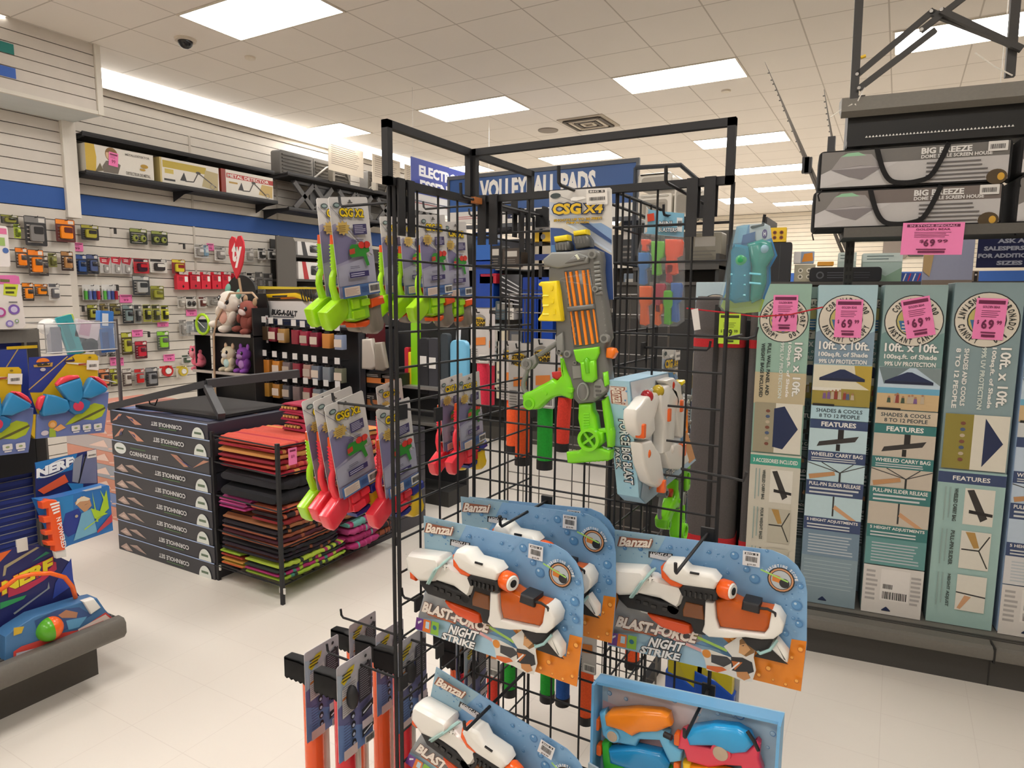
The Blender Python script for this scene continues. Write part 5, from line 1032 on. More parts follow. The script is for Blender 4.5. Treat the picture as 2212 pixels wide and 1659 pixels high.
def blanket(x0, x1, y0, y1, z0, z1, cols, label, layers=5, seed=1, name='folded_blanket'):
    rd = random.Random(seed); f = MB(); n = layers; h = (z1 - z0) / n; b = MB()
    for i in range(n):
        k = cols[i % len(cols)]; a = z0 + i*h; j = rd.uniform(-.012, .004)
        pts = rrect(x0 - j*.5, a + .001, x1 + j, a + h * .97, min(h*.42, (x1-x0)*.2), 3)
        m = 22; P = []
        for s_ in range(m + 1):
            y = y0 + j + (y1 - y0 - 2*j) * s_ / m; e = abs(s_ / m * 2 - 1) ** 4; wv = rd.uniform(-.004, .004)
            P.append([(px_ * (1) + (((x0+x1)/2 - px_) * .10 * e), y, pz + (((a+h/2) - pz) * .55 * e) + wv) for px_, pz in pts])
        vs = [p for r in P for p in r]; L = len(pts); kk = cols
        for s_ in range(m):
            f.add(P[s_] + P[s_+1], [(q, (q+1) % L, L + (q+1) % L, L + q) for q in range(L)], kk[(i + s_ * 3 + rd.randrange(2)) % len(kk)] if len(kk) > 2 and rd.random() < .3 else k)
        f.add(P[0], [tuple(range(L))], k); f.add(P[-1], [tuple(range(L))[::-1]], k)
    return tag(f.build(name, shade=60), label, 'blanket')
RDC = ('a01e30f', 'c04a3af', '8a1a2cf', 'c88a4af'); DKC = ('1c1a24f', '2b1c28f', '17161cf', '8a4a30f'); BRC = ('4a1c28f', '8a4a30f', '201820f', '96603cf'); PKC = ('9c2460f', '8e1e54f', 'a83a70f', '5f9890f'); LMC = ('8aa82cf', '26302af', 'a4b83af', '3a806ef'); ORC = ('c0562af', 'c08a3af', 'a0342af')
blanket(-3.225, -2.715, 2.34, 2.74, .665, .845, RDC, 'red striped folded blanket with yellow ends, top front layer of the wire rack', 6, 2)
blanket(-3.225, -2.73, 2.78, 3.2, .64, .80, RDC[::-1], 'red and orange folded blanket at the back of the wire rack top', 5, 3)
blanket(-3.22, -2.72, 2.34, 2.75, .50, .66, ('1d1d22f', '232228f', '1a1a1ef'), 'plain black folded blanket under the red one in the wire rack', 2, 4)
blanket(-3.225, -2.98, 2.335, 2.75, .435, .50, ('b03a78f', '6a2a58f', 'c85090f'), 'magenta folded blanket at the front left of the wire rack', 3, 5)
blanket(-2.965, -2.72, 2.34, 2.75, .40, .50, ('8a2428f', '2a1c20f', 'b0583af'), 'dark red folded blanket behind the corner post of the wire rack', 3, 6)
blanket(-3.22, -2.72, 2.34, 2.78, .30, .40, BRC, 'brown and red patterned blanket, middle of the wire rack', 4, 7)
blanket(-3.22, -2.715, 2.33, 2.76, .20, .298, DKC, 'black blanket with orange motif, below the middle of the wire rack', 4, 8)
blanket(-3.225, -3.02, 2.335, 2.74, .108, .198, ORC + LMC[:2], 'orange and lime folded blanket, lowest at the left front of the rack', 4, 9)
blanket(-3.01, -2.705, 2.32, 2.80, .108, .197, LMC[:1] + PKC[:1] + LMC[1:], 'lime and black edged folded blanket at the lowest front corner of the rack', 4, 10)
blanket(-3.0, -2.69, 2.83, 3.08, .108, .29, PKC, 'bright pink folded blanket with green pattern in the open side of the rack', 4, 11)
blanket(-3.22, -2.72, 2.80, 3.22, .30, .46, BRC[::-1], 'rust patterned blanket at the rear of the wire rack, upper', 5, 12)
blanket(-3.0, -2.72, 3.10, 3.23, .108, .28, DKC[::-1], 'dark rust blanket at the far lower end of the wire rack', 4, 13)
blanket(-3.22, -2.74, 2.80, 3.2, .47, .63, ('2a2430f', '8a2a30f', '1d1d22f'), 'black and dark red blanket at the rear of the wire rack, under the top layer', 4, 14)
MR = [Vector(v) for v in ()]
for i, (z, l) in enumerate(((.85, 'lowest'), (.905, 'middle'), (.955, 'top'))):
    f = MB(); x0, x1 = -3.02 - i*.01, -2.83 + i*.006
    prf = [(x0, z), (x1, z - .004), (x1 + .012, z + .02), (x1, z + .045), (x0 + .05, z + .05), (x0 + .02, z + .038), (x1 - .04, z + .034), (x1 - .02, z + .02), (x1 - .04, z + .012), (x0 + .01, z + .016)]
    f.prism(prf, -2.98, -2.62, '9c2440f', .006, Matrix(((1, 0, 0, 0), (0, 0, -1, 0), (0, 1, 0, 0), (0, 0, 0, 1))))
    for j in range(5): f.box(x0 + .03 + j*.025, 2.615, z + .018, x0 + .042 + j*.025, 2.63, z + .03, 'c8a05af')
    tag(f.build('rolled_blanket'), 'crimson rolled blanket on top of the wire rack, %s of three' % l, 'blanket')
f = MB(facing_right(at(632, 985, X=-2.70))); f.prism([(-.028, -.045), (.028, -.045), (.028, .045), (-.028, .045)], 0, .001, 'ef7aacp'); f.lz = .0012; f.R(-.02, .025, .02, .035, '7a2a48p'); f.txt('$9', -.012, -.01, .024, .018, 'a03a66p'); tag(f.build('price_tag'), 'pink price tag clipped on the side of the blanket rack', 'tag')
# ================================================================ LEFT WALL: SHELVES, BOXES, PACKS
SH = '232326k'
def wall_shelf(y0, y1, z, xf, label, lip=.035, name='wall_shelf'):
    t = thing(name, label, 'shelf', T(XW, y0, z))
    D = xf - XW; Lg = y1 - y0
    f = MB(); f.box(0, 0, -.012, D, Lg, 0, SH); f.prism([(D - .012, -.03), (D, -.03), (D + .004, -.012), (D, .012), (D - .012, .012)], 0, Lg, SH, .0, Matrix(((1, 0, 0, 0), (0, 0, -1, Lg), (0, 1, 0, 0), (0, 0, 0, 1))))
    f.box(D - .03, 0, .0, D - .015, Lg, .006, '48474ak'); f.build('deck', t, shade=0)
    for y in (.02, Lg/2, Lg - .02):
        f = MB(); f.prism([(0, -.012), (D*.96, -.012), (D*.96, -.035), (D*.5, -.05), (.0, -.12)], -.004, .004, SH, 0, T(0, y, 0) @ RX(90)); f.build('bracket', t, shade=0)
wall_shelf(3.64, 5.88, 3.12, -6.74, 'empty black shelf, the higher of two on the slat wall above the blue stripe')
wall_shelf(3.64, 5.9, 2.765, -6.72, 'black wall shelf carrying three metal detector boxes')
wall_shelf(5.98, 9.6, 3.12, -6.62, 'black wall shelf carrying grey moulded cases and price sheets')
wall_shelf(5.98, 9.6, 2.70, -6.62, 'black wall shelf with grey X shaped braces standing on it')
def det_box(y0, y1, z1, label, art):
    M = facing_right(Vector((-6.75, y0, 2.777))); t = thing('metal_detector_box', label, 'box', M); W, H = y1 - y0, z1 - 2.777
    f = MB(); f.box(0, 0, -.13, W, H, 0, {'a': 'd9d3c6p', 'b': 'cbb87ap', 'c': '8e2f22p'}[art])
    f.lz = .0003; f.R(.02 if art != 'c' else .06, 0, W, H, 'ddd8cep')
    if art == 'a':
        f.P([(0, 0), (.09, 0), (.10, H*.55), (.085, H), (0, H)], 'c9a83ap'); f.P([(.16, .01), (.30, .01), (.33, .1), (.27, .13), (.19, .12), (.15, .06)], '6f665cp'); f.C(.245, .185, .062, '8a6a3ep', .068); f.C(.235, .18, .045, 'd9b593p', .05); f.P([(.19, .20), (.29, .21), (.27, .235), (.2, .23)], '7d5f38p'); f.P([(.08, .0), (.13, .09), (.16, .02)], '6b6148p')
        f.C(.222, .185, .005, '2a2018p'); f.C(.25, .187, .005, '2a2018p'); f.P([(.225, .155), (.25, .157), (.238, .148)], '9a4a3ap')
        f.txt('METALLDETEKTOR', .38, H*.80, W - .42, .022, '77726cp', rot=0); f.txt('DETECTEUR DE METAL', .38, H*.08, W - .42, .03, '6a655fp'); f.C(W - .1, H*.5, .04, 'b08a2ap', .02); f.C(W - .12, H*.36, .03, 'b08a2ap', .012)
    else:
        if art == 'b': f.R(.03, H*.62, W - .16, H*.9, 'b9a238p'); f.R(.05, H*.4, .15, H*.58, 'c8b35ap'); f.bars(.04, H*.1, .17, H*.2, 1, '2c2c2ep', .8); f.P([(W-.22, H*.1), (W-.02, 0), (W - .01, H*.75), (W-.17, H*.8)], 'b5a67ap')
        else: f.R(.07, H*.66, W, H*.86, 'b0342cp'); f.txt('METAL DETECTOR', .085, H*.69, W - .15, H*.14, 'f0ebe4p'); f.P([(W-.22, H*.15), (W-.02, .02), (W - .01, H*.6), (W-.17, H*.62)], 'c7ab6ap'); f.bars(.1, H*.4, .22, H*.55, 1, 'b08a3ap', .5)
        f.P([(.22, H*.2), (.27, H*.55), (.30, H*.2)], '2b2b2ep'); f.L(.28, H*.2, .38, H*.22, .012, '3a3632p'); f.L(.38, H*.22, .44, H*.62, .012, '3a3632p'); f.L(.44, H*.62, .66 if art == 'b' else .62, H*.14, .012, '4a443ep'); f.C(.44, H*.62, .03, '3a3632p', .014); f.ring(W - .09, H*.14, .022, .03, '8f8a80p')
    f.build('carton', t, shade=0)
det_box(3.56 + .1, 4.33, 3.03, 'long white metal detector box with picture of a child and gold end', 'a')
det_box(4.40, 5.10, 3.035, 'white and gold metal detector box, middle one of three on the shelf', 'b')
det_box(5.13, 5.86, 3.04, 'white metal detector box with red side and red title band', 'c')
def ptag(px, py, w_, h_, X, label, k='f07ab4p', txt='99', rot=0, sheet=False):
    f = MB(facing_right(at(px, py, X=X), rot)); f.prism([(-w_/2, -h_/2), (w_/2, -h_/2), (w_/2, h_/2), (-w_/2, h_/2)], 0, .001, k); f.lz = .0013
    f.R(-w_*.4, h_*.28, w_*.4, h_*.4, '7a2a50p' if k[:2] == 'f0' else '3a3a30p'); f.bars(-w_*.35, h_*.05, w_*.35, h_*.25, 2, '8a4068p', .3, 2)
    if txt: f.txt(txt, -w_*.2, -h_*.3, w_*.4, h_*.26, '8a2a50p' if k[:2] == 'f0' else '3a4a20p')
    return tag(f.build('price_tag'), label, 'tag')
ptag(245, 344, .09, .13, -6.745, 'pink price tag stuck on the front of the long white detector box', rot=-5)
# price sheets and moulded cases further along
for i, (y0, y1, z0, z1, l) in enumerate(((6.60, 7.26, 3.25, 3.61, 'cream price sheet full of small print standing on the wall shelf, nearest'), (7.44, 8.05, 3.22, 3.61, 'cream price sheet on the wall shelf cut by the black post'), (8.15, 8.8, 3.22, 3.59, 'cream price sheet on the wall shelf, farthest, left of the blue sign'))):
    f = MB(facing_right(Vector((-6.55, y0, z0)), -1)); f.box(0, 0, -.004, y1-y0, z1-z0, 0, 'cfc4b3p'); f.lz = .0004; f.bars(.05, .08, y1-y0-.05, z1-z0-.02, 10, '8f857ap', .28, i); f.bars(.05, .08, y1-y0-.2, z1-z0-.02, 10, '8f857ap', .3, i+4); f.box(.08, -(z0 - 3.12), -.09, .12, .02, -.005, '8f887cp')
    tag(f.build('price_sheet', shade=0), l, 'sheet')
for i, (y0, L_) in enumerate(((5.95, .62), (6.5, .75), (7.55, .8), (8.5, .8))):
    t = thing('moulded_case', ['grey moulded case at the near end of the upper wall shelf', 'grey moulded case with arched rib beside the first price sheet', 'grey moulded case behind the second price sheet', 'grey moulded case at the far end of the wall shelf'][i], 'case', facing_right(Vector((-6.78, y0 + .05, 3.12))))
    f = MB(); f.prism(rrect(0, 0, L_ - .05, .30, .03), -.16, 0, '66635fk', .015)
    for j in range(6): f.rbox(.04, .03 + j*.042, .0, L_ - .1, .045 + j*.042, .012, .004, '57544fk')
    if i: f.tube([(.0, .03, .01), (L_*.3, .2, .02), (L_*.55, .26, .02), (L_*.8, .2, .02), (L_*.9, .05, .01)], .014, '8b8780k', 8); f.tube([(L_*.45, .02, .01), (L_*.5, .13, .02), (L_*.75, .13, .02)], .012, '77736ck', 8)
    f.build('shell', t)
for i in range(4):
    y0 = 6.15 + i*.78; t = thing('folding_step', ['grey X braced folding step on the lower wall shelf, nearest', 'grey X braced folding step on the lower wall shelf, behind the card tops', 'grey X braced folding step on the lower wall shelf, second from far end', 'grey X braced folding step on the lower wall shelf, farthest'][i], 'step', facing_right(Vector((-6.72, y0, 2.70))))
    f = MB()
    for a, b in (((0, .02), (.33, .34)), ((0, .34), (.33, .02)), ((.33, .02), (.66, .34)), ((.33, .34), (.66, .02))):
        a_, b_ = Vector(a), Vector(b); d = (b_ - a_).normalized(); n = Vector((-d.y, d.x))*.032; f.prism([tuple(a_-n), tuple(b_-n), tuple(b_+n), tuple(a_+n)], .0, .03, '5b5a5ak', .004)
    f.build('brace', t); f = MB(); f.box(.0, .0, -.04, .68, .03, .0, '3a393ak'); f.box(.0, .33, -.04, .68, .36, .0, '3a393ak'); f.box(.3, 0, -.04, .68, .36, -.02, '4a494ak'); f.build('panel', t, shade=0)
# packs on the peg rows: x0, y0, x1, y1 in the 3.687x view of (0, 400); base, accent, kind
ROWS = [('top peg row', [(0, 235, 145, 305, '2b2a22', '8a8a3a', 'b', 'black lamp'), (105, 310, 160, 420, 'b4c83a', '5a6a1a', 'b', 'small lime'), (185, 245, 365, 480, '2e2d2f', '7d7a78', 'b', 'large black and grey tool'), (435, 270, 595, 450, '5a2420', 'f08a1c', 'b', 'maroon pack with orange clamp'), (640, 315, 785, 435, '2c2a2c', 'b0a83a', 'b', 'black pack with yellow dot'), (565, 455, 665, 525, '', '', 't', ''), (1028, 345, 1172, 468, '1d2318', '8f984a', '2', 'black twin lens'), (1200, 365, 1335, 475, '1d2318', '8f984a', '2', 'black twin lens, right one')]),
 ('second peg row', [(115, 495, 215, 660, '4a4440', 'f0821c', 'b', 'grey pack with orange headlamp'), (215, 510, 345, 720, '4a4440', 'f0821c', 'b', 'taller grey pack with orange headlamp'), (300, 560, 380, 720, '3a3434', '7a6a5a', 'b', 'dark'), (380, 540, 450, 650, '8a8a4a', '5a5a30', 'b', 'olive'), (480, 525, 580, 680, '3c2c26', 'a87a4a', 'b', 'dark brown'), (590, 550, 690, 710, '1f2a44', '3a5a9a', 'b', 'navy'), (685, 550, 780, 705, '2a2c34', '55628a', 'b', 'black and navy'), (790, 575, 880, 700, 'c0bcb8', 'b8283a', 'h', 'clear red topped'), (880, 570, 970, 705, 'b8b4b0', 'b8283a', 'h', 'clear red topped'), (965, 575, 1050, 705, 'b0acaa', 'a82434', 'h', 'clear red topped'), (1060, 585, 1185, 700, 'c22a34', '3a2030', 'b', 'red'), (1190, 585, 1330, 695, 'dcd6ce', '3a3636', 'b', 'white'), (1365, 590, 1475, 705, '8a2a2c', 'd8c83a', 'b', 'red and yellow'), (1545, 470, 1625, 575, 'd0ccc8', '9a9690', 'b', 'white'), (1600, 475, 1660, 575, 'c8ccd0', '7a9ab0', 'b', 'pale blue'), (1645, 462, 1705, 520, '', '', 't', ''), (1705, 490, 1800, 600, 'd4cec8', '8a8682', 'b', 'white pack beside the heart sign'), (1945, 500, 2020, 610, 'd0ccc6', '9a9690', 'b', 'white pack right of the heart sign'), (2050, 500, 2115, 590, 'e0dcd6', '3a3a3a', 'b', 'white adapter'), (2130, 505, 2200, 590, 'e0dcd6', '3a3a3a', 'b', 'white adapter')]),
 ('row of red boxes', [(1395, 690, 1490, 830, 'd8243a', 'f0ece8', 'r', 'red'), (1500, 690, 1585, 825, 'c41e34', 'e8e4e0', 'r', 'red'), (1590, 690, 1665, 825, 'd8243a', 'f0ece8', 'r', 'red'), (1675, 690, 1750, 825, 'd8243a', 'f0ece8', 'r', 'red'), (1755, 690, 1830, 825, 'd8243a', 'f0ece8', 'r', 'red'), (1840, 700, 1900, 820, 'b81e34', 'd8d0cc', 'r', 'red'), (1905, 690, 1955, 790, 'd8d4ce', '8a8680', 'b', 'white'), (1962, 695, 2025, 800, 'e2ded8', '2c2c2c', 'b', 'white pack with black badge'), (2030, 690, 2090, 870, '8f8c8a', '6a6866', 'b', 'tall grey'), (2095, 700, 2170, 870, '9a9796', '5a5856', 'b', 'tall grey')]),
 ('third peg row', [(170, 775, 265, 920, '3a3632', 'e8881c', 'b', 'orange topped black'), (270, 785, 378, 880, '4a453e', 'e8881c', 'b', 'orange and grey'), (382, 780, 475, 915, 'd0ccc6', '5a5a5e', 'b', 'white pack with grey square'), (485, 780, 620, 1000, '3c2e24', 'd08a2a', 'b', 'tall brown and orange'), (650, 790, 795, 915, 'd8d6d2', '', 'm', 'bottle'), (805, 790, 935, 915, 'd8d6d2', '', 'm', 'bottle'), (950, 870, 1055, 935, '', '', 't', ''), (1050, 720, 1190, 875, '3a3c3e', 'a8a8a4', 'b', 'black and clear'), (1195, 800, 1305, 910, '6a6a2a', '9a9a3c', 'b', 'yellow'), (1410, 885, 1470, 975, 'c8c2b8', '9a958c', 'b', 'cream'), (1478, 885, 1562, 975, 'e0dcd4', '2c2a28', '2', 'white boot mount'), (1578, 885, 1640, 975, 'e0dcd4', '6a3a34', 'b', 'white'), (1650, 890, 1755, 960, 'a8a49c', '8a867e', 'b', 'grey'), (1480, 990, 1570, 1040, '', '', 't', '')]),
 ('fourth peg row', [(690, 950, 775, 1070, '35331e', 'a8a83c', 'b', 'yellow and black'), (790, 940, 860, 1010, '3a342c', '8a7a4a', 'b', 'small dark'), (870, 940, 960, 1040, '36302a', '7a7040', 'b', 'dark'), (970, 950, 1060, 1100, '2a2c2e', '7a8a8a', 'b', 'tall black'), (1065, 950, 1120, 1100, '8a8a86', '3a3a3c', 'b', 'tall clear'), (1135, 950, 1200, 1085, 'a8a83a', '2a2a1c', 'b', 'yellow'), (1205, 950, 1270, 1090, '94943a', '3a3a2a', 'b', 'yellow'), (1280, 960, 1340, 1080, 'd0d038', '2a2a1c', 'b', 'bright yellow'), (1250, 1090, 1345, 1125, '', '', 't', ''), (1425, 1070, 1480, 1200, 'a8a49e', '8a8680', 'b', 'grey clear'), (1485, 1080, 1555, 1200, 'b0aca6', '7a7670', 'b', 'grey clear')]),
 ('fifth peg row', [(960, 1170, 1050, 1350, '4a3e24', 'b0b040', 'b', 'tall yellow and brown'), (1048, 1150, 1140, 1205, '', '', 't', ''), (1070, 1240, 1170, 1380, '5a1e2a', 'c03040', 'b', 'dark red'), (1245, 1160, 1345, 1310, '5a5a54', '8ac83a', 'b', 'grey and lime'), (790, 1330, 850, 1365, '8a8680', '4a4644', 'b', 'small grey'), (855, 1330, 920, 1365, '8a8680', '4a4644', 'b', 'small grey'), (875, 1370, 930, 1435, '', '', 't', ''), (955, 1370, 985, 1435, '', '', 't', ''), (1300, 1345, 1395, 1400, '', '', 't', ''), (1445, 1350, 1520, 1420, 'd8d4ce', '4a5a4a', 'b', 'white')]),
 ('lowest peg row', [(780, 1460, 870, 1600, '3a3230', 'd8885a', 'b', 'black and salmon'), (872, 1460, 930, 1600, '4a4038', 'a8a83c', 'b', 'lime tagged'), (970, 1460, 1045, 1600, '5a4c46', 'c0b8b0', 'b', 'brown'), (1065, 1460, 1150, 1590, '8a8480', 'c02a2a', 'b', 'grey and red'), (1155, 1450, 1255, 1600, '2e2e30', '8a8a8c', 'b', 'black'), (1265, 1435, 1375, 1520, 'e0dcd6', 'c02c2c', 'o', 'red and white round'), (1400, 1435, 1490, 1525, 'd8d4c8', 'c8b03a', 'o', 'white ring')])]
WD = {'b': 'blister pack', '2': 'blister pack', 'h': 'hook pack', 'r': 'hanging box', 'm': 'bottle set', 'o': 'pack'}
ORD = ['first', 'second', 'third', 'fourth', 'fifth', 'sixth', 'seventh', 'eighth', 'ninth', 'tenth', 'eleventh', 'twelfth', '13th', '14th', '15th', '16th', '17th', '18th', '19th', '20th']
tn = 0
for rn, lst in ROWS:
    nn = 0
    for x0, y0, x1, y1, b, a, kd, nm in lst:
        px0, px1, py0, py1 = x0/3.687, x1/3.687, 400 + y0/3.687, 400 + y1/3.687
        Xp = (XL if px1 < 166 else XW) + (.07 if kd != 'm' else .05)
        P = at((px0+px1)/2, py0, X=Xp); W = at(px1, py0, X=Xp).y - at(px0, py0, X=Xp).y; H = P.z - at((px0+px1)/2, py1, X=Xp).z
        if kd == 't':
            tn += 1; ptag((px0+px1)/2, (py0+py1)/2, W*.95, H, (XL if px1 < 166 else XW) + .012, 'pink price tag on the slat wall, %s counting down the peg rows from the left' % ORD[tn-1]); continue
        nn += 1; M = facing_right(P); w2 = W/2 * .97; b_ = (b or 'd8d6d2') + 'p'; a_ = (a or '888888')
        lab = '%s %s, %s, %s from left' % (nm, WD[kd], rn, ORD[nn-1]); lab = lab.replace('pack blister pack', 'pack').replace('pack pack', 'pack').replace('right one blister pack', 'right pack')
        if 'pack with' in lab or 'pack beside' in lab or 'pack right' in lab: lab = lab.replace(' blister pack,', ',')
        t = thing('blister_pack' if kd != 'r' else 'hanging_box', lab, 'pack', M, None)
        f = MB(); f.prism(rrect(-w2, -H, w2, 0, min(w2, H)*.12, 2), -.002, 0, b_); f.lz = .0006; rd = random.Random(int(x0+y0))
        if kd == 'r': f.box(-w2, -H, -.03, w2, -H*.2, .025, b_); f.lz = .0262; f.R(w2*.3, -H*.55, w2*.85, -H*.25, a_ + 'p'); f.bars(-w2*.7, -H*.5, w2*.1, -H*.25, 3, '7a1424p', .5, x0); f.P([(0, -H*.92), (-w2*.2, -H*.82), (0, -H*.72), (w2*.2, -H*.82)], '3a1018p'); f.R(-w2*.6, -H*.14, w2*.9, -.0, 'c8b8b4p')
        elif kd == 'h': f.P([(-w2, 0), (w2, 0), (w2*.6, -H*.45), (-w2*.9, -H*.35)], a_ + 'p'); f.bars(-w2*.6, -H*.3, w2*.5, -H*.1, 2, 'e8d8d4p', .5, 2)
        elif kd != 'm': f.R(-w2*.95, -H*.22, w2*.95, -H*.03, a_ + 'p'); f.bars(-w2*.8, -H*.95, w2*.8, -H*.25, 5, 'b8b2aap' if rd.random() < .5 else '6a6660p', .25, int(x0)); f.R(w2*.3, -H*.2, w2*.85, -H*.06, 'd4cfc8p')
        f.build('card', t)
        f = MB(); th = .03
        if kd == 'b': 
            f.rbox(-w2*.62, -H*.86, 0, w2*.62, -H*.3, th, min(w2, H)*.2, a_ + 'g', bev=.008); f.rbox(-w2*.3, -H*.6, th*.6, w2*.55, -H*.36, th*1.25, min(w2, H)*.1, b_[:6] + 'g', bev=.006)
        elif kd == '2':
            for sx in (-.45, .45): f.ell((sx*w2, -H*.62, .012), (w2*.34, H*.24, .022), a_ + 'g', 12, 8); f.ell((sx*w2, -H*.62, .026), (w2*.16, H*.11, .014), '1a1a1ag', 10, 6)
        elif kd == 'h': f.rbox(-w2*.4, -H*.92, 0, w2*.5, -H*.45, .02, .01, 'a29e9ag', bev=.006); f.rbox(-w2*.1, -H*.8, .018, w2*.3, -H*.6, .026, .006, 'dcdad6g')
        elif kd == 'm':
            for i, k in enumerate(('5ab04ag', '6a78b8g', '3a4a8ag', 'a8283ag')): x = -w2*.72 + i*w2*.48; f.cyl((x, -H*.95, .015), (x, -H*.4, .015), w2*.19, k, 10); f.cyl((x, -H*.4, .015), (x, -H*.28, .015), w2*.12, 'd8d8dag', 8)
        elif kd == 'o': f.lathe([(w2*.78, .0), (w2*.8, .03), (w2*.5, .034), (w2*.48, .01), (0, .01)], a_ + 'g', T(w2*.1, -H*.5, 0)); f.lathe([(w2*.45, .03), (w2*.42, .04), (w2*.2, .041), (0, .03)], 'e6e3dcg', T(w2*.1, -H*.5, 0))
        if len(f.v): f.build('product', t)
        f = MB(); f.tube([(0, -.012, -(Xp - (XL if px1 < 166 else XW))), (0, -.012, .05), (0, .0, .056)], .003, '2a2826k', 5); f.build('peg_hook', t)
for px, py, l in ((249, 492, 'short empty black peg on the slat wall, top row left of the twin lens packs'), (398, 526, 'short empty black peg left of the heart sign'), (254, 615, 'short empty black peg right of the bottle sets'), (180, 660, 'short empty black peg below the brown and orange pack'), (322, 716, 'short empty black peg between the dark red and the lime packs')):
    P = at(px, py, X=XW + .1); f = MB(T(*P)); f.box(-.01, -.012, -.06, .0, .012, 0, '2a2826k'); f.tube([(-.1, 0, 0), (0, 0, 0)], .004, '2a2826k', 5); tag(f.build('peg_hook'), l, 'hook')
# ================================================================ PLUSH DISPLAY, SALT GUN BOXES, JARS
TY = 3.75
def F(px, py, Y=TY): return at(px, py, Y=Y)
t = thing('plush_display', 'black cardboard plush display with acrylic shelves and a red heart topper', 'display rack', T(-4.9, TY, 0))
f = MB(); a, b = F(420, 730), F(548, 730); x0, x1 = a.x, b.x
f.prism([(x0, 0), (x1, 0), (x1, F(548, 662).z), (F(538, 633).x, F(540, 633).z), (F(500, 633).x, F(500, 633).z), (F(425, 690).x, F(425, 700).z)], -(TY + .17), -(TY + .15), '141416p', 0, Matrix(((1, 0, 0, 0), (0, 0, -1, 0), (0, 1, 0, 0), (0, 0, 0, 1))))
c = F(523, 633, TY + .16); f.prism(circ(c.x, c.z, .19, .155, 16, 0, 180), -(TY + .17), -(TY + .15), '141416p', 0, Matrix(((1, 0, 0, 0), (0, 0, -1, 0), (0, 1, 0, 0), (0, 0, 0, 1))))
f.box(x0, TY, 0, x0 + .012, TY + .15, F(425, 690).z, '17171ap'); f.box(x1 - .012, TY, 0, x1, TY + .15, F(548, 665).z, '17171ap'); f.build('back_board', t, shade=0)
for px, py, nm in ((420, 722, 'shelf'), (418, 804, 'shelf'), (418, 868, 'shelf')):
    z = F(480, py).z; f = MB(); f.box(x0, TY - .03, z - .012, x1, TY + .15, z, '1a1a1dp'); f.box(x0, TY - .034, z - .012, x1, TY - .030, z + .012, 'b8b0a8g'); f.build(nm, t, shade=0)
f = MB(); z = F(480, 722).z; f.box(x0 - .06, TY - .036, z, x0 + .33, TY - .033, z + .10, 'cfe0eac'); f.build('clear_fence', t)
f = MB()
for q in (((497, 633), (468, 690), (462, 722)), ((462, 722), (463, 800)), ((463, 800), (466, 860)), ((497, 633), (545, 632), (556, 645))):
    f.tube([tuple(F(x, y, TY - .04)) for x, y in q], .009, 'b59a7ep', 6)
f.build('front_rib', t)
f = MB(); f.tube([tuple(F(516, 600)), tuple(F(521, 632))], .010, 'a88a6ap', 6); f.build('topper_stick', t)
tr = Tr(facing_front(F(508, 560))).view(0, 400, 3.687)
f = MB(tr.M); hp = [(1880, 745), (1840, 620), (1820, 540), (1825, 440), (1845, 405), (1868, 415), (1878, 450), (1893, 405), (1915, 400), (1938, 450), (1943, 520), (1930, 620), (1905, 700)]
f.prism(tr(hp), -.012, 0, 'd22c3cp'); f.lz = .0004; tr.txt(f, 'ty', (1846, 650), (1918, 650), (1850, 470), 'f2eeecp', bold=.05); o = f.build('heart_sign', None); o.parent = t; o.matrix_parent_inverse = t.matrix_world.inverted()
for c_ in kids(t): 
    if c_.name.startswith('heart') is False: c_.matrix_parent_inverse = Matrix.Translation((4.9, -TY, 0))
f = MB(T(*F(438, 700, TY - .06))); f.tube([(.085*math.cos(i*.42), 0, .085*math.sin(i*.42)) for i in range(15)], .012, 'a8d820g', 8, cl=True); f.tube([(-.07, 0, .03), (.02, 0, -.03)], .003, 'e8e8e8g', 5); tag(f.build('lime_ring'), 'lime green hoop toy leaning on the plush display at the left', 'toy')
def plush(px, py, s, body, face, ears, label, Y=TY + .05, lean=0, spot=None, z=None):
    P = F(px, py, Y)
    if z is not None: P.z = z
    t = thing('plush_toy', label, 'plush toy', T(*P) @ RY(lean) @ Matrix.Scale(s, 4))
    f = MB()
    f.ell((0, 0, .30), (.20, .17, .24), body, 18, 12); f.ell((.0, -.03, .62), (.25, .21, .22), body, 20, 14)
    for sx in (-1, 1): f.ell((sx*.15, -.16, .10), (.08, .17, .08), body, 12, 8); f.ell((sx*.20, -.08, .36), (.06, .10, .13), body, 12, 8)
    f.build('body', t)
    for sx in (-1, 1): f = MB(); f.ell((sx*.17, -.0, .84), (.06, .05, .11), ears, 10, 8); f.build('ear', t)
    f = MB(); f.ell((0, -.19, .56), (.13, .08, .09), face, 14, 8)
    if spot: f.ell((0, -.14, .3), (.12, .06, .14), spot, 12, 8)
    f.build('muzzle', t)
    for sx in (-1, 1): f = MB(); f.ell((sx*.115, -.205, .66), (.05, .03, .06), '15151ag', 12, 8); f.ell((sx*.105, -.232, .68), (.015, .008, .018), 'f2f2f2g', 6, 5); f.build('eye', t)
    return t
z1, z2 = F(480, 722).z, F(480, 804).z
plush(490, 722, .42, 'e6ddd0f', 'ece6e0f', '7ab0a0f', 'white sparkly unicorn plush leaning on the top display shelf', lean=18, z=z1 + .03, spot='d8a898f')
plush(533, 722, .34, '8a4a40f', 'd8c8c4f', 'b89a7af', 'rose gold sequin plush on the right of the top display shelf', lean=12, z=z1 + .01)
plush(440, 804, .27, 'f07a90f', 'f4a0a8f', 'f07a90f', 'pink flamingo coloured plush lying on the lower display shelf', lean=-30, z=z2 + .01)
plush(498, 804, .27, 'e8dcc0f', 'f2eee4f', 'd8b89af', 'cream plush puppy sitting on the lower display shelf', z=z2, spot='bfe0e0f')
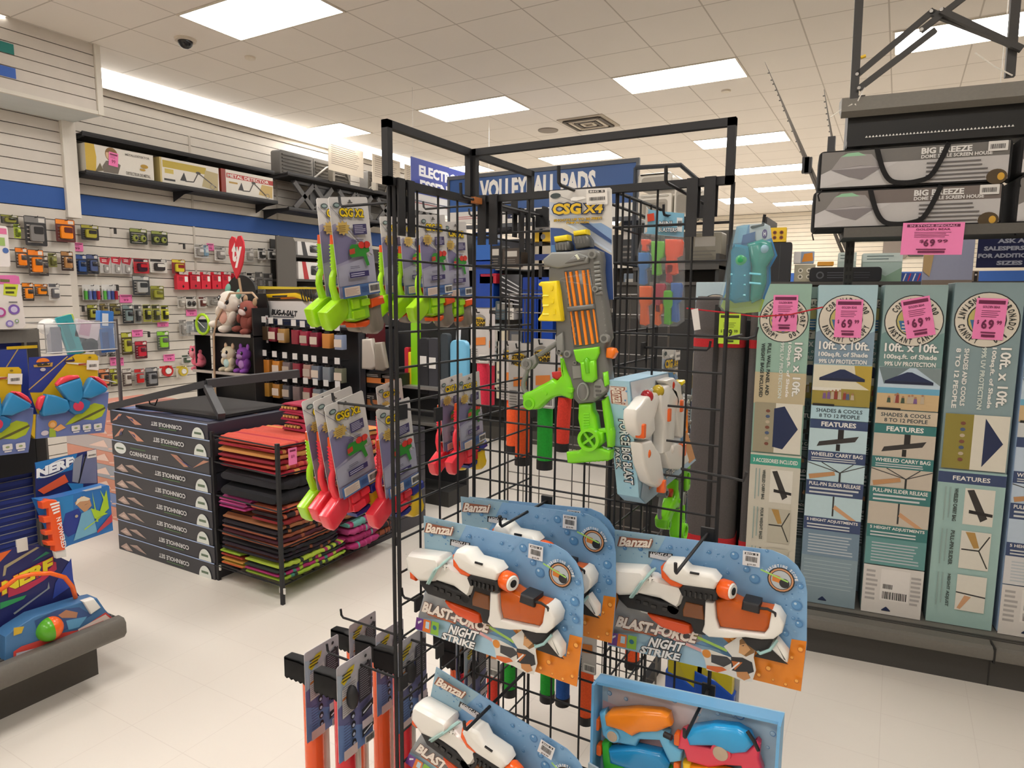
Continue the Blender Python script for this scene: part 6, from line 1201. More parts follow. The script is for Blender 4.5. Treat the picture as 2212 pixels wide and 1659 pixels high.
plush(530, 804, .27, '8a4aa8f', 'b08ac0f', '9a5ab8f', 'purple plush with horns beside the cream puppy', z=z2, spot='b888c8f')
# black stand with yellow salt gun boxes and rows of small jars
SY = 3.93
t = thing('jar_stand', 'black display stand with peg rows of small jars under yellow salt gun boxes', 'display rack', T(-4.8, SY, 0))
xa, xb = F(552, 780, SY).x, F(778, 780, SY).x; zt = F(640, 703, SY).z
f = MB(T(4.8, -SY, 0)); f.box(xa, SY + .06, 0, xb, SY + .10, zt, '121317k'); f.box(xa, SY, 0, xa + .015, SY + .5, zt, '1a1b20k'); f.box(xb - .015, SY, 0, xb, SY + .5, zt, '2a2a30k'); f.box(xa, SY - .03, zt - .02, xb, SY + .5, zt, '16171ck'); f.build('cabinet', t, shade=0)
for i in range(30):
    pass
f = MB(T(4.8, -SY, 0)); zq = F(760, 770, SY).z
for i in range(22): f.box(xb - .05, SY + .04, zt - .05 - i*.035, xb - .03, SY + .055, zt - .035 - i*.035, 'd8d4d0k')
f.build('slotted_upright', t, shade=0)
def saltbox(x, y, z, label, rot=0):
    t = thing('salt_gun_box', label, 'box', facing_front(Vector((x, y, z)), rot)); W, H = .62, .27
    f = MB(); f.prism([(0, 0), (W, 0), (W, .12), (W*.86, .20), (0, .20)], -.10, 0, 'd4d2d0p'); f.lz = .0004; f.R(0, 0, W, .05, '1b2440p'); f.txt('BUG-A-SALT', .16, .085, .3, .045, '26262ap', rot=-2, bold=.06, sh=.2); f.bars(.02, .07, .14, .16, 6, '5a5a60p', .25); f.bars(.18, .06, .44, .075, 1, '5a5a60p', .6); f.build('carton', t)
    f = MB(); f.prism([(.0, .20), (W*.86, .20), (W, .30), (.02, .30)], -.09, -.07, '8a8078p'); f.build('window', t)
    f = MB(); f.prism([(.06, .255), (.45, .27), (.62, .225), (.60, .20), (.42, .235), (.08, .225)], -.06, .0, 'eac21cg', .006); f.prism([(.18, .245), (.36, .25), (.35, .235), (.18, .232)], -.002, .004, '26262ag'); f.build('salt_gun', t)
    f = MB(); 
    for i in range(5): f.prism([(.50 + i*.03, .30), (.515 + i*.03, .30), (.55 + i*.03, .20), (.535 + i*.03, .20)], -.001, .002, '1c1c1ep')
    f.P([(.5, .2), (.62, .2), (.62, .3), (.5, .3)], 'e0b81cp') if 0 else None
    f.build('hazard_stripe', t)
    f = MB(); f.prism([(.0, .30), (W, .30), (W, .315), (.0, .325)], -.1, 0, 'd8c43ap'); f.build('lid_edge', t)
saltbox(F(556, 702, SY).x, SY + .02, zt, 'BUG-A-SALT gun box on top of the black jar stand')
t = thing('salt_gun', 'orange and black toy rifle lying on top of the salt gun box', 'toy', facing_front(F(608, 643, SY + .05)))
f = MB(); f.cyl((0, 0, 0), (.30, .012, 0), .012, 'f08a2ag', 8); f.build('barrel', t); f = MB(); f.cyl((.30, .012, 0), (.5, .012, 0), .02, '3a3a3cg', 10); f.build('stock', t)
f = MB(facing_front(F(569, 706, SY - .05), -2)); f.prism([(-.055, -.13), (.06, -.13), (.06, .10), (-.055, .10)], 0, .002, 'dedcdep'); f.lz = .0024; f.R(-.04, .065, .05, .085, '9a5a5ap'); f.bars(-.045, -.11, .05, .05, 11, '9a98a0p', .3); tag(f.build('info_card'), 'white printed information card on the front of the salt gun box', 'sign')
nj = 0; rn = ['top', 'middle', 'lowest']
for r, (y0, xs) in enumerate(((690, (577, 592, 612, 641, 660, 682, 708, 735)), (762, (578, 600, 622, 644, 667, 685, 709, 735)), (812, (578, 600, 622, 644, 667, 688, 711, 736)))):
    for i, px in enumerate(xs):
        P = F(px, y0 + i*2.5, SY - .06); kk = (['4a3a2ag', '7a2030g', 'a8824ag', '8a2034g', '9a2840g', '7a1e34g', 'c8823ag', '8a96b0g'], ['c07a30g', 'c8802eg', '7a6a6ag', '8a2436g', 'a88478g', '6a7280g', '788088g', '6a6a58g'], ['a87a34g', 'a87432g', '4a4a50g', '7a6a68g', '8a2834g', '7a8088g', '747c84g', '6a7078g'])[r][i]
        t = thing('condiment_jar', 'small jar on the %s peg row of the black stand, %s from left' % (rn[r], ORD[i]), 'jar', T(*P))
        f = MB(); f.rbox(-.042, -.03, -.17, .042, .03, -.055, .012, kk, ax='z'); f.box(-.038, -.034, -.15, .038, -.031, -.09, ('d8c8b8p' if i % 2 else 'b8a89ap')) if i % 3 else None; f.build('jar_body', t)
        f = MB(); f.cyl((0, 0, -.055), (0, 0, -.04), .03, '1a1a1cg', 12); f.tube([(0, .09, .005), (0, .0, .005), (0, 0, -.04)], .004, '2a2a2ek', 5); f.build('cap', t)
        f = MB(); f.box(-.026, -.036, -.022, .026, -.032, .028, 'dcdad8p'); f.build('price_label', t)
for px, py, k, l, w_, h_ in ((797, 765, 'b8b0a6g', 'silver foil pouch hanging left of the black post', .16, .24), (822, 770, '8a8276g', 'clear bag beside the silver foil pouch', .12, .22)):
    t = thing('foil_pouch', l, 'pouch', facing_front(F(px, py, 3.9), 6)); f = MB(); f.prism([(-w_*.3, h_*.5), (w_*.35, h_*.5), (w_*.5, -h_*.4), (w_*.1, -h_*.5), (-w_*.5, -h_*.45)], -.03, .02, k, .02); f.build('bag', t); f = MB(); f.R(-w_*.12, -h_*.3, w_*.2, h_*.1, '6a6058p'); f.lz = .0; f.build('print', t, None)
for i, (px, py, k, k2, l, w_, h_) in enumerate(((803, 820, '1c1a1a', 'd0783a', 'black box with orange band, left of the post', .27, .12), (838, 822, '1c1a1a', 'c87a4a', 'black box with copper band behind the post', .14, .1), (800, 868, '241c1a', 'a8643a', 'brown and black box lower left of the post', .18, .14), (790, 740, '5a1e24', 'b0a8a4', 'dark red upright box beside the jar stand', .06, .3))):
    f = MB(facing_front(F(px, py, 4.0))); f.box(-w_/2, -h_/2, -.2, w_/2, h_/2, 0, k + 'p'); f.lz = .0004; f.R(-w_/2, -h_*.2, w_/2, h_*.15, k2 + 'p'); f.bars(-w_*.4, h_*.2, w_*.4, h_*.4, 2, 'b8b0a8p', .4, i); tag(f.build('small_box', shade=0), l, 'box')
t = thing('end_shelving', 'grey shelf unit with dark side panel standing at the slat wall under the blue stripe', 'shelving', T(-6.6, 5.75, 0))
f = MB(facing_right(Vector((0, .0, 0)))); f.prism([(0, 0), (.30, 0), (.30, 2.28), (.26, 2.34), (0, 2.34)], -.02, .0, '57534fk'); f.build('side_panel', t, shade=0)
f = MB()
for z in (1.1, 1.45, 1.80, 2.1): f.box(-.45, .3, z, .0, 2.6, z + .03, '3a3836k')
f.box(-.47, .3, 0, -.45, 2.6, 2.34, '2a2826k'); f.build('shelf_deck', t, shade=0)
for i, (y, z, w_, h_, k, k2, l) in enumerate(((6.1, 1.83, .42, .22, 'e0dcd8', 'b02a30', 'white and red boxed speaker on the grey shelf unit'), (6.1, 2.13, .4, .17, 'd8d6d4', '3a3a3e', 'white box tilted on the upper grey shelf'), (6.55, 1.83, .3, .24, 'd0282c', 'e0c03a', 'red box beyond the white speaker box'), (6.6, 2.13, .25, .2, 'e4e2de', '5a5a5e', 'white box at the top right of the grey shelf unit'), (6.1, 1.48, .45, .26, '232326', '4a4a4e', 'black speaker on the grey shelf unit'), (6.62, 1.48, .35, .2, '3a3836', '6a6662', 'dark grey speaker box'))):
    t = thing('speaker_box', l, 'box', facing_right(Vector((-6.62, y, z)))); f = MB(); f.box(0, 0, -.25, w_, h_, 0, k + 'p'); f.lz = .0004; f.P([(w_*.15, h_), (w_*.3, h_), (w_*.42, 0), (w_*.22, 0)], k2 + 'p'); f.build('carton', t, shade=0); f = MB(); f.rbox(w_*.5, h_*.25, .001, w_*.85, h_*.8, .004, .02, '3a3a3cg', bev=.001); f.build('printed_speaker', t)
# ================================================================ CANOPY GONDOLA ON THE RIGHT
GA = math.radians(6.9); GD = Vector((math.cos(GA), math.sin(GA), 0)); GN = Vector((-math.sin(GA), math.cos(GA), 0)); G0 = Vector((-.253, 3.211, 0))
def gf(s, z, off, rot=0): return frame(G0 + GD*s + GN*off + Vector((0, 0, z)), GD, (0, 0, 1), rot)   # z of the frame towards the aisle
SW = Matrix(((1, 0, 0, 0), (0, 0, 1, 0), (0, -1, 0, 0), (0, 0, 0, 1)))   # prism drawn in (s, depth) extruded upwards
t = thing('gondola_shelf', 'long dark grey steel gondola on the right holding the upright canopy boxes', 'shelving', gf(-1.1, 0, 0))
KD = '6b6861k'; Lg = 4.2
def sec(y, pr, k, nm):     # profile (depth, height) swept along the run, toward viewer = -depth
    f = MB(); f.prism([(-a, b) for a, b in pr], 0, Lg, k, .0, Matrix(((0, 0, 1, 0), (0, 1, 0, 0), (1, 0, 0, 0), (0, 0, 0, 1)))); return f.build(nm, t, shade=40)
f = MB(); f.box(0, 0, -.5, Lg, .135, 0, '403e3bk'); f.box(1.79, .0, -.0, 1.796, .135, .002, '1c1b1ak'); f.build('kick_plate', t, shade=0)
f = MB(); pr = [(-.03, .125), (-.05, .135), (-.055, .155), (-.05, .178), (-.03, .188), (.0, .184), (.02, .19), (.5, .19), (.5, .13)]
f.prism([(-a, b) for a, b in pr], 0, Lg, KD, 0, Matrix(((0, 0, 1, 0), (0, 1, 0, 0), (1, 0, 0, 0), (0, 0, 0, 1))))
for a in (.025, .045): f.box(0, .19, -a - .012, Lg, .193, -a, '3a3835k')
f.box(1.79, .125, -.02, 1.797, .192, .057, '1f1e1dk'); f.build('base_deck', t, shade=30)
f = MB(); f.box(0, .19, -.50, Lg, 1.5, -.47, '2b2a29k'); f.build('back_panel', t, shade=0)
for s_ in (1.175, 2.1, 3.05):
    f = MB(); f.box(s_ - .018, .19, -.33, s_ + .018, 2.52, -.29, '2a2927k')
    for i in range(60): f.box(s_ - .012, .3 + i*.036, -.289, s_ - .004, .318 + i*.036, -.287, '0c0c0ck'); f.box(s_ + .004, .3 + i*.036, -.289, s_ + .012, .318 + i*.036, -.287, '0c0c0ck')
    f.build('slotted_upright', t, shade=0)
f = MB(); f.box(1.13, 1.875, -.33, Lg, 1.905, -.02, '3c3a38k'); f.box(1.13, 1.87, -.03, Lg, 1.91, .0, '56534ek'); f.build('upper_shelf', t, shade=0)
f = MB(); f.prism([(.02, 2.39), (.04, 2.45), (.30, 2.50), (.32, 2.47), (.05, 2.37)], 1.09, Lg, '77736bk', 0, Matrix(((0, 0, 1, 0), (0, 1, 0, 0), (-1, 0, 0, 0), (0, 0, 0, 1)))); f.box(1.12, 2.27, -.32, Lg, 2.46, -.08, '141414k'); f.box(1.12, 2.25, -.10, Lg, 2.275, -.04, '0e0e0ek')
f.build('header', t, shade=30)
f = MB()
for i in range(42): f.prism([(1.19 + i*.0125, 2.29), (1.2 + i*.0125, 2.29), (1.195 + i*.0125, 2.298)], .0, .002, 'f6f4eeg', 0, T(0, 0, -.08))
f.build('bead_strip', t, shade=0)
# folded frame standing on the header
t = thing('folding_rack', 'black folding steel tube frame standing on the gondola header at upper right', 'rack', gf(0, 2.44, .05))
def tb(f, a, b, w_=.03, k='3a3836k', dz=0): a = Vector((*a, dz)); b = Vector((*b, dz)); d = b - a; M = d.to_track_quat('Y', 'Z').to_matrix().to_4x4(); M.translation = a; f.box(-w_/2, 0, -.012, w_/2, d.length, .012, k, M)
for a, b, nm in (((.036, -.02), (.022, .9), 'upright'), ((.575, .03), (.56, .95), 'upright')):
    f = MB(); tb(f, a, b, .032); f.build(nm, t, shade=0)
for a, b, dz in (((.04, .10), (.30, .315), 0), ((.05, .04), (.31, .235), .015), ((.29, .31), (.56, .16), 0), ((.26, .24), (.42, .36), .015), ((.32, .3), (.60, .12), .03)):
    f = MB(); tb(f, a, b, .022, dz=dz); f.cyl((a[0], a[1], dz), (a[0], a[1], dz + .016), .007, '8a8680m', 8); f.build('brace', t, shade=0)
for p in ([(.05, -.01, .02), (.07, .04, .02), (.085, .09, .02)], [(.03, -.02, .02), (-.02, -.045, .02), (-.05, -.065, .02)], [(.04, -.02, .02), (.055, -.05, .02)], [(.45, .13, .02), (.52, .07, .02), (.58, .03, .02)]):
    f = MB(); f.tube(p, .0028, 'e8e4dag', 5); f.build('zip_tie', t)
f = MB(); f.cyl((.05, .165, .01), (.068, .17, .01), .007, 'e0b81cg', 8); f.build('yellow_cap', t)
# bagged screen houses on the upper shelf
def sbag(s0, s1, z0, z1, label, tone, off=.02):
    t = thing('screen_house_bag', label, 'bag', gf(s0, z0, off)); W, H = s1 - s0, z1 - z0
    f = MB(); f.rbox(0, 0, -.22, W, H, 0, .02, '1f1e1ff', bev=.012); f.lz = .0006
    f.R(.012, .01, W - .012, H*.62, 'b8b5b3p'); f.R(.012, H*.62, W - .012, H - .008, tone); f.P([(.012, .01), (.012, H*.45), (.09, H*.62), (.3, H*.62), (.2, H*.3), (.1, H*.2)], 'c1bebdp'); f.P([(.012, H*.4), (.012, H - .008), (.1, H - .008), (.08, H*.6)], '77736fp')
    f.P([(.05, H*.50), (.085, H*.82), (.14, H*.88), (.2, H*.84), (.24, H*.52), (.16, H*.58)], '96918fp'); f.P([(.085, H*.82), (.11, H*.9), (.15, H*.91), (.18, H*.82)], '8fbf9ap'); f.P([(.05, H*.5), (.12, H*.30), (.17, H*.22), (.24, H*.50), (.16, H*.58)], '7d7778p'); f.P([(.05, H*.50), (.16, H*.56), (.24, H*.52), (.13, H*.50)], 'a7a2a3p')
    f.txt('BIG BREEZE', W*.55, H*.76, W*.25, H*.14, 'dcdad6p', bold=.04); f.txt('DOME STYLE SCREEN HOUSE', W*.55, H*.65, W*.35, H*.085, 'dcdad6p', bold=.03)
    f.bars(W*.58, H*.08, W*.92, H*.58, 5, '5f5b5ap', .34, int(s0*9)); f.C(W*.93, H*.12, .035, '4a3a20p', H*.18); f.C(W*.95, H*.12, .012, 'c89a30p', H*.09)
    f.RR(W - .085, H*.72, W - .02, H*.95, .002, 'd8d5d0p'); f.code(W - .078, H*.77, W - .03, H*.88)
    f.build('case', t)
    for dx in (0,):
        f = MB(); pts = [(W*.32, H + .004, -.03), (W*.32, H*.9, .006), (W*.355, H*.42, .014), (W*.40, H*.14, .016), (W*.47, .012, .016), (W*.54, .016, .016), (W*.60, H*.2, .016), (W*.645, H*.55, .014), (W*.68, H*.95, .006), (W*.69, H + .004, -.03)]
        c_ = [Vector(p) for p in pts]; P = []
        for i in range(len(c_) - 1):
            p0, p1, p2, p3 = c_[max(i-1, 0)], c_[i], c_[i+1], c_[min(i+2, len(c_)-1)]
            for u in (0, .25, .5, .75): P.append(.5*((2*p1) + (p2-p0)*u + (2*p0-5*p1+4*p2-p3)*u*u + (3*p1-p0-3*p2+p3)*u**3))
        P.append(c_[-1]); vs = []
        for i, p in enumerate(P):
            d = (P[min(i+1, len(P)-1)] - P[max(i-1, 0)]).normalized(); n = Vector((-d.y, d.x, 0)); n = n.normalized() * .0095 if n.length > .01 else Vector((.0095, 0, 0))
            vs += [tuple(p - n), tuple(p + n), tuple(p + n + Vector((0, 0, .003))), tuple(p - n + Vector((0, 0, .003)))]
        fs = []
        for i in range(len(P) - 1):
            for j in range(4): fs.append((i*4+j, i*4+(j+1) % 4, (i+1)*4+(j+1) % 4, (i+1)*4+j))
        f.add(vs, fs, '1b1a1af'); f.build('carry_handle', t)
    f = MB(); f.tube([(.02, .0, .002), (.005, -.02, .004), (.012, -.045, .004)], .003, '1b1a1af', 5); f.build('zip_pull', t)
sbag(-.098, .590, 1.907, 2.070, 'grey screen house bag with black handles, lower one on the gondola shelf', '6f6560p')
sbag(-.085, .605, 2.072, 2.235, 'grey screen house bag with black handles, upper one of the pair', '6a6763p')
sbag(.625, 1.30, 1.907, 2.09, 'grey screen house bag cut by the right edge, lower', '5f6a72p'); sbag(.625, 1.30, 2.092, 2.24, 'grey screen house bag cut by the right edge, upper', '5f6a72p')
# canopy boxes
NV, TL = '34456ap', '357472p'
def sticker(s, z, w_, h_, off, label, price='69', rot=0, k='f083b8p', big=False):
    f = MB(gf(s, z, off, rot)); f.prism([(-w_/2, -h_/2), (w_/2, -h_/2), (w_/2, h_/2), (-w_/2, h_/2)], 0, .001, k); f.lz = .0014; ink = '6a1c46p' if k[:2] == 'f0' else '3a4414p'
    f.R(-w_*.43, h_*.36, w_*.43, h_*.45, ink)
    if big: f.txt('IN STORE SPECIAL!', -w_*.38, h_*.375, w_*.76, h_*.06, 'f0a0c8p')
    if k[:2] == 'f0': f.txt('GOLDEN BEAR', -w_*.28, h_*.26, w_*.56, h_*.06, ink); 
    f.bars(-w_*.3, h_*.03, w_*.36, h_*.22, 4, ink, .25, 3, .4)
    dw = min(w_*.17, h_*.13); f.txt('$', -w_*.03 - dw*2.2, -h_*.14, w_*.07, h_*.11, ink); f.txt(price[0], -w_*.03 - dw*1.3, -h_*.24, dw, h_*.22, ink, bold=.04); f.txt(price[1], -w_*.03, -h_*.24, dw, h_*.22, ink, bold=.04); f.txt('99', -w_*.03 + dw*1.5, -h_*.13, w_*.17, h_*.1, ink)
    f.bars(-w_*.25, -h_*.36, w_*.25, -h_*.30, 1, ink, .5); f.R(-w_*.22, -h_*.44, w_*.22, -h_*.38, ink)
    return tag(f.build('price_sticker'), label, 'tag')
def people(f, x, y, sc, n=7, seed=1):
    rd = random.Random(seed)
    for i in range(n):
        a = x + (i - n/2)*sc*.9 + rd.uniform(-.3, .3)*sc; k = rd.choice(('8a3a30p', '4a5a78p', '5a4030p', 'b8a890p', '3a4a3ap', '7a5a8ap')); h = sc*rd.uniform(1, 2)
        f.P([(a - sc*.4, y), (a + sc*.4, y), (a + sc*.28, y + h), (a - sc*.28, y + h)], k); f.C(a, y + h + sc*.2, sc*.26, 'a87a5ap', n=8)
        f.lz -= f.eps * 1.5
    f.lz += f.eps * 3
def tri(f, cx, y, w_, h_, k='1f2c50p'): f.P([(cx - w_/2, y), (cx + w_/2, y), (cx + w_*.05, y + h_), (cx - w_*.05, y + h_)], k); f.P([(cx - w_/2, y), (cx - w_/2, y - h_*.3), (cx + w_/2, y - h_*.3), (cx + w_/2, y)], '18213ep')
def photo(f, x0, y0, x1, y1, sea=False):
    H = y1 - y0; W = x1 - x0; f.R(x0, y0, x1, y1, 'b9cbd8p' if sea else 'd5cfb8p'); f.R(x0, y0, x1, y0 + H*.42, 'c9ad82p' if sea else '9a8a3cp')
    if sea: f.R(x0, y0 + H*.38, x1, y0 + H*.52, '6aa6c2p'); f.P([(x0, y1), (x0 + W*.5, y1), (x0 + W*.1, y0 + H*.6)], '6d7d80p'); f.P([(x1, y1), (x0 + W*.6, y1), (x1, y0 + H*.6)], '7d8b8cp')
    else: f.P([(x1, y1), (x0 + W*.7, y1), (x0 + W*.75, y0 + H*.6), (x1, y0 + H*.4)], 'b39a3cp'); f.R(x0, y0 + H*.36, x0 + W*.5, y0 + H*.44, 'dcd8cap')
    tri(f, x0 + W*.5, y0 + H*.68, W*.78, H*.22); people(f, x0 + W*.5, y0 + H*.16, W*.08, 8, 3 if sea else 5)
def handart(f, x0, y0, x1, y1, kind, bg):
    W, H = x1 - x0, y1 - y0; cx = x0 + W*.5; f.R(x0, y0, x1, y1, bg)
    if kind == 0: f.P([(x0 + W*.14, y0 + H*.2), (x0 + W*.8, y0 + H*.5), (x0 + W*.86, y0 + H*.75), (x0 + W*.18, y0 + H*.42)], '33302fp'); f.P([(cx, y0 + H*.55), (cx + W*.1, y0 + H*.6), (cx + W*.1, y1), (cx, y1)], '1e1c1cp'); f.R(cx - W*.02, y0 + H*.05, cx + W*.05, y0 + H*.35, '1e1c1cp')
    elif kind == 1:
        for a, b in (((x0, y0 + H*.95), (cx + W*.08, y0 + H*.5)), ((x1, y0 + H*.95), (cx + W*.08, y0 + H*.5)), ((x0 + W*.25, y1), (cx + W*.08, y0 + H*.5)), ((x1 - W*.2, y1), (cx + W*.08, y0 + H*.5))): f.L(*a, *b, .004, '3a3a3ap')
        f.L(cx + W*.08, y0 + H*.5, cx + W*.08, y0, .008, '2a2a2ap'); f.P([(x0 + W*.05, y0 + H*.05), (cx, y0 + H*.35), (cx - W*.02, y0 + H*.55), (x0 + W*.03, y0 + H*.3)], 'b98a5ep')
    else: f.L(cx, y1, cx, y0 + H*.1, .007, '2f2f2fp'); f.P([(cx, y0 + H*.45), (x1 - W*.2, y0), (x1 - W*.08, y0), (cx + W*.03, y0 + H*.62)], 'c99a72p')
def roundel(f, cx, cy, r, top, bot, ang=0):
    f.C(cx, cy, r*1.03, '1f2426p', n=32); f.C(cx, cy, r*.99, 'd6cdbdp', n=32); f.C(cx, cy, r*.62, '23282cp'); f.C(cx, cy, r*.58, 'b9ad6ap'); f.P([(cx - r*.52, cy), (cx + r*.56, cy), (cx + r*.4, cy - r*.4), (cx, cy - r*.57), (cx - r*.4, cy - r*.4)], '3a6a98p')
    for i in range(3): f.L(cx - r*.4, cy - r*(.12 + i*.13), cx + r*.4, cy - r*(.12 + i*.13), r*.05, 'd6cdbdp')
    f.arc(top, cx, cy, r*.68, 155 + ang, 18 + ang, r*.22, '1f2426p'); f.arc(bot, cx, cy, r*.70, 195 + ang, 345 + ang, r*.22, '1f2426p')
def cbox(s0, z0, H, W, scheme, label, side=False, off=.12, dim=False, name='CORONADO 100'):
    t = thing('canopy_box', label, 'box', gf(s0, z0, off)); bg, band, pan = scheme[:3]; scheme = tuple(scheme) + (False,); wh = 'e6e4dep'
    f = MB(eps=.0003); f.rbox(0, 0, -.15 if off < .2 else -.11, W, H, 0, .004, bg, bev=.0015); f.lz = .0005; c = W/2
    f.R(.002, .002, W - .002, H - .003, bg)
    q = lambda y: H * (1 - (y - 612) / 684)      # photo row -> height
    if not side:
        f.P([(0, q(775)), (0, q(710)), (W*.15, q(700)), (W*.3, q(712)), (W*.6, q(698)), (W*.8, q(715)), (W, q(705)), (W, q(775))], band[:0] + ('8096a6p' if band == NV else '6f8f8cp'))
        roundel(f, c, q(683), W*.46, name, 'INSTANT CANOPY')
        f.txt('10ft. x 10ft.', W*.07, q(745), W*.86, q(728) - q(745), wh, '4f5f68p', bold=.03, olw=.05); f.txt('100sq.ft. of Shade', W*.07, q(762), W*.84, q(750) - q(762), wh, None, bold=.03); f.txt('99% UV PROTECTION', W*.08, q(774), W*.82, q(765) - q(774), wh, None, bold=.03)
        photo(f, 0, q(862), W, q(777), scheme[3]); f.R(W*.02, q(864), W*.4, q(859), '1c1c1cp')
        f.R(0, q(892), W, q(864), pan[0]); f.txt('SHADES & COOLS', W*.09, q(877), W*.8, q(869) - q(877), '2c3c44p'); f.txt('8 TO 12 PEOPLE', W*.15, q(888), W*.7, q(880) - q(888), '2c3c44p')
        f.R(0, q(912), W, q(893), band); f.txt('FEATURES', W*.2, q(907), W*.6, q(897) - q(907), wh, bold=.03)
        y = 912
        for i, (a, b, c_, ti) in enumerate(((912, 960, 984, 'WHEELED CARRY BAG'), (984, 1024, 1056, 'PULL-PIN SLIDER RELEASE'), (1056, 1104, 1132, '5 HEIGHT ADJUSTMENTS'))):
            handart(f, 0, q(b), W, q(a), i, pan[1]); f.R(0, q(c_), W, q(b), band); f.txt(ti, W*.05, q(b + 11), W*.9, q(b + 3) - q(b + 11), wh); f.bars(W*.06, q(c_ - 2), W*.94, q(b + 13), 2, 'c8ccccp', .45, i, .15)
        f.R(0, q(1190), W, q(1132), pan[2]); f.bars(W*.1, q(1185), W*.9, q(1140), 7, 'b3bcc2p', .4, 3, .2)
        if scheme[3]: f.R(0, q(1296), W, q(1192), 'd3cfc9p'); f.bars(W*.05, q(1270), W*.25, q(1200), 7, 'a7a3a0p', .5, 2); f.R(W*.3, q(1265), W*.78, q(1198), 'dedad5p'); f.code(W*.34, q(1262), W*.74, q(1246)); f.code(W*.34, q(1240), W*.5, q(1230)); f.bars(W*.8, q(1270), W*.97, q(1205), 7, 'a7a3a0p', .5, 4)
        else: f.R(0, q(1296), W, q(1190), '8397a0p'); f.bars(W*.05, q(1262), W*.95, q(1195), 8, '9fb0b7p', .2, 5, .1)
        tri(f, W*.42, q(1286), W*.15, q(1280) - q(1287))
    else:
        gb = scheme[4]
        roundel(f, c, q(683 if not gb else 687), W*.46, name, 'INSTANT CANOPY', -90)
        if gb: f.R(0, q(868), W, q(800), 'bcae8ep')
        def vt(s, x, y0, y1, h, k, ol=None): L = q(y0) - q(y1); f.txt(s, x, q(y0), L, h, k, ol, rot=-90, bold=.03, olw=.05)
        vt('10ft. x 10ft.', W*.74, 735, 850, W*.15, wh, '566c66p'); vt('100sq.ft. of Shade', W*.60, 735, 852, W*.08, wh); vt('99% UV PROTECTION', W*.47, 735, 855, W*.07, 'd0d8d0p')
        vt('FULL WALL PANEL AND' if gb else 'SHADES AND COOLS', W*.22, 738, 850, W*.07, '2a3433p' if gb else wh); vt('WEIGHT BAGS INCLUDED' if gb else '8 TO 12 PEOPLE', W*.10, 738, 855, W*.07, '2a3433p' if gb else wh)
        f.R(W*.03, q(975), W*.97, q(866), 'd8d3c4p'); f.R(W*.03, q(975), W*.45, q(866), '9a927ap' if gb else '8c8038p'); f.P([(W*.42, q(878)), (W*.42, q(962)), (W*.62, q(966)), (W*.9, q(920)), (W*.62, q(872))] if gb else [(W*.62, q(872)), (W*.62, q(968)), (W*.9, q(920))], '1f2c50p')
        for i in range(7): f.C(W*.3, q(884 + i*12), .010, ('7a4a3ap', '4a5a78p', 'b8a890p')[i % 3], .008, 8)
        f.R(0, q(1190), W, q(978), 'c9c4b4p' if gb else pan[0]); f.R(0, q(1004), W, q(982), '3f9a86p' if gb else band); f.txt('3 ACCESSORIES INCLUDED' if gb else 'FEATURES', W*.06 if gb else W*.22, q(998), W*.88 if gb else W*.55, q(990) - q(999), wh)
        f.R(0, q(1296), W, q(1190), 'c9c4b4p' if gb else pan[0])
        for i, (a, b) in enumerate(((1012, 1085), (1098, 1175), (1188, 1262))):
            f.R(W*.42, q(b), W*.86, q(a), 'd9d5c9p' if not (gb and i) else 'b9b4a2p')
            if i == 0: f.P([(W*.45, q(1016)), (W*.55, q(1014)), (W*.78, q(1070)), (W*.68, q(1078))], '2f2c2bp'); f.P([(W*.5, q(1055)), (W*.85, q(1060)), (W*.85, q(1066)), (W*.5, q(1062))], '1e1c1cp')
            elif i == 1: f.L(W*.44, q(1136), W*.7, q(1136), .006, '2a2a2ap'); f.L(W*.7, q(1136), W*.84, q(1105), .005, '33332fp'); f.L(W*.7, q(1136), W*.84, q(1170), .005, '33332fp'); f.P([(W*.48, q(1100)), (W*.62, q(1100)), (W*.7, q(1130)), (W*.62, q(1132))], 'b08a4ap')
            else: f.L(W*.42, q(1225), W*.86, q(1230), .006, '2f2f2fp'); f.P([(W*.45, q(1258)), (W*.55, q(1230)), (W*.65, q(1232)), (W*.5, q(1260))], 'c99a72p')
            f.bars(W*.16, q(b), W*.34, q(a), 3, '3f5453p', .1) if 0 else vt(('WHEELED CARRY BAG', 'PULL-PIN SLIDER' if not gb else 'FOUR WEIGHT BAGS', 'HEIGHT ADJUST')[i], W*.26, a + 2, b - 4, W*.06, '37423fp')
            f.R(W*.12, q(b - 4), W*.14, q(a), '8fa5a0p'); f.R(W*.19, q(b - 10), W*.21, q(a), '8fa5a0p')
    f.build('carton', t); return t
BL = ('a5c3cap', NV, ('aecdd6p', 'b9d1d6p', '71889ap'), False); TE = ('8ea6a4p', TL, ('c7b9a2p', 'c3b8a8p', '5f9290p'), True)
SG = ('93b3a3p', TL, ('8fb3adp',)*3, False, True); SB = ('83989bp', NV, ('9ab9b4p',)*3, False, False)
zb = .193
cbox(-.050, zb, 1.48, .236, BL, 'blue CORONADO canopy box, second from left, picture of a picnic under trees')
cbox(.212, zb, 1.48, .236, TE, 'teal CORONADO canopy box with beach picture, third from left')
cbox(.470, zb, 1.49, .245, SB, 'teal canopy box with sideways lettering and FEATURES bar, fourth from left', side=True)
cbox(-.300, zb, 1.485, .222, SG, 'sage green and cream canopy box with sideways lettering, leftmost full one', side=True, name='NEWPORT 100')
cbox(.735, zb, 1.45, .24, ('9fb8d6p', NV, ('c6c9c9p', 'b9c9d9p', 'cfcfcfp'), True), 'pale blue canopy box cut by the right edge of the picture', name='CORONADO 100')
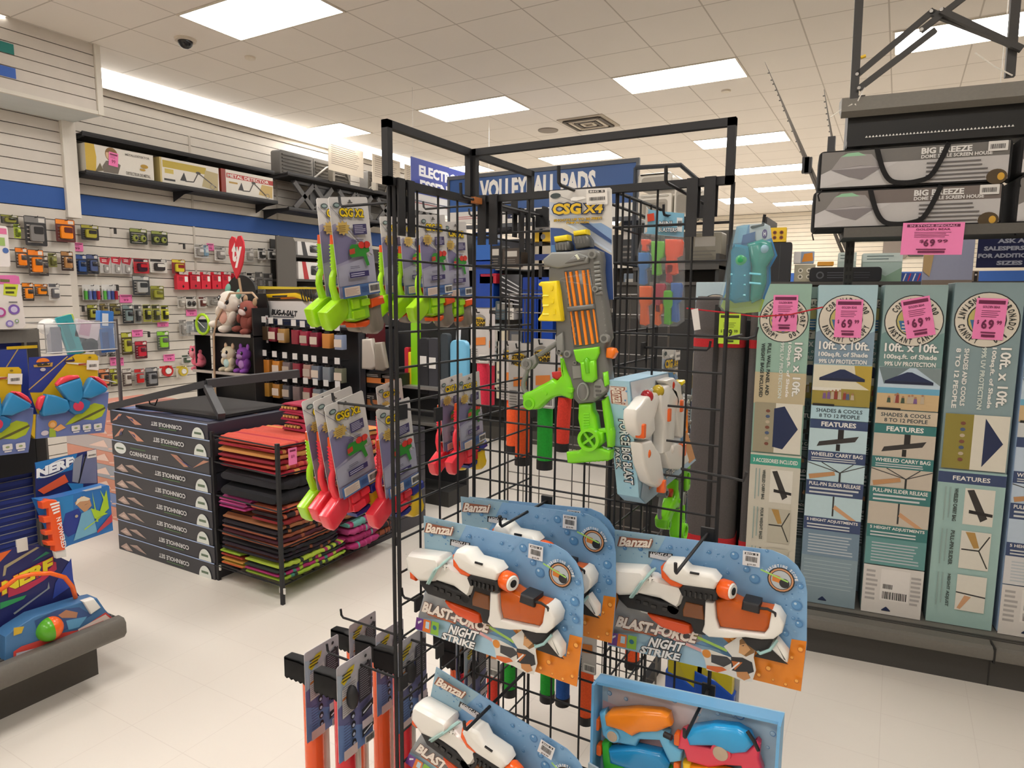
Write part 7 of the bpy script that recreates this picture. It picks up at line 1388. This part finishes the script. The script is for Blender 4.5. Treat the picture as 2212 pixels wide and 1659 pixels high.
for s_, l in ((-.165, 'between the sage and the blue one'), (.10, 'between the blue and the teal one'), (.36, 'between the teal and the fourth one')): cbox(s_, zb, 1.475, .21, ('6f857fp', '2f4a48p', ('55686ap', '5f7274p', '47595bp'), False), 'shaded canopy box in the row behind, seen ' + l, off=.345)  # darker carton colours put the shade behind the front row into the print
cbox(-.62, zb, 1.50, .2, ('b9cdd6p', NV, ('aecdd6p', 'b9d1d6p', '62788ap'), False), 'pale blue canopy box standing behind the grey rolled bag', off=.36)
sticker(-.185, 1.545, .105, .165, .116, 'pink price sticker on the sage canopy box, reading 79', '79')
sticker(.078, 1.525, .108, .168, .116, 'pink price sticker on the blue canopy box', '69')
sticker(.345, 1.535, .108, .168, .116, 'pink price sticker stuck askew on the teal beach canopy box', '69', rot=12)
sticker(.602, 1.533, .108, .170, .116, 'pink price sticker on the fourth canopy box', '69', rot=-2)
sticker(.352, 1.855, .215, .128, -.014, 'large pink IN STORE SPECIAL price card hanging from the upper shelf', '69', big=True, rot=-1)
# grey rolled canopy bags with red trim
for s_, w_, l in ((-.60, .24, 'tall charcoal canopy bag with red bands, left one behind the wires'), (-.335, .055, 'narrow edge of a second charcoal canopy bag beside the sage box')):
    t = thing('canopy_bag', l, 'bag', gf(s_, .22, .16))
    f = MB(); f.prism(rrect(0, 0, w_, .20, min(w_, .2)*.3, 4), 0, 1.40, '55504ff', .03, SW); f.build('fabric_body', t)
    f = MB(); f.prism(rrect(-.002, -.002, w_ + .002, .202, min(w_, .2)*.3, 4), 1.155, 1.195, 'b8242af', 0, SW); f.build('red_band', t)
    f = MB(); f.prism(rrect(-.003, -.003, w_ + .003, .203, min(w_, .2)*.3, 4), .14, .20, 'b8242af', 0, SW); f.build('red_hem', t)
    if w_ > .1: f = MB(); f.prism(rrect(w_*.42, -.006, w_*.52, .05, .004, 2), .1, 1.36, '2a2828f', 0, SW); f.build('zip_flap', t)
f = MB(); p = [gf(s_, z, .06).translation for s_, z in ((-.62, 1.562), (-.45, 1.545), (-.30, 1.528), (-.16, 1.540), (-.03, 1.575))]
f.tube(p, .0035, 'b02530g', 6); tag(f.build('bungee_cord'), 'red elastic cord stretched across the charcoal bag and the sage canopy box', 'cord')
f = MB(gf(-.575, 1.51, .055, 12)); f.prism([(-.015, -.05), (.015, -.05), (.02, .05), (-.012, .05)], 0, .002, 'dedad4p'); tag(f.build('hang_tag'), 'small white tag hanging on the red cord', 'tag')
sticker(-.42, 1.47, .095, .14, .055, 'lime green price card hanging on the red cord over the charcoal bag', '19', k='b9d83ap')
# things behind the gondola, on the next run of shelving
t = thing('gondola_shelf', 'dark shelving run behind the canopy gondola carrying cases and speakers', 'shelving', gf(-1.3, 0, 1.35))
f = MB(); f.box(0, 0, -.6, 3.6, 1.70, 0, '35332fk'); f.box(-.02, 1.70, -.62, 3.62, 1.72, .02, '4a4743k'); f.build('cabinet', t, shade=0)
def gbox(nm, cat, label, s0, s1, z0, z1, k, off=1.4, dep=.18, r=.015, art=None):
    t = thing(nm, label, cat, gf(s0, z0, off)); W, H = s1 - s0, z1 - z0
    f = MB(); f.rbox(0, 0, -dep, W, H, 0, r, k, bev=min(r*.5, .01)); f.lz = .0006
    if art: art(f, W, H)
    f.build('shell', t); return t
def gx(px, py, off=1.4): 
    q = gpt(px, py, G0 + GN*off, GN); return (q - G0).dot(GD), q.z
s0, za = gx(1566, 612); s1, zc = gx(1712, 522)
def a_ribs(f, W, H):
    for i in range(7): f.R(W*(.1 + i*.12), H*.06, W*(.11 + i*.12), H*.94, '3a3a3cp')
gbox('hard_case', 'case', 'large black hard case standing upright behind the teal clear pack', s0, s1, 1.72, zc, '242427k', art=a_ribs)
s0, _ = gx(1748, 600); s1, zc = gx(1905, 576)
def a_boom(f, W, H): f.C(W*.15, H*.45, H*.25, '5a5a5ep'); f.C(W*.15, H*.45, H*.16, '202022p'); f.bars(W*.25, H*.2, W*.55, H*.7, 3, '5f5f66p', .25, 2); f.bars(W*.62, H*.2, W*.85, H*.7, 3, '4a4a50p', .2, 4)
b_ = gbox('portable_radio', 'radio', 'long black portable radio lying behind the canopy boxes', s0, s1, 1.72, zc, '1c1c1fk', off=1.37, r=.02, art=a_boom)
for i, (px0, px1, py0, py1, k, l) in enumerate(((1662, 1700, 523, 491, 'e0b81c', 'yellow box with four red discs on top of the black case'), (1714, 1762, 612, 570, 'b0a890', 'grey speaker box with round holes beside the black case'), (1714, 1760, 568, 542, '8ea0b8', 'white and orange box in front of the far blue stripe'), (1808, 1850, 600, 545, 'a9b8b0', 'pale green box left of the gondola upright'), (1860, 1950, 606, 546, 'a3b5ac', 'wide pale green printed carton behind the gondola upright'), (1930, 2035, 606, 588, '3f5aa0', 'blue box of sparklers under the pink price card'), (2040, 2110, 608, 585, '8a7a6a', 'row of small bottles under the dark sign'), (1765, 1800, 575, 566, 'd8983a', 'orange tube beside the radio'))):
    a, z0_ = gx(px0, py0, 1.42 + i*.01); b, z1_ = gx(px1, py1, 1.42 + i*.01)
    def art(f, W, H, i=i):
        if i in (0, 1):
            for x in (.3, .7):
                for y in (.3, .65): f.C(W*x, H*y, min(W, H)*.13, ('8a3a1cp', 'e8e2d0p')[i]); f.C(W*x, H*y, min(W, H)*.07, ('3a2a1cp', '6a6658p')[i])
        elif i == 2: f.P([(W*.4, H*.1), (W*.95, H*.2), (W*.9, H*.9), (W*.5, H*.8)], 'd88a2ap'); f.R(0, 0, W*.35, H, 'e0dcd8p')
        elif i in (3, 4): f.R(0, H*.7, W, H, 'c3cfc8p'); f.P([(W*.1, 0), (W*.3, H*.4), (W*.6, H*.2), (W, H*.5), (W, 0)], '7f9a84p'); f.bars(W*.1, H*.75, W*.8, H*.95, 2, '6a7a78p', .3)
        elif i == 5: 
            for j in range(8): f.L(W*(.1 + j*.1), H*.1, W*(.15 + j*.1), H*.9, .006, ('c83a4ap', 'e6e2e0p')[j % 2])
        elif i == 6:
            for j in range(5): f.R(W*(.05 + j*.2), 0, W*(.15 + j*.2), H*.9, '2a2422p'); f.R(W*(.07 + j*.2), H*.55, W*(.13 + j*.2), H*.7, 'e0d8d0p')
    lowz = 1.72 if i not in (0, 2, 7) else z0_
    gbox('stock_box', 'box', l, a, b, lowz, z1_, k + 'p', off=1.42 + (i % 3)*.02 if i not in (0, 7) else 1.40, dep=.1, r=.004, art=art)
s0, z0_ = gx(2108, 578, .9); s1, z1_ = gx(2260, 508, .9)
t = thing('hanging_sign', 'dark blue sign reading ASK A SALESPERSON FOR ADDITIONAL SIZES at the right edge', 'sign', gf(s0, z0_, .9)); f = MB(); W, H = s1 - s0, z1_ - z0_
f.box(0, 0, -.004, W, H, 0, '262c55p'); f.lz = .0005
for i, tx in enumerate(('ASK A', 'SALESPERSON', 'FOR ADDITIONAL', 'SIZES')): w_ = (.4, .8, .96, .38)[i]; f.txt(tx, W*(.5 - w_/2), H*(.79 - i*.235), W*w_, H*.13, 'b9bccbp', bold=.05)
f.build('panel', t, shade=0); f = MB(); f.tube([(.03, H, 0), (.03, H + (CEIL - z1_) + .01, 0)], .0015, 'c9c5c0g', 4); f.tube([(W - .03, H, 0), (W - .03, H + (CEIL - z1_) + .01, 0)], .0015, 'c9c5c0g', 4); f.build('hanging_wire', t)
s0, z0_ = gx(1990, 615, 1.1); s1, z1_ = gx(2108, 512, 1.1)
gbox('display_poster', 'poster', 'upright lavender and brown poster behind the pink price card', s0, s1, 1.60, z1_, 'a7a9bep', off=1.1, dep=.01, r=.004, art=lambda f, W, H: (f.R(0, 0, W, H*.35, '8d7d70p'), f.P([(0, H), (W*.25, H), (W*.15, H*.4), (0, H*.5)], 'c8a878p')))
# fishing rods standing up behind
for px0, py0, px1, py1, Y, l in ((1652, 133, 1757, 374, 4.9, 'pair of thin grey rods leaning up to the left, the longer one'), (1660, 150, 1750, 372, 4.9, 'pair of thin grey rods leaning up to the left, the shorter one'), (1780, 193, 1801, 322, 4.7, 'single thin rod with a black reel seat near the bag stack')):
    a, b = at(px0, py0, Y=Y), at(px1, py1, Y=Y); d = (b - a); e = b + d * ((b.z - 1.72) / -d.z)
    t = thing('fishing_rod', l, 'fishing rod', T(*e)); f = MB(T(*(-e))); f.tube([a, (a+b)/2, b, e], [.0015, .005, .009, .012], '6f6a64m', 6)
    for i in range(9): q = a + d*(.1 + i*.1); f.box(q.x - .012, q.y - .003, q.z - .004, q.x, q.y + .003, q.z + .002, '4a4642k')
    f.build('rod_blank', t); q = a + d*.93; f = MB(T(*(q - e))); f.box(-.03, -.02, -.05, .012, .02, .05, '2c2a2ak'); f.build('reel_seat', t)
# ================================================================ MIDDLE BACKGROUND
YV = 6.3
t = thing('hanging_sign', 'blue framed VOLLEYBALL PADS sign above the middle shelving', 'sign', facing_front(Vector((-4.42, YV, 2.40)), 0)); W = 2.16; H = .52; sl = -.03
f = MB(); f.prism([(0, .02), (W, 0), (W, .50), (0, .50)], -.01, 0, '2f5590p'); f.lz = .0006; f.P([(.0, .02), (W, 0), (W, .13), (0, .15)], 'dcd9d3p'); f.P([(0, .15), (W*.3, .15), (W*.2, .24), (0, .3)], '355f9fp')
f.txt('VOLLEYBALL PADS', .40, .26, 1.34, .20, 'eceae6p', bold=.05); f.txt('B  I  G  5', .75, .05, .62, .07, '1f2c50p', bold=.06)
for i in range(2): f.R(.1, .07 + i*.02, .65, .076 + i*.02, 'b8404ap')
f.build('panel', t, shade=0)
f = MB(); 
for q in ((-.03, -.04, W + .03, .0), (-.03, .50, W + .03, .54), (-.03, 0, 0, .5), (W, 0, W + .03, .5)): f.box(q[0], q[1], -.02, q[2], q[3], .012, '55585ek')
f.build('sign_frame', t, shade=0)
XE = -4.6; p = at(887, 337, X=XE); q = at(1060, 380, X=XE); r_ = at(893, 452, X=XE)
t = thing('hanging_sign', 'blue ELECTRONIC ESSENTIALS sign hanging from the ceiling', 'sign', facing_right(Vector((XE, p.y, r_.z)))); W, H = q.y - p.y, p.z - r_.z
f = MB(); f.box(0, 0, -.006, W, H, 0, 'dad7d2p'); f.lz = .0006; f.R(0, H*.33, W, H, '2b3f9ap'); f.txt('ELECTRONIC', W*.09, H*.68, W*.62, H*.2, 'e9e9ecp', bold=.05); f.txt('ESSENTIALS', W*.10, H*.40, W*.62, H*.2, 'e9e9ecp', bold=.05); f.R(0, H*.14, W*.42, H*.155, 'a83a44p'); f.R(0, H*.18, W*.42, H*.195, '3a3a60p'); f.txt('BIG 5', W*.5, H*.12, W*.3, H*.09, '2a3060p', bold=.05)
f.build('panel', t, shade=0); f = MB()
for x in (.04, W - .04): f.tube([(x, H, 0), (x, H + CEIL - p.z + .01, 0)], .002, 'd9d5cfg', 4)
f.build('hanging_wire', t)
t = thing('gondola_shelf', 'middle shelving run below the VOLLEYBALL PADS sign, packed with bins and cases', 'shelving', T(-4.5, YV + .15, 0))
f = MB(); f.box(0, .55, 0, 3.4, .6, 2.3, '5b5853k'); f.box(0, 0, 0, 3.4, .6, .15, '47443fk')
for z in (.62, 1.05, 1.5, 1.95): f.box(0, .08, z - .02, 3.4, .56, z, '3a3835k'); f.box(0, .07, z - .03, 3.4, .08, z + .01, 'd8d4ccm')
f.build('shelf_deck', t, shade=0)
for x in (0, 1.13, 2.27, 3.4): f = MB(); f.box(x - .02, .03, 0, x + .02, .6, 2.35, '33312ek'); f.build('upright', t, shade=0)
def mx(px, py, Y=YV + .2): q = at(px, py, Y=Y); return q.x, q.z
BG = [(1025, 1062, 500, 555, '3b6fc0', 'blue plastic bin on the upper middle shelf, left'), (1025, 1066, 560, 640, '1f4aa8', 'deep blue plastic bin under the first one'), (1128, 1160, 598, 692, '1d3f96', 'tall blue bin left of the big blaster'), (1160, 1196, 598, 692, '2549a4', 'tall blue bin touching the big blaster'), (1062, 1112, 480, 500, '2c2c2e', 'black cleats on the top middle shelf'), (1060, 1082, 530, 562, '2a2a2c', 'black box below the cleats'), (1085, 1125, 535, 590, '4a4038', 'brown shoe box in the middle shelving'), (1080, 1128, 592, 640, '26262a', 'black grille crate in the middle shelving'), (1150, 1190, 470, 498, 'e0d8c4', 'cream price chart above the yellow box'), (1148, 1190, 500, 522, 'e0b420', 'yellow box with grey discs'), (1155, 1190, 530, 580, 'b8ad98', 'beige box with navy stripe'), (1036, 1072, 590, 612, 'c02a3c', 'red box under the blue bins'), (1096, 1110, 645, 690, 'd8d4cc', 'white slim box in the middle shelving'), (1070, 1096, 650, 690, '4a5a62', 'grey pack low in the middle shelving'), (1055, 1080, 700, 780, 'a0a8a8', 'grey card below the shelving edge'), (1072, 1095, 715, 860, 'd8ceb4', 'cream bag standing behind the wires'), (1100, 1130, 710, 790, '4f545c', 'dark grey box behind the wires'),
      (1340, 1380, 470, 560, '2a2c2e', 'black gear bag right of the big blaster'), (1345, 1375, 590, 680, '6a7684', 'grey card behind the small wires'), (1380, 1400, 640, 700, 'e0dcd4', 'white box beside the bag of mini squirt guns'), (1480, 1520, 640, 695, '2f3f8a', 'blue cooler on the right middle shelf'), (1490, 1560, 500, 560, '8f8a7c', 'taupe moulded tray on the right middle shelf'), (1490, 1555, 570, 605, 'c8c2b4', 'pale moulded cooler on the right middle shelf'), (1395, 1450, 700, 760, '27418f', 'navy bag low behind the twin blaster box'), (1340, 1352, 700, 830, '1f8a3a', 'green upright tube right of the big blaster'), (1365, 1395, 705, 820, 'c8c4bc', 'white cards stacked upright behind the wires'), (1500, 1530, 600, 635, 'a8b4c0', 'pale blue box left of the canopy bags')]
for i, (x0, x1, y0, y1, k, l) in enumerate(BG):
    Y = YV + .18; a, za = mx(x0, y1, Y); b, zc = mx(x1, y0, Y); W, H = b - a, zc - za
    sh = [z for z in (.15, .62, 1.05, 1.5, 1.95) if z <= za + .12]; z0 = max(sh) if sh else .15
    if y0 > 640: z0 = za
    t = thing('stock_box' if 'box' in l or 'card' in l else 'stock_item', l, 'box' if 'box' in l else 'goods', facing_front(Vector((a, Y, z0 if zc - z0 < H*2 and zc > z0 else za)))); H2 = zc - (z0 if zc - z0 < H*2 and zc > z0 else za)
    f = MB(); f.rbox(0, 0, -.2, W, H2, 0, min(W, H2)*.06, k + ('g' if 'bin' in l or 'cooler' in l else 'p'), bev=.004); f.lz = .0006
    rd = random.Random(i)
    if 'grille' in l:
        for j in range(6): f.L(W*.05, H2*(.95 - j*.16), W*.95, H2*(.6 - j*.1), .012, 'c9c9ccp')
    elif 'discs' in l: f.C(W*.6, H2*.5, H2*.3, '8a8680p')
    elif 'navy' in l: f.R(0, H2*.3, W, H2*.6, '243a78p')
    elif 'chart' in l: f.bars(W*.05, H2*.05, W*.95, H2*.95, 7, '8a8478p', .35, i)
    elif 'bin' in l or 'cooler' in l: f.RR(W*.06, H2*.7, W*.94, H2*.97, .01, k + 'g'); f.R(0, H2*.80, W, H2*.83, '16306ap')
    else: f.R(W*.15, H2*.55, W*.8, H2*.85, rd.choice(('b8b4acp', '8a8680p', 'c8c2b8p'))); f.bars(W*.1, H2*.1, W*.85, H2*.45, 3, '77726cp', .35, i)
    f.build('shell', t)
# white coolers and shelves over the right part
YC = 5.9
t = thing('gondola_shelf', 'dark high shelf bay right of the sign, carrying stacked white coolers', 'shelving', T(0, 0, 0))
xa, _ = mx(1372, 400, YC); xb, _ = mx(1560, 400, YC)
f = MB()
for z in (1.9, 1.42, .9, .15): f.box(xa, YC + .02, z - .03, xb, YC + .5, z, '2b2a28k'); f.box(xa, YC, z - .035, xb, YC + .02, z + .01, '46433fk')
f.box(xa, YC + .48, 0, xb, YC + .5, 1.95, '35332fk'); f.build('shelf_deck', t, shade=0)
for x in (xa, xb - .03): f = MB(); f.box(x, YC + .02, 0, x + .03, YC + .5, 2.0, '2b2a28k'); f.build('upright', t, shade=0)
f = MB(); pz = mx(1372, 362, YC)[1]; pts = [(xa, YC, pz), (mx(1470, 356, YC)[0], YC, mx(1470, 356, YC)[1]), (mx(1500, 395, YC)[0], YC + .3, mx(1500, 388, YC)[1])]; f.tube(pts, .02, '2b3038k', 6); f.tube([(xa, YC, 1.9), (xa, YC, pz)], .02, '2b3038k', 6); f.build('guard_rail', t)
for i, (px0, px1, py0, py1, l) in enumerate(((1374, 1450, 368, 410, 'white cooler lid uppermost in the dark bay right of the sign'), (1374, 1450, 414, 470, 'white cooler with grey recessed side under the uppermost'), (1452, 1492, 385, 470, 'white cooler half hidden by the black clips'), (1496, 1518, 405, 470, 'slim white cooler beside the right clip'))):
    a, za = mx(px0, py1, YC); b, zc = mx(px1, py0, YC); t = thing('cooler', l, 'cooler', facing_front(Vector((a, YC + .03, za)))); W, H = b - a, zc - za
    f = MB(); f.rbox(0, 0, -.35, W, H, 0, .03, 'd2ccc0g', bev=.012); f.lz = .0006; f.RR(W*.12, H*.1, W*.88, H*.75, .03, '9b9488p'); f.RR(W*.18, H*.14, W*.82, H*.62, .02, '857e73p') if i else None; f.build('shell', t)
    f = MB(); f.rbox(W*.1, H*.86, .0, W*.9, H*.94, .012, .01, 'e0dbd0g', bev=.004); f.build('lid_rim', t)
# slim goods seen through the left panel
YM = 4.3
t = thing('wall_of_bins', 'low dark shelving behind the left wire panel with bags and bottles', 'shelving', T(0, 0, 0))
xa, _ = mx(838, 700, YM); xb, _ = mx(1000, 700, YM)
f = MB(); f.box(xa, YM + .05, 0, xb, YM + .08, 1.42, '232325k'); f.box(xa, YM - .2, 0, xb, YM + .05, .12, '2f2e2dk'); f.box(xa, YM - .2, .9, xb, YM + .05, .92, 'a9a6a0m'); f.box(xa, YM - .2, .62, xb, YM + .05, .64, 'a9a6a0m'); f.build('cabinet', t, shade=0)
t.name = 'bin_shelving'
for i, (px0, px1, py0, py1, k, l) in enumerate(((888, 901, 690, 835, '8ad01e', 'lime paddle hanging behind the left wire panel'), (874, 882, 750, 830, 'c8283a', 'thin red stick beside the lime paddle'), (882, 888, 760, 830, 'e0b81c', 'thin yellow stick beside the lime paddle'), (906, 925, 730, 850, '2a2a2e', 'black strap bag with white label'), (926, 945, 730, 860, '3c3c42', 'dark grey strap bag with white label'), (972, 1008, 735, 860, '6fb4d8', 'pale blue bottle behind the wires'), (952, 968, 720, 850, '3a4248', 'slate bag left of the pale blue bottle'), (935, 955, 640, 700, 'd8d4ce', 'white card high behind the wires'))):
    Y = YM - .12; a, za = mx(px0, py1, Y); b, zc = mx(px1, py0, Y); W, H = b - a, zc - za; t = thing('hanging_item', l, 'goods', facing_front(Vector((a, Y, za))))
    f = MB(); f.rbox(0, 0, -.05, W, H, 0, min(W, H)*.3, k + ('g' if i in (0, 1, 2, 5) else 'f'), bev=.008); f.build('body', t)
    if i in (3, 4): f = MB(); f.box(W*.1, H*.5, .0, W*.8, H*.68, .004, 'e4e2dep'); f.build('label_card', t)
    if i == 5: f = MB(); f.cyl((W*.4, H, -.025), (W*.45, H + .12, -.025), .018, 'e6e8ecg', 8); f.build('neck', t)
# goods on the far wall
for i, (px, py, w_, h_, k, l) in enumerate(((1935, 520, .5, .8, '8a8078', 'dark hanging goods on the far wall, left of the gondola upright'), (1985, 520, .4, .7, '4a5048', 'green goods on the far wall behind the pink card'))):
    f = MB(facing_front(at(px, py, Y=YB - .1))); f.rbox(-w_/2, -h_/2, -.06, w_/2, h_/2, .0, .05, k + 'f'); tag(f.build('hanging_goods'), l, 'goods')
